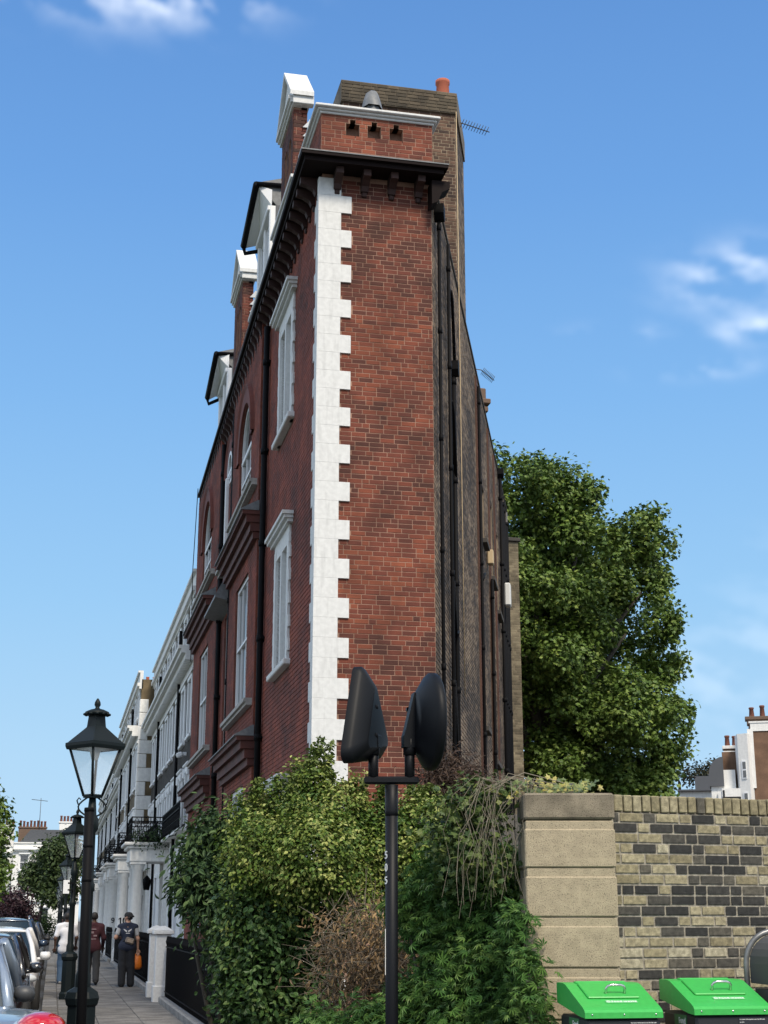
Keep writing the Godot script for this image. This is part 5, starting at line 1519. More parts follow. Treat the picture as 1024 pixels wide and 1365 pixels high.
	for k in 6: limb(Z, "stem", [Vector3(0.06 * k - 0.2, 0, 0), Vector3(0.1 * k - 0.35, 0.9, 0), Vector3(0.14 * k - 0.5, 1.7, 0)], 0.022, 0.008, bark)
	var o5 := Vector3(2.6, 0, -12.1)
	var Y = thing("dead_shrub", "dry brown dead patch of twigs and curled leaves in the hedge", "shrub", o5)
	var yb = [[2.42, 1.49, -12.0, 0.33], [2.78, 1.42, -11.9, 0.31], [2.98, 1.4, -11.6, 0.25], [2.34, 1.19, -12.0, 0.31], [2.7, 1.14, -11.9, 0.32], [2.56, 1.3, -11.85, 0.3], [2.9, 1.05, -12.0, 0.25], [2.45, 0.85, -12.1, 0.3], [2.8, 0.7, -12.0, 0.3]]
	foliage(Y, "dead_leaves", leaf_simple(0.3), shift(yb, o5), 5200, 0.055, [Color(0.075, 0.052, 0.03), Color(0.14, 0.095, 0.05), Color(0.24, 0.155, 0.075), Color(0.36, 0.24, 0.115)], 5, {"rough": 0.4, "shell": 0.55, "droop": 1.2, "up": 0.1})
	var tw := MB.new(true)
	tw.tube([Vector3(0, 0, 0), Vector3(0.02, 0.5, 0.01), Vector3(-0.02, 1, 0)], 0.014, 0.006, 4, false)
	var xs = []; var cs = []
	for k in 1500:
		var b = yb[rng.randi() % yb.size()]
		var d := rvec().normalized()
		var dir := (d * 0.5 + rvec() * 0.6 + UPV * 0.3).normalized()
		var sd := dir.cross(Vector3(0.3, 0.1, 0.9)).normalized()
		var L = rng.randf_range(0.14, 0.34)
		xs.append(Transform3D(Basis(sd * 0.22, dir * L, sd.cross(dir) * 0.22), Vector3(b[0], b[1], b[2]) - o5 + d * b[3] * rng.randf_range(0.4, 0.95)))
		cs.append(Color(0.09, 0.07, 0.05).lerp(Color(0.22, 0.185, 0.14), rng.randf()))
	multi(Y, "twigs", tw.done(), M("twig", 1, 1, 1, 0.9, {"vc": true}), xs, cs)
	for k in 5: limb(Y, "stem", [Vector3(0.12 * k - 0.3, 0, 0), Vector3(0.14 * k - 0.3, 0.7, 0.05), Vector3(0.18 * k - 0.4, 1.5, 0.05)], 0.02, 0.006, bark)
	var o6 := Vector3(4.12, 0, -15.1)
	var C = thing("brown_conifer", "reddish brown withered conifer at the foot of the pipes", "shrub", o6)
	foliage(C, "needles", leaf_simple(0.16), shift([[4.02, 3.14, -14.98, 0.15], [3.9, 2.96, -14.91, 0.2], [4.25, 2.97, -15.18, 0.18], [4.16, 2.75, -15.26, 0.24], [3.98, 2.65, -15.0, 0.2], [4.15, 2.3, -15.1, 0.3]], o6), 9000, 0.085, [Color(0.045, 0.030, 0.022), Color(0.08, 0.05, 0.036), Color(0.12, 0.08, 0.055)], 6, {"rough": 0.4, "shell": 0.3, "up": 0.3, "stray": 0.2})
	limb(C, "stem", [Vector3.ZERO, Vector3(0, 2.2, 0), Vector3(0, 3.1, 0.05)], 0.05, 0.01, bark)
	# ivy on the pier, with long bare stems hanging down its left side
	var o7 := Vector3(3.2, 2.46, -9.9)
	var I = thing("ivy", "yellow green ivy on top of the concrete pier with dry hanging stems", "ivy", o7)
	var im = leaf_lobed()
	var ims = []
	for c in [Color(0.10, 0.14, 0.03), Color(0.17, 0.20, 0.05), Color(0.26, 0.26, 0.06), Color(0.33, 0.29, 0.06), Color(0.06, 0.10, 0.025)]: ims.append(M("ivy_leaf_%d" % ims.size(), c.r, c.g, c.b, 0.5, {"back": 0.5}))
	var R := Vector3(0.9765, 0, 0.2153); var F := Vector3(0.2153, 0, -0.9765)
	for k in 210:
		var a = rng.randf()
		var p: Vector3 = R * lerpf(-0.24, 0.5, a) + F * rng.randf_range(-0.18, 0.2) + UPV * (0.02 + 0.11 * rng.randf() * (1.0 - 0.5 * absf(a - 0.5)))
		if a < 0.2: p.y -= rng.randf() * 0.1
		var n := (UPV * 0.7 - F * 0.7 + rvec() * 0.4).normalized()
		var y := rvec(); y = (y - n * y.dot(n)).normalized()
		var s = rng.randf_range(0.03, 0.056)
		part(I, "leaf", im, ims[rng.randi() % 5], Transform3D(Basis(y.cross(n) * s, y * s, n * s), p))
	foliage(I, "ivy_mass", im, [[-0.3, -0.02, -0.1, 0.13], [-0.42, -0.1, -0.15, 0.16], [-0.5, -0.25, -0.2, 0.17], [-0.38, -0.35, -0.1, 0.14], [-0.2, 0.0, 0.0, 0.1], [-0.45, -0.5, -0.2, 0.13], [-0.22, -0.22, 0.02, 0.08], [-0.2, -0.5, 0.04, 0.07]], 1500, 0.05, [Color(0.035, 0.07, 0.02), Color(0.08, 0.12, 0.03), Color(0.15, 0.18, 0.05)], 3)
	var vm = M("dry_vine", 0.20, 0.175, 0.13, 0.9)
	for k in 50:
		var a := Vector3(rng.randf_range(-0.42, 0.02), rng.randf_range(0.0, 0.1), rng.randf_range(-0.15, 0.22))
		var L = rng.randf_range(0.35, 0.85)
		var pts = [a + Vector3(rng.randf_range(0.05, 0.3), 0.03, -0.1), a + Vector3(0, 0.05, 0.05)]
		var wob = rng.randf_range(-0.06, 0.06)
		var out := Vector3(rng.randf_range(-0.3, 0.06), 0, rng.randf_range(0.0, 0.18))
		for j in 5:
			var t = (j + 1) / 5.0
			pts.append(a + out * sqrt(t) + Vector3(rng.randf_range(-0.045, 0.045) + wob * sin(t * 5.0 + k), -L * t * t * 0.55 - L * t * 0.45 + rng.randf_range(-0.03, 0.03), rng.randf_range(-0.03, 0.03)))
		var mb := MB.new(true)
		mb.tube(pts, rng.randf_range(0.0018, 0.0032), 0.0012, 4, false)
		part(I, "vine_stem", mb, vm)
	for k in 3:
		var mb := MB.new(true)
		mb.tube([Vector3(-0.3, 0.05, 0), Vector3(-0.12 + 0.06 * k, 0.13 + 0.02 * k, 0.0), Vector3(0.12 + 0.1 * k, 0.09, 0.05)], 0.005, 0.003, 4, false)
		part(I, "vine_stem", mb, vm)

# ------------------------------------------------------------------ street furniture
func sign_post() -> void:
	var black = M("post_black", 0.008, 0.009, 0.012, 0.5, {"spec": 0.32, "tex": grain("conc", 0.09, 4, 0.70, 1.0), "scale": 3.0})
	var shell = M("sign_shell_black", 0.006, 0.007, 0.009, 0.5, {"spec": 0.28})
	var o := Vector3(2.27, 0, -10.05)
	var S = thing("double_sign_post", "tall black post carrying two black sign boxes seen from behind", "sign post", o)
	var R := Vector3(0.9765, 0, 0.2153); var F := Vector3(0.2153, 0, -0.9765)
	var m := MB.new(true)
	m.tube([Vector3(0, 0, 0), Vector3(0, 2.36, 0)], 0.044, 0.044, 16)
	m.tube([Vector3(0, 2.33, 0), Vector3(0, 2.36, 0), Vector3(0, 2.54, 0)], 0.047, 0.047, 16)
	part(S, "post", m, black)
	var t := MB.new()
	t.cbox(Vector3(0, 2.572, 0), Vector3(0.385, 0.052, 0.075), 0.012, Basis(R, UPV, -F))
	part(S, "cross_bar", t, black)
	var nl := (R * -0.95 + F * 0.3).normalized()
	var nr := (R * 0.975 + F * 0.22).normalized()
	# triangular box: rounded triangle, back shell tapering
	var arr = []
	for q in [[1.0, 0.0], [1.0, 0.05], [0.95, 0.075], [0.66, 0.15], [0.6, 0.155]]:
		var ring = []
		for c in 3:
			var ca = PI / 2 + TAU * c / 3
			for j in 6:
				var a = ca - PI / 3 + PI * 2 / 3 * j / 5.0
				ring.append(Vector2(cos(ca) * 0.345 + cos(a) * 0.075, sin(ca) * 0.345 + sin(a) * 0.075) * q[0])
		arr.append([ring, q[1]])
	var lt = S
	var tl := R * -0.245 + UPV * 2.95 - F * 0.01
	var ul := UPV.cross(nl).normalized()
	var roll := Basis(nl, deg_to_rad(-8))
	var rings = []
	for q in arr:
		var r3 = []
		for p in q[0]: r3.append(tl + roll * (ul * p.x + UPV * p.y) - nl * q[1])
		rings.append(r3)
	var th := MB.new(true)
	th.loft(rings, false)
	th.smooth(false)
	for e in [0, rings.size() - 1]:
		var cen := Vector3()
		for p in rings[e]: cen += p / rings[e].size()
		for k in rings[e].size(): th.tri(cen, rings[e][k], rings[e][(k + 1) % rings[e].size()], nl if e == 0 else -nl)
	part(S, "triangle_sign_box", th, shell, Transform3D(), "black triangular sign box facing left")
	var tr := R * 0.29 + UPV * 2.985 + F * 0.01
	var dh := MB.new(true)
	var yb := nr
	var xb := UPV.cross(nr).normalized()
	dh.lathe([Vector2(0, 0.02), Vector2(0.335, 0.02), Vector2(0.345, 0.01), Vector2(0.345, -0.03), Vector2(0.325, -0.05), Vector2(0.2, -0.125), Vector2(0.17, -0.13), Vector2(0, -0.13)], 40, tr, Basis(xb, yb, xb.cross(yb)))
	part(S, "round_sign_box", dh, shell, Transform3D(), "black round sign box facing right")
	for k in 2:
		var sg = [-1.0, 1.0][k]
		var n = [nl, nr][k]
		var c = R * (sg * 0.128)
		var sp := MB.new(true)
		sp.tube([c + UPV * 2.59, c + UPV * 2.77], 0.036, 0.036, 14)
		sp.tube([c + UPV * 2.75, c + UPV * 2.79, c + UPV * 2.86], 0.044, 0.046, 14)
		part(S, "spigot", sp, black)
		var bk := MB.new()
		var back = (0.245 if k == 0 else 0.29) - 0.128 - 0.13
		bk.prism([Vector2(-0.05, 2.8), Vector2(0.045, 2.8), Vector2(back + 0.02, 2.84), Vector2(back + 0.02, 3.18), Vector2(back - 0.005, 3.19), Vector2(-0.035, 2.93), Vector2(-0.05, 2.88)], c - n.cross(UPV) * 0.045, n, UPV, n.cross(UPV) * 0.09)
		var bp = part(S, "bracket", bk, shell)
		var bo := MB.new(true)
		for y in [2.88, 3.08]: bo.lathe([Vector2(0.022, 0), Vector2(0.022, 0.03), Vector2(0.012, 0.035), Vector2(0.012, 0.06), Vector2(0, 0.06)], 6, c + n * (back - 0.02) + UPV * y - n.cross(UPV) * 0.05, Basis(UPV, -n.cross(UPV), n))
		part(bp, "bolt", bo, black)
	# white numbers on the post, half turned away
	for k in 3:
		var tm = txt(["5", "0", "5"][k], 0.072, 0.002)
		part(S, "post_number", tm, M("white_vinyl", 0.7, 0.7, 0.68, 0.5), Transform3D(Basis(UPV, deg_to_rad(-12 - 62)), -F * 0.044 * cos(1.08) - R * 0.044 * sin(1.08) + UPV * (2.06 - 0.085 * k)))
	var sk := MB.new()
	sk.box(R * -0.043 - F * 0.012 + UPV * 1.42, Vector3(0.004, 0.3, 0.012), Basis(UPV, deg_to_rad(-12)))
	part(S, "sticker_edge", sk, M("white_vinyl", 0.7, 0.7, 0.68, 0.5))

func lamps() -> void:
	var green = M("lamp_dark_green", 0.006, 0.010, 0.011, 0.5, {"spec": 0.3})
	var black = M("black_iron", 0.006, 0.006, 0.007, 0.6, {"spec": 0.2})
	var glass = M("lantern_glass", 0.9, 0.95, 0.97, 0.1, {"alpha": 0.2})
	var labels = ["nearest old style street lamp, four sided lantern, dark green post", "second street lamp along the kerb, by the white shirted walker", "third street lamp along the kerb", "fourth street lamp down the street", "fifth street lamp down the street", "most distant street lamp of the row"]
	var L = thing("street_lamp", labels[0], "street lamp", Vector3(0.34, 0, -15.8), 0.0, "street lamps along the kerb")
	var p := MB.new()
	p.lathe([Vector2(0.19, 0), Vector2(0.19, 0.12), Vector2(0.155, 0.16), Vector2(0.15, 0.78), Vector2(0.17, 0.8), Vector2(0.185, 0.86), Vector2(0.165, 0.92), Vector2(0.08, 0.97), Vector2(0, 0.97)], 8, Vector3(), Basis(), PI / 8)
	part(L, "pedestal", p, green)
	var c := MB.new(true)
	c.lathe([Vector2(0.08, 0.96), Vector2(0.08, 1.08), Vector2(0.062, 1.12), Vector2(0.058, 1.9), Vector2(0.07, 1.92), Vector2(0.07, 1.98), Vector2(0.056, 2.0), Vector2(0.05, 2.5), Vector2(0.075, 2.54), Vector2(0.075, 2.64), Vector2(0.05, 2.68), Vector2(0.035, 2.86), Vector2(0, 2.86)], 14)
	part(L, "column", c, green)
	var b := MB.new(true)
	for s in [-1.0, 1.0]:
		var pts = []
		for k in 9:
			var t = k / 8.0
			pts.append(Vector3(s * (0.03 + 0.13 * sin(PI * t) * (1.0 - 0.25 * t)), 2.66 + 0.22 * t, 0))
		b.tube(pts, 0.01, 0.01, 6)
		b.tube([Vector3(s * 0.145, 2.79, 0), Vector3(s * 0.16, 2.83, 0), Vector3(s * 0.14, 2.86, 0), Vector3(s * 0.12, 2.84, 0)], 0.008, 0.008, 6)
	part(L, "scroll_bracket", b, green)
	var f := MB.new()
	var yaw = deg_to_rad(6)
	for k in 4:
		var t = TAU * k / 4 + yaw
		var d := Vector3(cos(t), 0, sin(t))
		f.smooth(true)
		f.tube([d * 0.095 + UPV * 2.88, d * 0.275 + UPV * 3.41], 0.016, 0.016, 6)
		f.smooth(false)
		var t1 = t + TAU / 4
		var d1 := Vector3(cos(t1), 0, sin(t1))
		for q in [[0.095, 2.885], [0.275, 3.405]]:
			f.tube([d * q[0] + UPV * q[1], d1 * q[0] + UPV * q[1]], 0.013, 0.013, 5)
	f.lathe([Vector2(0.285, 3.365), Vector2(0.3, 3.365), Vector2(0.315, 3.4), Vector2(0.315, 3.432), Vector2(0.29, 3.44)], 4, Vector3(), Basis(), yaw)
	f.lathe([Vector2(0, 2.86), Vector2(0.1, 2.86), Vector2(0.1, 2.885), Vector2(0, 2.885)], 4, Vector3(), Basis(), yaw)
	part(L, "lantern_frame", f, green)
	for k in 4:
		var t = TAU * k / 4 + yaw; var t1 = t + TAU / 4
		var d := Vector3(cos(t), 0, sin(t)); var d1 := Vector3(cos(t1), 0, sin(t1))
		var g := MB.new()
		g.quad(d * 0.093 + UPV * 2.89, d1 * 0.093 + UPV * 2.89, d1 * 0.272 + UPV * 3.4, d * 0.272 + UPV * 3.4, d + d1)
		part(L, "glass_pane", g, glass)
	var r := MB.new()
	r.lathe([Vector2(0.3, 3.432), Vector2(0.105, 3.6), Vector2(0.1, 3.61), Vector2(0.085, 3.74), Vector2(0, 3.74)], 4, Vector3(), Basis(), yaw)
	r.smooth(true)
	r.lathe([Vector2(0.0, 3.725), Vector2(0.11, 3.725), Vector2(0.132, 3.745), Vector2(0.125, 3.765), Vector2(0.07, 3.79), Vector2(0.03, 3.8), Vector2(0.02, 3.815), Vector2(0.034, 3.84), Vector2(0.03, 3.87), Vector2(0.012, 3.905), Vector2(0, 3.915)], 16)
	for k in 12:
		var t = TAU * k / 12
		r.ball(Vector3(cos(t) * 0.128, 3.738, sin(t) * 0.128), Vector3(0.02, 0.016, 0.02), 6, 4)
	part(L, "lantern_roof", r, green)
	var bu := MB.new(true)
	bu.lathe([Vector2(0, 3.39), Vector2(0.2, 3.385), Vector2(0.2, 3.375), Vector2(0.06, 3.36), Vector2(0.035, 3.26), Vector2(0, 3.25)], 12)
	part(L, "lamp_reflector", bu, M("white_plastic", 0.6, 0.6, 0.58, 0.5))
	var zs = [-32.6, -53.2, -73.6, -94.0, -115.0]
	for k in 5: copy(L, labels[k + 1], Vector3([0.40, 0.42, 0.4, 0.42, 0.42][k], 0, zs[k]), 0.0, "street_lamp")
	var P = thing("black_post", "plain black round post in front of the nearest lamp", "post", Vector3(0.33, 0, -14.6))
	P.rotation.z = deg_to_rad(0.9)
	var m := MB.new(true)
	m.tube([Vector3.ZERO, Vector3(0, 2.66, 0)], 0.046, 0.046, 16)
	m.tube([Vector3(0, 2.64, 0), Vector3(0, 2.67, 0), Vector3(0, 2.675, 0)], 0.05, 0.045, 16)
	part(P, "shaft", m, black)
	var m2 := MB.new(true)
	for y in [1.98, 2.3]: m2.tube([Vector3(0, y, 0), Vector3(0, y + 0.03, 0)], 0.05, 0.05, 16)
	part(P, "clip_band", m2, black)
	var N = thing("parking_plate", "small white parking plate on the second lamp post", "sign", Vector3(0.30, 2.12, -32.45))
	var pl := MB.new()
	pl.cbox(Vector3(-0.05, 0.16, 0), Vector3(0.13, 0.28, 0.012), 0.004)
	part(N, "plate", pl, M("white_paint", 0.74, 0.75, 0.76, 0.5))
	var cl := MB.new()
	cl.box(Vector3(0.04, 0.1, -0.05), Vector3(0.12, 0.03, 0.12))
	cl.box(Vector3(0.04, 0.24, -0.05), Vector3(0.12, 0.03, 0.12))
	part(N, "clip", cl, black)

func railings() -> void:
	var black = M("black_iron", 0.006, 0.006, 0.007, 0.6, {"spec": 0.2})
	var white = M("pier_white_paint", 0.70, 0.71, 0.71, 0.7, {"tex": grain("stucco_fine", 0.03, 5, 0.95, 1.0), "scale": 0.9})
	var plinth = M("painted_plinth", 0.36, 0.35, 0.33, 0.85, {"tex": grain("blotch", 0.012, 5, 0.75, 1.0), "scale": 1.0})
	var bar := MB.new()
	bar.box(Vector3(0, 0.62, 0), Vector3(0.02, 1.0, 0.02))
	bar.lathe([Vector2(0.012, 1.12), Vector2(0.028, 1.18), Vector2(0, 1.3)], 4)
	var barm := bar.done()
	var segs = [[-14.4, -30.9, "black spiked railings from the white gate pier towards the hedge"], [-33.4, -47.6, "black spiked railings between the white gate pier and the first porch"], [-50.6, -56.8, "black railings between the first and second porches"], [-59.8, -66.0, "black railings between the second and third porches"], [-69.0, -71.0, "short black railings between the third and fourth porches"], [-74.0, -79.8, "black railings between the fourth and fifth porches"]]
	for i in segs.size():
		var s = segs[i]
		var L: float = s[0] - s[1]
		var R = thing("railing", s[2], "railing", Vector3(2.3, 0, s[0]), 0.0, "black spiked railings along the pavement")
		var pm := MB.new()
		pm.cbox(Vector3(0, 0.06, -L * 0.5), Vector3(0.26, 0.14, L), 0.02)
		part(R, "plinth", pm, plinth)
		var rl := MB.new()
		for y in [0.22, 1.08]: rl.box(Vector3(0, y, -L * 0.5), Vector3(0.045, 0.02, L))
		part(R, "rail", rl, black)
		var n := int(L / 0.105)
		if i < 2:
			for k in n: part(R, "bar", barm, black, Transform3D(Basis(), Vector3(0, 0, -(k + 0.5) * L / n)))
		else:
			var xs = []; var cs = []
			for k in n: xs.append(Transform3D(Basis(), Vector3(0, 0, -(k + 0.5) * L / n))); cs.append(Color.WHITE)
			multi(R, "bar", barm, black, xs, cs)
	var words = ["nearer white square gate pier at the end of the black railings", "farther white gate pier behind the nearer one"]
	for k in 2:
		var G = thing("gate_pier", words[k], "gate pier", Vector3(2.24, 0, [-31.2, -33.15][k]), 0.0, "white gate piers")
		var b := MB.new()
		b.cbox(Vector3(0, 0.66, 0), Vector3(0.3, 1.32, 0.3), 0.012)
		b.cbox(Vector3(0, 0.16, 0), Vector3(0.36, 0.32, 0.36), 0.012)
		part(G, "shaft", b, white)
		var c := MB.new()
		c.cbox(Vector3(0, 1.36, 0), Vector3(0.42, 0.08, 0.42), 0.015)
		c.lathe([Vector2(0.29, 1.4), Vector2(0.04, 1.49), Vector2(0, 1.49)], 4, Vector3(), Basis(), PI / 4)
		part(G, "cap", c, white)

# ------------------------------------------------------------------ cars
# front towards +z; a hatchback or estate drawn from its length, width and height
func car(label: String, pos: Vector3, yaw: float, L: float, W: float, H: float, paint: Material, o := {}) -> Node3D:
	var C = thing("parked_car", label, "car", pos, yaw, "cars parked along the kerb")
	var glass = M("car_glass", 0.018, 0.028, 0.032, 0.04, {"spec": 0.8})
	var black = M("car_black_plastic", 0.016, 0.016, 0.017, 0.55)
	var belt: float = o.get("belt", 0.62 * H + 0.02)
	var hw := W * 0.5
	var b := MB.new(true)
	var rings = []
	for s in [[-0.5, 0.62, 0.80], [-0.49, 0.80, 0.88], [-0.465, 0.97, 0.94], [-0.4, 1.0, 0.97], [-0.2, 1.0, 1.0], [0.05, 0.99, 1.0], [0.17, 0.985, 0.99], [0.22, 0.95, 0.98], [0.33, 0.90, 0.96], [0.43, 0.83, 0.91], [0.475, 0.74, 0.85], [0.5, 0.55, 0.74]]:
		var z: float = s[0] * L; var y: float = s[1] * belt; var w: float = s[2] * hw
		var half = [Vector2(0, y + 0.035), Vector2(w * 0.55, y + 0.025), Vector2(w * 0.86, y - 0.005), Vector2(w * 0.97, y - 0.07), Vector2(w, y * 0.72), Vector2(w * 0.985, y * 0.5), Vector2(w * 0.97, 0.32), Vector2(w * 0.85, 0.2)]
		var r = []
		for p in half: r.append(Vector3(p.x, p.y, z))
		for k in range(half.size() - 1, 0, -1): r.append(Vector3(-half[k].x, half[k].y, z))
		rings.append(r)
	b.loft(rings)
	part(C, "body", b, paint)
	# greenhouse
	var inset: float = o.get("inset", 0.1)
	var zf0: float = o.get("zf0", 0.205) * L; var zf1: float = o.get("zf1", 0.07) * L
	var zr1: float = o.get("zr1", -0.36) * L; var zr0: float = o.get("zr0", -0.465) * L
	var wb := hw - inset; var wt := hw - inset - 0.16
	var yt := H - 0.07
	var corner = func(side: float, t: float, front: bool) -> Vector3:
		return Vector3(side * lerpf(wb, wt, t), lerpf(belt - 0.03, yt, t), lerpf(zf0, zf1, t) if front else lerpf(zr0, zr1, t))
	var ws := MB.new()
	ws.quad(corner.call(-1.0, 0.0, true), corner.call(1.0, 0.0, true), corner.call(1.0, 1.0, true), corner.call(-1.0, 1.0, true), Vector3(0, 0.5, 1))
	part(C, "windscreen", ws, glass)
	var rs := MB.new()
	rs.quad(corner.call(-1.0, 0.0, false), corner.call(1.0, 0.0, false), corner.call(1.0, 1.0, false), corner.call(-1.0, 1.0, false), Vector3(0, 0.5, -1))
	part(C, "rear_window", rs, glass)
	for sd in [-1.0, 1.0]:
		var sg := MB.new()
		sg.quad(corner.call(sd, 0.0, true), corner.call(sd, 0.0, false), corner.call(sd, 1.0, false), corner.call(sd, 1.0, true), Vector3(sd, 0.3, 0))
		part(C, "side_window", sg, glass)
	var pl := MB.new(true)
	for sd in [-1.0, 1.0]:
		for fr in [true, false]:
			pl.tube([corner.call(sd, -0.05, fr), corner.call(sd, 0.5, fr) + Vector3(sd * 0.02, 0.01, 0), corner.call(sd, 1.0, fr)], 0.05 if fr else 0.09, 0.04 if fr else 0.07, 8)
		for t in [0.42]:
			var p0 := Vector3(sd * (wb + 0.004), belt - 0.03, lerpf(zf0, zr0, t)); var p1 := Vector3(sd * (wt + 0.004), yt, lerpf(zf1, zr1, t))
			pl.tube([p0, (p0 + p1) * 0.5, p1], 0.04, 0.035, 6)
	part(C, "pillars", pl, paint)
	var rf := MB.new(true)
	rings = []
	for i in 8:
		var t = i / 7.0
		var z = lerpf(zr1 - 0.05, zf1 + 0.03, t)
		var rise = 0.055 * sin(PI * clampf(t, 0.04, 0.96))
		var r = []
		for j in 9:
			var a = j / 8.0 * 2.0 - 1.0
			r.append(Vector3(a * (wt + 0.03), yt + 0.015 + rise * (1.0 - 0.6 * a * a) - 0.03 * pow(a, 6.0), z))
		r.append(Vector3(wt, yt - 0.03, z)); r.append(Vector3(-wt, yt - 0.03, z))
		rings.append(r)
	rf.loft(rings)
	part(C, "roof", rf, paint)
	if o.get("rails", false):
		var ra := MB.new(true)
		for sd in [-1.0, 1.0]: ra.tube([Vector3(sd * wt, yt + 0.02, zr1), Vector3(sd * wt, yt + 0.08, zr1 + 0.15), Vector3(sd * wt, yt + 0.09, zf1 - 0.15), Vector3(sd * wt, yt + 0.03, zf1)], 0.02, 0.02, 6)
		part(C, "roof_rails", ra, M("rail_silver", 0.4, 0.41, 0.42, 0.3, {"metal": 0.9}))
	var mo: float = o.get("mirror_out", 0.075)
	for sd in [-1.0, 1.0]:
		var mi := MB.new(true)
		mi.smooth(false)
		mi.cbox(Vector3(sd * (hw + mo), belt + 0.06, zf0 - 0.28), Vector3(0.18, 0.135, 0.05), 0.024, Basis(UPV, sd * 0.15))
		mi.smooth(true)
		mi.ball(Vector3(sd * (hw + mo), belt + 0.06, zf0 - 0.25), Vector3(0.095, 0.072, 0.07), 14, 9)
		mi.tube([Vector3(sd * (hw + mo - 0.17), belt + 0.0, zf0 - 0.25), Vector3(sd * (hw + mo - 0.05), belt + 0.02, zf0 - 0.27)], 0.03, 0.03, 6)
		if not o.get("no_mirror", false): part(C, "mirror", mi, o.get("mirror", black))
		var hl := MB.new(true)
		if o.get("tail", false):
			hl.ball(Vector3(sd * (hw - 0.11), belt * 0.985, -L * 0.455), Vector3(0.15, 0.085, 0.17), 18, 10)
			part(C, "tail_light", hl, M("tail_light_red", 0.42, 0.012, 0.016, 0.08, {"coat": 1.0}))
			var rim := MB.new(true)
			rim.ball(Vector3(sd * (hw - 0.14), belt * 0.965, -L * 0.425), Vector3(0.155, 0.08, 0.2), 18, 10)
			part(C, "haunch", rim, paint)
		else:
			hl.ball(Vector3(sd * hw * 0.78, belt * 0.72, L * 0.455), Vector3(0.17, 0.075, 0.1), 12, 8)
			part(C, "headlight", hl, M("headlight_clear", 0.55, 0.58, 0.6, 0.08, {"coat": 1.0}))
			var tl := MB.new()
			tl.cbox(Vector3(sd * hw * 0.85, belt * 0.86, -L * 0.485), Vector3(0.18, 0.3, 0.1), 0.03)
			part(C, "tail_light", tl, M("tail_light_red", 0.42, 0.012, 0.016, 0.08, {"coat": 1.0}))
	var gr := MB.new()
	gr.cbox(Vector3(0, belt * 0.52, L * 0.492), Vector3(W * 0.5, 0.16, 0.06), 0.02)
	gr.cbox(Vector3(0, 0.28, L * 0.487), Vector3(W * 0.7, 0.14, 0.06), 0.02)
	part(C, "grille", gr, black)
	for s in [-1.0, 1.0]:
		var np := MB.new()
		np.cbox(Vector3(0, 0.45, s * L * 0.505), Vector3(0.52, 0.11, 0.015), 0.004)
		part(C, "number_plate", np, M("white_paint", 0.74, 0.75, 0.76, 0.5))
	for z in [L * 0.31, -L * 0.3]:
		for sd in [-1.0, 1.0]:
			var wl := MB.new(true)
			wl.lathe([Vector2(0.2, -0.11), Vector2(0.29, -0.115), Vector2(0.325, -0.08), Vector2(0.325, 0.08), Vector2(0.29, 0.115), Vector2(0.2, 0.11), Vector2(0.2, -0.11)], 20, Vector3(sd * (hw - 0.1), 0.325, z), Basis(Vector3(0, 0, 1), PI / 2))
			var w = part(C, "wheel", wl, M("tyre", 0.014, 0.014, 0.014, 0.85))
			var ri := MB.new(true)
			ri.lathe([Vector2(0, 0.07), Vector2(0.06, 0.07), Vector2(0.19, 0.05), Vector2(0.2, 0.1), Vector2(0.2, 0.0), Vector2(0, 0.0)], 14, Vector3(sd * (hw - 0.1), 0.325, z), Basis(Vector3(0, 0, 1), -sd * PI / 2))
			part(w, "rim", ri, M("rail_silver", 0.4, 0.41, 0.42, 0.3, {"metal": 0.9}))
	if o.get("lines", true):
		var ln := MB.new(true)
		for sd in [-1.0, 1.0]:
			for z in [zf0 - 0.12, lerpf(zf0, zr0, 0.42), zr0 + 0.35]:
				ln.tube([Vector3(sd * hw * 1.0, belt * 0.72, z), Vector3(sd * hw * 0.985, belt * 0.5, z), Vector3(sd * hw * 0.972, 0.34, z)], 0.006, 0.006, 4, false)
			ln.tube([Vector3(sd * (wb + 0.02), belt - 0.02, zf0 - 0.1), Vector3(sd * (wb + 0.03), belt - 0.015, 0), Vector3(sd * (wb + 0.02), belt - 0.02, zr0 + 0.1)], 0.012, 0.012, 5, false)
		part(C, "door_lines", ln, black)
	return C

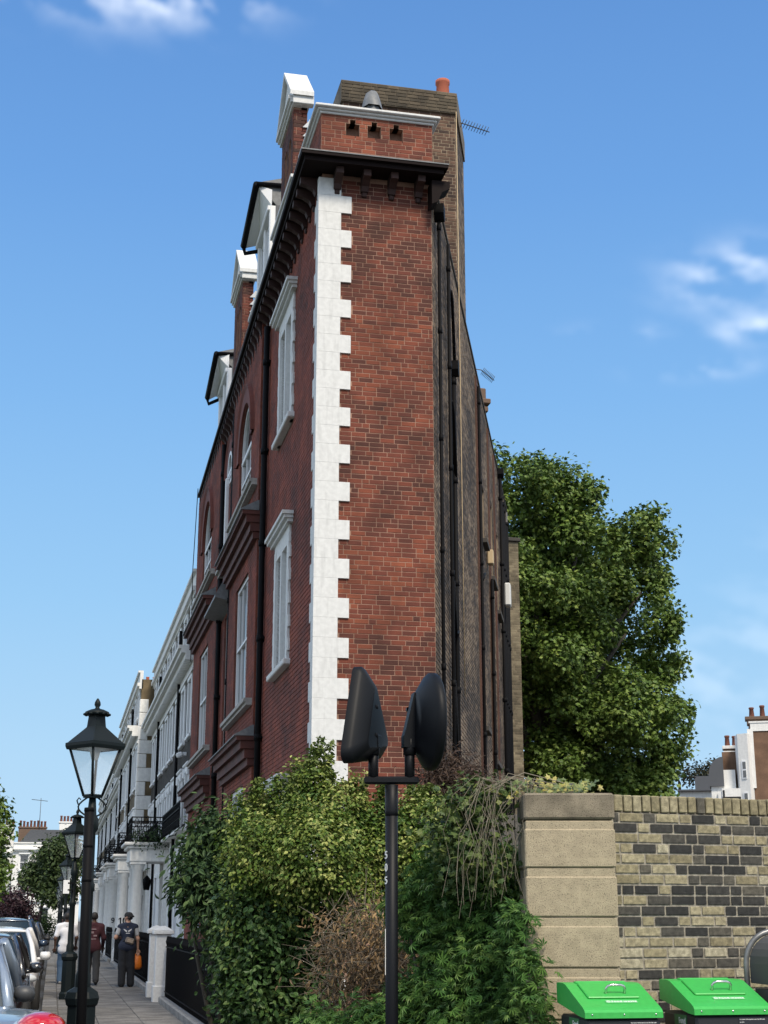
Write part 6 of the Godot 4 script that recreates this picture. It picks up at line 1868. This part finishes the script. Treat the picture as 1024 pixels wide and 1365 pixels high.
func cars() -> void:
	var silver = M("paint_silver", 0.30, 0.33, 0.37, 0.32, {"metal": 0.55, "coat": 0.8})
	var bluegrey = M("paint_blue_grey", 0.22, 0.27, 0.34, 0.32, {"metal": 0.35, "coat": 0.9})
	var black = M("paint_black", 0.010, 0.010, 0.011, 0.3, {"coat": 1.0})
	var white = M("paint_white", 0.68, 0.68, 0.68, 0.35, {"coat": 0.8})
	var navy = M("paint_navy", 0.03, 0.05, 0.085, 0.32, {"metal": 0.3, "coat": 0.9})
	var grey = M("paint_grey", 0.2, 0.205, 0.21, 0.32, {"metal": 0.4, "coat": 0.9})
	car("low silver car at the bottom edge showing its red tail light", Vector3(-0.84, 0.0, -10.85), PI, 2.75, 1.84, 1.2, silver, {"tail": true, "belt": 1.02, "inset": 0.45, "zr0": -0.3, "zr1": -0.12, "mirror": silver, "lines": false, "no_mirror": true})
	car("blue grey hatchback facing the camera, nearest of the row, cut by the left edge", Vector3(-1.17, 0, -14.55), 0, 4.1, 1.78, 1.47, bluegrey, {"mirror": M("car_grey_plastic", 0.045, 0.047, 0.05, 0.5), "inset": 0.05})
	car("black hatchback parked behind the blue grey one", Vector3(-1.13, 0, -22.2), 0, 4.2, 1.75, 1.45, black, {"mirror": black})
	car("white car with pale bonnet parked behind the black one", Vector3(-1.06, 0, -27.7), 0, 4.4, 1.8, 1.5, white, {"mirror": white})
	car("dark blue estate with roof rails behind the white car", Vector3(-1.15, 0, -34.6), 0, 4.6, 1.82, 1.66, navy, {"rails": true, "mirror": navy})
	car("grey car, fifth of the row facing the camera", Vector3(-1.1, 0, -41.5), 0, 4.3, 1.78, 1.5, grey)
	car("black estate car far along the row", Vector3(-1.1, 0, -48.5), 0, 4.5, 1.8, 1.55, black)
	car("silver car farthest along the row", Vector3(-1.1, 0, -56.0), 0, 4.3, 1.78, 1.5, silver)

# ------------------------------------------------------------------ bins by the wall
func bins() -> void:
	var green = M("bin_green", 0.042, 0.40, 0.072, 0.38, {"tex": grain("stucco_fine", 0.03, 5, 0.95, 1.0), "scale": 1.5})
	var black = M("bin_black", 0.012, 0.013, 0.016, 0.5)
	var dgreen = M("bin_label_green", 0.03, 0.14, 0.045, 0.5)
	var white = M("white_vinyl", 0.7, 0.7, 0.68, 0.5)
	var chrome = M("chrome", 0.6, 0.6, 0.58, 0.22, {"metal": 1.0})
	var spots = [[Vector3(3.40, 0, -8.95), "left green lidded food waste bin in front of the concrete pier"], [Vector3(4.04, 0.02, -8.81), "right green lidded food waste bin in front of the brick wall"]]
	for i in 2:
		var B = thing("food_waste_bin", spots[i][1], "bin", spots[i][0], deg_to_rad(-2.5), "green lidded food waste bins")
		var b := MB.new()
		b.cbox(Vector3(0, 0.53, 0), Vector3(0.46, 1.06, 0.54), 0.015)
		part(B, "housing", b, black)
		var l := MB.new()
		var prof = [Vector2(-0.29, 1.125), Vector2(-0.29, 1.238), Vector2(-0.27, 1.247), Vector2(-0.15, 1.247), Vector2(-0.1, 1.24), Vector2(0.24, 1.125), Vector2(0.275, 1.11), Vector2(0.29, 1.095), Vector2(0.29, 1.062), Vector2(0.2, 1.066)]
		l.prism(prof, Vector3(-0.245, 0, 0), Vector3(0, 0, 1), UPV, Vector3(0.49, 0, 0))
		var lid = part(B, "lid", l, green)
		var tilt := Basis(Vector3.RIGHT, atan2(0.115, 0.34))
		var c := Vector3(0, 1.1855, 0.062)
		var f := MB.new()
		f.cbox(c + tilt * Vector3(-0.005, 0.006, -0.055), Vector3(0.33, 0.012, 0.24), 0.005, tilt)
		f.cbox(Vector3(-0.005, 1.249, -0.15), Vector3(0.33, 0.016, 0.05), 0.006)
		part(lid, "flap", f, green)
		var h := MB.new(true)
		var hp = []
		for q in [Vector2(-0.06, 0.0), Vector2(-0.06, 0.03), Vector2(-0.05, 0.045), Vector2(-0.03, 0.052), Vector2(0.03, 0.052), Vector2(0.05, 0.045), Vector2(0.06, 0.03), Vector2(0.06, 0.0)]: hp.append(c + tilt * Vector3(q.x + 0.02, q.y + 0.012, 0.01))
		h.tube(hp, 0.0085, 0.0085, 10)
		part(lid, "handle", h, chrome)
		var st := MB.new()
		st.box(c + tilt * Vector3(0.025, 0.0025, 0.116), Vector3(0.2, 0.002, 0.036), tilt)
		part(lid, "sticker", st, M("sticker_pale_green", 0.16, 0.5, 0.2, 0.5))
		var face := tilt * Basis(Vector3.RIGHT, -PI / 2)
		part(lid, "lid_lettering", txt("Food waste", 0.03, 0.001), white, Transform3D(face, c + tilt * Vector3(0.042, 0.0042, 0.117)))
		var ic := MB.new(true)
		var ip = []
		for k in 11: ip.append(c + tilt * Vector3(-0.058 + 0.011 * cos(TAU * k / 10), 0.0045, 0.117 + 0.011 * sin(TAU * k / 10)))
		ic.tube(ip, 0.002, 0.002, 5, false)
		part(lid, "lid_emblem", ic, white)
		for k in 3:
			var rv := MB.new(true)
			rv.ball(Vector3(-0.2 + 0.2 * k, 1.083, 0.291), Vector3(0.006, 0.006, 0.004), 8, 4)
			part(lid, "rivet", rv, chrome)
		var lb := MB.new()
		lb.box(Vector3(0.135, 1.005, 0.271), Vector3(0.19, 0.085, 0.003))
		var lp = part(B, "info_label", lb, M("label_navy", 0.016, 0.017, 0.024, 0.5))
		for q in [["For more information scan the QR code", 1.034], ["or visit", 1.018], ["www.rbkc.gov.uk/foodrecycling", 0.995]]:
			var tm = txt(q[0], 0.0085, 0.001)
			tm.horizontal_alignment = HORIZONTAL_ALIGNMENT_LEFT
			part(lp, "lettering", tm, white, Transform3D(Basis(), Vector3(0.045, q[1], 0.2735)))
		var sl := MB.new()
		sl.box(Vector3(-0.231, 0.985, 0.02), Vector3(0.003, 0.13, 0.2))
		var sp = part(B, "side_label", sl, dgreen)
		part(sp, "lettering", txt("Food", 0.05, 0.001), white, Transform3D(Basis(UPV, -PI / 2), Vector3(-0.2335, 1.015, 0.05)))
	# grey framed unit at the right edge
	var G = thing("grey_bin_shelter", "grey metal unit with rounded tubular frame and slatted front, right edge", "bin", Vector3(4.70, 0, -8.78), deg_to_rad(-4))
	var steel = M("galvanised_grey", 0.24, 0.245, 0.25, 0.4, {"metal": 0.5, "tex": grain("blotch", 0.012, 5, 0.75, 1.0), "scale": 1.2})
	var fr := MB.new(true)
	for z in [0.22, -0.22]:
		var pts = [Vector3(-0.34, 0, z), Vector3(-0.34, 1.36, z)]
		for k in 9:
			var t = PI / 2 * k / 8
			pts.append(Vector3(-0.34 + 0.2 * (1 - cos(t)), 1.36 + 0.2 * sin(t), z))
		for k in 9:
			var t = PI / 2 * k / 8
			pts.append(Vector3(0.14 + 0.2 * sin(t), 1.36 + 0.2 * cos(t), z))
		pts.append(Vector3(0.34, 0, z))
		fr.tube(pts, 0.018, 0.018, 10)
	part(G, "tube_frame", fr, steel)
	var hd := MB.new()
	var poly = [Vector2(-0.32, 1.24), Vector2(-0.32, 1.36)]
	for k in 7: poly.append(Vector2(-0.32 + 0.18 * (1 - cos(PI / 2 * k / 6)), 1.36 + 0.18 * sin(PI / 2 * k / 6)))
	for k in 7: poly.append(Vector2(0.14 + 0.18 * sin(PI / 2 * k / 6), 1.36 + 0.18 * cos(PI / 2 * k / 6)))
	poly.append(Vector2(0.32, 1.24))
	hd.prism(poly, Vector3(0, 0, -0.21), Vector3.RIGHT, UPV, Vector3(0, 0, 0.41))
	part(G, "hood", hd, M("hood_grey", 0.075, 0.077, 0.08, 0.5))
	var bd := MB.new()
	bd.cbox(Vector3(0, 1.22, 0.205), Vector3(0.63, 0.05, 0.03), 0.008)
	part(G, "front_band", bd, steel)
	var sm := MB.new()
	sm.cbox(Vector3(0, 0.6, 0), Vector3(0.068, 1.18, 0.02), 0.004)
	var slat := sm.done()
	for k in 9: part(G, "slat", slat, M("grey_timber", 0.13, 0.12, 0.105, 0.9), Transform3D(Basis(), Vector3(-0.285 + 0.071 * k, 0, 0.19)))
	var bk := MB.new()
	bk.box(Vector3(0, 0.61, 0), Vector3(0.62, 1.2, 0.34))
	part(G, "inner_box", bk, M("hood_grey", 0.075, 0.077, 0.08, 0.5))

# ------------------------------------------------------------------ people: one skin from a field of tapered limbs
func sdf_mesh(bones: Array, cell: float, k: float) -> ArrayMesh:
	var lo := Vector3(1e9, 1e9, 1e9); var hi := -lo
	for b in bones:
		var r = maxf(b[2], b[3]) + k + cell * 2.0
		lo = lo.min(b[0] - Vector3(r, r, r)).min(b[1] - Vector3(r, r, r))
		hi = hi.max(b[0] + Vector3(r, r, r)).max(b[1] + Vector3(r, r, r))
	var nx := int((hi.x - lo.x) / cell) + 2; var ny := int((hi.y - lo.y) / cell) + 2; var nz := int((hi.z - lo.z) / cell) + 2
	var f := PackedFloat32Array()
	f.resize(nx * ny * nz)
	f.fill(9.0)
	for b in bones:
		var a: Vector3 = b[0]; var e: Vector3 = b[1]
		var r = maxf(b[2], b[3]) + k + cell * 2.0
		var p0 := ((a.min(e) - Vector3(r, r, r) - lo) / cell).floor()
		var p1 := ((a.max(e) + Vector3(r, r, r) - lo) / cell).ceil()
		var d := e - a
		var dd := maxf(d.length_squared(), 1e-9)
		for iz in range(maxi(int(p0.z), 0), mini(int(p1.z), nz)):
			for iy in range(maxi(int(p0.y), 0), mini(int(p1.y), ny)):
				for ix in range(maxi(int(p0.x), 0), mini(int(p1.x), nx)):
					var p := lo + Vector3(ix, iy, iz) * cell
					var t := clampf((p - a).dot(d) / dd, 0.0, 1.0)
					var s := p.distance_to(a + d * t) - lerpf(b[2], b[3], t)
					var id := (iz * ny + iy) * nx + ix
					var g := f[id]
					var h := maxf(k - absf(g - s), 0.0) / k
					f[id] = minf(g, s) - h * h * k * 0.25
	var mb := MB.new(true)
	var vid := {}
	var off = [0, 1, nx, nx + 1, nx * ny, nx * ny + 1, nx * ny + nx, nx * ny + nx + 1]
	var ed = [[0, 1], [0, 2], [0, 4], [1, 3], [1, 5], [2, 3], [2, 6], [3, 7], [4, 5], [4, 6], [5, 7], [6, 7]]
	for iz in nz - 1:
		for iy in ny - 1:
			for ix in nx - 1:
				var id := (iz * ny + iy) * nx + ix
				var m := 0
				for c in 8:
					if f[id + off[c]] < 0.0: m |= 1 << c
				if m == 0 or m == 255: continue
				var sum := Vector3(); var n := 0
				for q in ed:
					var a: float = f[id + off[q[0]]]; var b: float = f[id + off[q[1]]]
					if (a < 0.0) != (b < 0.0):
						var t := a / (a - b)
						var c0 := Vector3(q[0] & 1, (q[0] >> 1) & 1, q[0] >> 2); var c1 := Vector3(q[1] & 1, (q[1] >> 1) & 1, q[1] >> 2)
						sum += c0.lerp(c1, t); n += 1
				vid[id] = lo + (Vector3(ix, iy, iz) + sum / n) * cell
	var st = [1, nx, nx * ny]
	for id in vid:
		for ax in 3:
			var a := f[id]; var b := f[id + st[ax]]
			if (a < 0.0) == (b < 0.0): continue
			var s1 = st[(ax + 1) % 3]; var s2 = st[(ax + 2) % 3]
			if not (vid.has(id - s1) and vid.has(id - s2) and vid.has(id - s1 - s2)): continue
			var nrm := Vector3(); nrm[ax] = 1.0 if a < 0.0 else -1.0
			mb.quad(vid[id], vid[id - s1], vid[id - s1 - s2], vid[id - s2], nrm)
	return mb.done()

# a relaxed hand: wrist at the origin, fingers down -y, thumb towards -x, palm facing -z
func hand_mesh() -> ArrayMesh:
	var b = [[Vector3(0, 0.02, 0), Vector3(0, -0.03, 0), 0.024, 0.026], [Vector3(-0.018, -0.04, 0), Vector3(-0.026, -0.085, 0), 0.017, 0.015], [Vector3(0.0, -0.04, 0), Vector3(0, -0.09, 0), 0.017, 0.015], [Vector3(0.02, -0.04, 0), Vector3(0.024, -0.082, 0), 0.016, 0.014]]
	for q in [[-0.03, 0.088, 0.066], [-0.01, 0.094, 0.075], [0.011, 0.09, 0.07], [0.031, 0.08, 0.054]]:
		var a := Vector3(q[0], -q[1], 0); var m := a + Vector3(q[0] * 0.12, -q[2] * 0.5, -0.012); var e := m + Vector3(0, -q[2] * 0.36, -0.028)
		b.append([a, m, 0.0095, 0.009]); b.append([m, e, 0.009, 0.0075])
	b.append([Vector3(-0.022, -0.03, -0.004), Vector3(-0.05, -0.062, -0.018), 0.014, 0.011])
	b.append([Vector3(-0.05, -0.062, -0.018), Vector3(-0.056, -0.092, -0.028), 0.0105, 0.0085])
	return sdf_mesh(b, 0.005, 0.008)

# head with face towards -z; origin at the top of the neck
func head_mesh() -> ArrayMesh:
	var b = [[Vector3(0, 0.13, 0.022), Vector3(0, 0.125, -0.02), 0.079, 0.074], [Vector3(0, 0.075, -0.03), Vector3(0, 0.03, -0.062), 0.058, 0.032], [Vector3(0, -0.06, 0.015), Vector3(0, 0.05, 0.01), 0.055, 0.055],
		[Vector3(-0.03, 0.05, -0.045), Vector3(-0.045, 0.09, -0.03), 0.03, 0.03], [Vector3(0.03, 0.05, -0.045), Vector3(0.045, 0.09, -0.03), 0.03, 0.03],
		[Vector3(0, 0.105, -0.088), Vector3(0, 0.072, -0.106), 0.008, 0.014], [Vector3(-0.014, 0.04, -0.084), Vector3(0.014, 0.04, -0.084), 0.008, 0.008], [Vector3(-0.03, 0.122, -0.08), Vector3(0.03, 0.122, -0.08), 0.01, 0.01],
		[Vector3(-0.077, 0.105, 0.008), Vector3(-0.08, 0.075, 0.002), 0.014, 0.009], [Vector3(0.077, 0.105, 0.008), Vector3(0.08, 0.075, 0.002), 0.014, 0.009]]
	return sdf_mesh(b, 0.0075, 0.02)

func figure(label: String, pos: Vector3, yaw: float, J: Dictionary, look: Dictionary) -> Node3D:
	var P = thing("person", label, "person", pos, yaw)
	var skin = look.skin
	var arms = []; var legs = []; var sleeves = []
	for s in ["l", "r"]:
		arms += [[J[s + "sh"], J[s + "el"], 0.052, 0.041], [J[s + "el"], J[s + "wr"], 0.04, 0.027]]
		legs += [[J[s + "hip"], J[s + "kn"], 0.085, 0.058], [J[s + "kn"], J[s + "an"], 0.056, 0.038], [J[s + "an"], J[s + "toe"], 0.042, 0.032]]
	var torso = [[Vector3(-0.06, 0.98, 0), Vector3(0.06, 0.98, 0), 0.12, 0.12], [Vector3(0, 1.02, 0), Vector3(0, 1.2, -0.005), 0.125, 0.125], [Vector3(-0.07, 1.3, 0), Vector3(0.07, 1.3, 0), 0.11, 0.11], [J.lsh, Vector3(0, 1.47, 0.0), 0.06, 0.06], [J.rsh, Vector3(0, 1.47, 0.0), 0.06, 0.06], [Vector3(0, 1.42, 0.01), Vector3(0, 1.56, 0.0), 0.07, 0.055]]
	var body: ArrayMesh = sdf_mesh(torso + arms + legs, 0.016, 0.05)
	var st := SurfaceTool.new()
	st.append_from(body, 0, Transform3D())
	var hb := Basis(UPV, look.get("turn", 0.0))
	st.append_from(look.head, 0, Transform3D(hb, Vector3(0, 1.555, -0.005)))
	for s in ["l", "r"]:
		var d: Vector3 = (J[s + "wr"] - J[s + "el"]).normalized()
		var z := Vector3(0, 0, 1) if absf(d.y) > 0.5 else UPV
		var x := (-d).cross(z).normalized()
		var b := Basis(x, -d, x.cross(-d))
		if s == "r": b = Basis(-b.x, b.y, -b.z)
		st.append_from(look.hand, 0, Transform3D(b, J[s + "wr"]))
	part(P, "body", st.commit(), skin)
	# clothes: the same limbs, a little thicker
	var top = []
	for b in torso: top.append([b[0], b[1], b[2] + 0.018, b[3] + 0.018])
	top.pop_back()
	var cut: float = look.get("sleeve", 0.6)
	for s in ["l", "r"]:
		var sh: Vector3 = J[s + "sh"]; var el: Vector3 = J[s + "el"]; var wr: Vector3 = J[s + "wr"]
		if look.has("sleeve_mat"): sleeves.append([sh, sh.lerp(el, cut), 0.068, 0.06])
		else: top.append([sh, sh.lerp(el, minf(cut, 1.0)), 0.072, 0.064])
		if cut > 1.0: top.append([el, wr, 0.058, 0.042])
	top.append([Vector3(-0.07, look.get("hem", 0.92), 0), Vector3(0.07, look.get("hem", 0.92), 0), 0.135, 0.135])
	part(P, "shirt", sdf_mesh(top, 0.017, 0.05), look.top)
	if sleeves.size(): part(P, "sleeves", sdf_mesh(sleeves, 0.014, 0.03), look.sleeve_mat)
	var tr = [[Vector3(-0.06, 0.97, 0), Vector3(0.06, 0.97, 0), 0.132, 0.132]]
	for s in ["l", "r"]:
		var w: float = look.get("loose", 0.02)
		tr += [[J[s + "hip"], J[s + "kn"], 0.09 + w * 0.6, 0.066 + w], [J[s + "kn"], J[s + "an"], 0.064 + w, 0.055 + w]]
	part(P, "trousers", sdf_mesh(tr, 0.017, 0.05), look.legs)
	for s in ["l", "r"]:
		var an: Vector3 = J[s + "an"]; var to: Vector3 = J[s + "toe"]
		part(P, "shoe", sdf_mesh([[an - Vector3(0, 0.03, -0.03), to, 0.052, 0.042], [an, an - Vector3(0, 0.02, 0), 0.05, 0.05]], 0.012, 0.03), look.shoes)
	var hc := Vector3(0, 1.555, -0.005)
	var hr = []
	if look.get("cap", false):
		hr = [[hc + hb * Vector3(0, 0.135, 0.025), hc + hb * Vector3(0, 0.14, -0.02), 0.09, 0.085]]
		part(P, "cap", sdf_mesh(hr + [[hc + hb * Vector3(-0.045, 0.118, 0.12), hc + hb * Vector3(0.045, 0.118, 0.12), 0.022, 0.022]], 0.01, 0.03), look.hair)
		part(P, "hair", sdf_mesh([[hc + hb * Vector3(-0.05, 0.08, 0.05), hc + hb * Vector3(0.05, 0.08, 0.05), 0.042, 0.042]], 0.01, 0.02), M("hair_black", 0.012, 0.010, 0.009, 0.6))
	else:
		hr = [[hc + hb * Vector3(0, 0.14, 0.03), hc + hb * Vector3(0, 0.145, -0.015), 0.09, 0.08], [hc + hb * Vector3(-0.045, 0.1, 0.055), hc + hb * Vector3(0.045, 0.1, 0.055), 0.05, 0.05]]
		part(P, "hair", sdf_mesh(hr, 0.011, 0.03), look.hair)
	return P

func people() -> void:
	var hand = hand_mesh()
	var head = head_mesh()
	var skin = M("skin_light", 0.42, 0.24, 0.17, 0.55, {"spec": 0.4})
	var dark = M("skin_dark", 0.09, 0.048, 0.032, 0.5, {"spec": 0.4})
	var stand = {"lsh": Vector3(-0.185, 1.42, 0.0), "rsh": Vector3(0.185, 1.42, 0.0), "lel": Vector3(-0.285, 1.17, 0.03), "rel": Vector3(0.255, 1.14, 0.03), "lwr": Vector3(-0.2, 1.17, -0.21), "rwr": Vector3(0.265, 0.9, -0.02),
		"lhip": Vector3(-0.09, 0.92, 0), "rhip": Vector3(0.09, 0.92, 0), "lkn": Vector3(-0.1, 0.5, 0.0), "rkn": Vector3(0.11, 0.5, -0.03), "lan": Vector3(-0.1, 0.085, 0.06), "ran": Vector3(0.12, 0.085, 0.0), "ltoe": Vector3(-0.13, 0.045, -0.08), "rtoe": Vector3(0.14, 0.045, -0.14)}
	var navy = M("cloth_navy", 0.014, 0.020, 0.042, 0.9)
	var P = figure("person in navy vest and backwards cap, carrying an orange bag", Vector3(1.85, 0.01, -38.0), deg_to_rad(-4), stand, {"skin": skin, "head": head, "hand": hand, "turn": deg_to_rad(62), "top": navy, "sleeve": 0.62, "sleeve_mat": M("cloth_pale_grey", 0.36, 0.37, 0.39, 0.9), "hem": 0.95, "legs": M("cloth_dark_denim", 0.009, 0.011, 0.016, 0.9), "loose": 0.035, "shoes": M("shoe_dark", 0.02, 0.02, 0.02, 0.7), "hair": M("cap_black", 0.015, 0.015, 0.017, 0.85), "cap": true})
	var em := MB.new()
	for s in [-1.0, 1.0]:
		em.prism([Vector2(0.01, 0), Vector2(0.1, 0.05), Vector2(0.09, 0.02), Vector2(0.06, -0.01), Vector2(0.02, -0.03)], Vector3(0, 1.33, 0.1315), Vector3(s, 0, -0.08), UPV, Vector3(0, 0, 0.006))
	em.cbox(Vector3(0.01, 1.27, 0.133), Vector3(0.1, 0.018, 0.006), 0.002)
	part(P, "back_print", em, M("print_white", 0.6, 0.6, 0.62, 0.7))
	var pc = thing("waist_pouch", "small beige and grey pouch worn on the back of the person in navy", "bag", Vector3(1.9, 1.1, -37.85))
	var pm := MB.new()
	pm.cbox(Vector3(0, 0, 0), Vector3(0.22, 0.15, 0.09), 0.03, Basis(Vector3(0, 0, 1), -0.3))
	part(pc, "pouch", pm, M("pouch_grey_beige", 0.17, 0.14, 0.12, 0.85))
	var pf := MB.new()
	pf.cbox(Vector3(0.01, -0.01, 0.045), Vector3(0.15, 0.08, 0.03), 0.012, Basis(Vector3(0, 0, 1), -0.3))
	part(pc, "pocket", pf, M("pouch_beige", 0.3, 0.24, 0.19, 0.85))
	var ps := MB.new()
	ps.tube([Vector3(-0.1, 0.03, 0.01), Vector3(-0.17, -0.01, -0.05)], 0.012, 0.012, 5)
	ps.tube([Vector3(0.1, 0.0, 0.01), Vector3(0.12, 0.16, -0.01), Vector3(0.1, 0.32, -0.04)], 0.012, 0.012, 5)
	part(pc, "strap", ps, M("shoe_dark", 0.02, 0.02, 0.02, 0.7))
	var ob = thing("orange_bag", "orange plastic carrier bag held by the person in navy", "bag", Vector3(2.11, 0.42, -38.05))
	var om := MB.new(true)
	var rings = []
	for q in [[0.0, 0.09, 0.05], [0.06, 0.12, 0.075], [0.2, 0.125, 0.08], [0.3, 0.1, 0.05], [0.36, 0.05, 0.03], [0.4, 0.02, 0.015]]:
		var r = []
		for k in 10:
			var t = TAU * k / 10
			r.append(Vector3(cos(t) * q[1] * (1.0 + 0.12 * sin(k * 2.3 + q[0] * 20.0)), q[0], sin(t) * q[2] * (1.0 + 0.15 * cos(k * 1.7 + q[0] * 13.0))))
		rings.append(r)
	om.loft(rings)
	part(ob, "bag", om, M("bag_orange", 0.62, 0.16, 0.012, 0.5, {"back": 0.4}))
	var oh := MB.new(true)
	oh.tube([Vector3(-0.02, 0.38, 0), Vector3(-0.01, 0.44, 0.01), Vector3(0.01, 0.44, 0.01), Vector3(0.02, 0.38, 0)], 0.006, 0.006, 5)
	part(ob, "handle", oh, M("bag_orange", 0.62, 0.16, 0.012, 0.5, {"back": 0.4}))
	var walk = {"lsh": Vector3(-0.19, 1.42, 0.0), "rsh": Vector3(0.19, 1.42, 0.0), "lel": Vector3(-0.27, 1.13, 0.05), "rel": Vector3(0.26, 1.15, -0.03), "lwr": Vector3(-0.275, 0.9, -0.02), "rwr": Vector3(0.25, 0.95, -0.2),
		"lhip": Vector3(-0.09, 0.92, 0), "rhip": Vector3(0.09, 0.92, 0), "lkn": Vector3(-0.1, 0.52, -0.14), "rkn": Vector3(0.1, 0.5, 0.06), "lan": Vector3(-0.1, 0.09, -0.16), "ran": Vector3(0.1, 0.13, 0.3), "ltoe": Vector3(-0.12, 0.045, -0.32), "rtoe": Vector3(0.11, 0.05, 0.17)}
	figure("person in white T-shirt and blue jeans walking away behind the second lamp", Vector3(0.38, 0.01, -39.9), 0.0, walk, {"skin": dark, "head": head, "hand": hand, "top": M("cloth_white", 0.66, 0.66, 0.69, 0.9), "sleeve": 0.75, "hem": 0.86, "legs": M("cloth_blue_denim", 0.07, 0.125, 0.21, 0.9), "loose": 0.03, "shoes": M("shoe_pale", 0.4, 0.4, 0.4, 0.7), "hair": M("hair_black", 0.012, 0.010, 0.009, 0.6)})
	var Q = figure("person in maroon hooded top and dark trousers walking away", Vector3(1.05, 0.01, -39.2), 0.0, walk, {"skin": dark, "head": head, "hand": hand, "top": M("cloth_maroon", 0.045, 0.010, 0.016, 0.9), "sleeve": 1.5, "hem": 0.9, "legs": M("cloth_charcoal", 0.02, 0.021, 0.024, 0.9), "loose": 0.025, "shoes": M("shoe_dark", 0.02, 0.02, 0.02, 0.7), "hair": M("hair_black", 0.012, 0.010, 0.009, 0.6)})
	var pr := MB.new()
	for q in [[0, 1.36, 0.12, 0.03], [-0.03, 1.28, 0.07, 0.05], [0.04, 1.2, 0.09, 0.04], [0.0, 1.12, 0.13, 0.025]]: pr.cbox(Vector3(q[0], q[1], 0.134), Vector3(q[2], q[3], 0.012), 0.003)
	part(Q, "back_print", pr, M("print_pink_grey", 0.22, 0.15, 0.16, 0.8))
	copy(Q, "tiny distant person on the pavement beyond the lamps", Vector3(0.9, 0.01, -86.0), 0.3, "person")
	copy(Q, "most distant tiny person near the end of the pavement", Vector3(0.7, 0.01, -104.0), -0.4, "person")
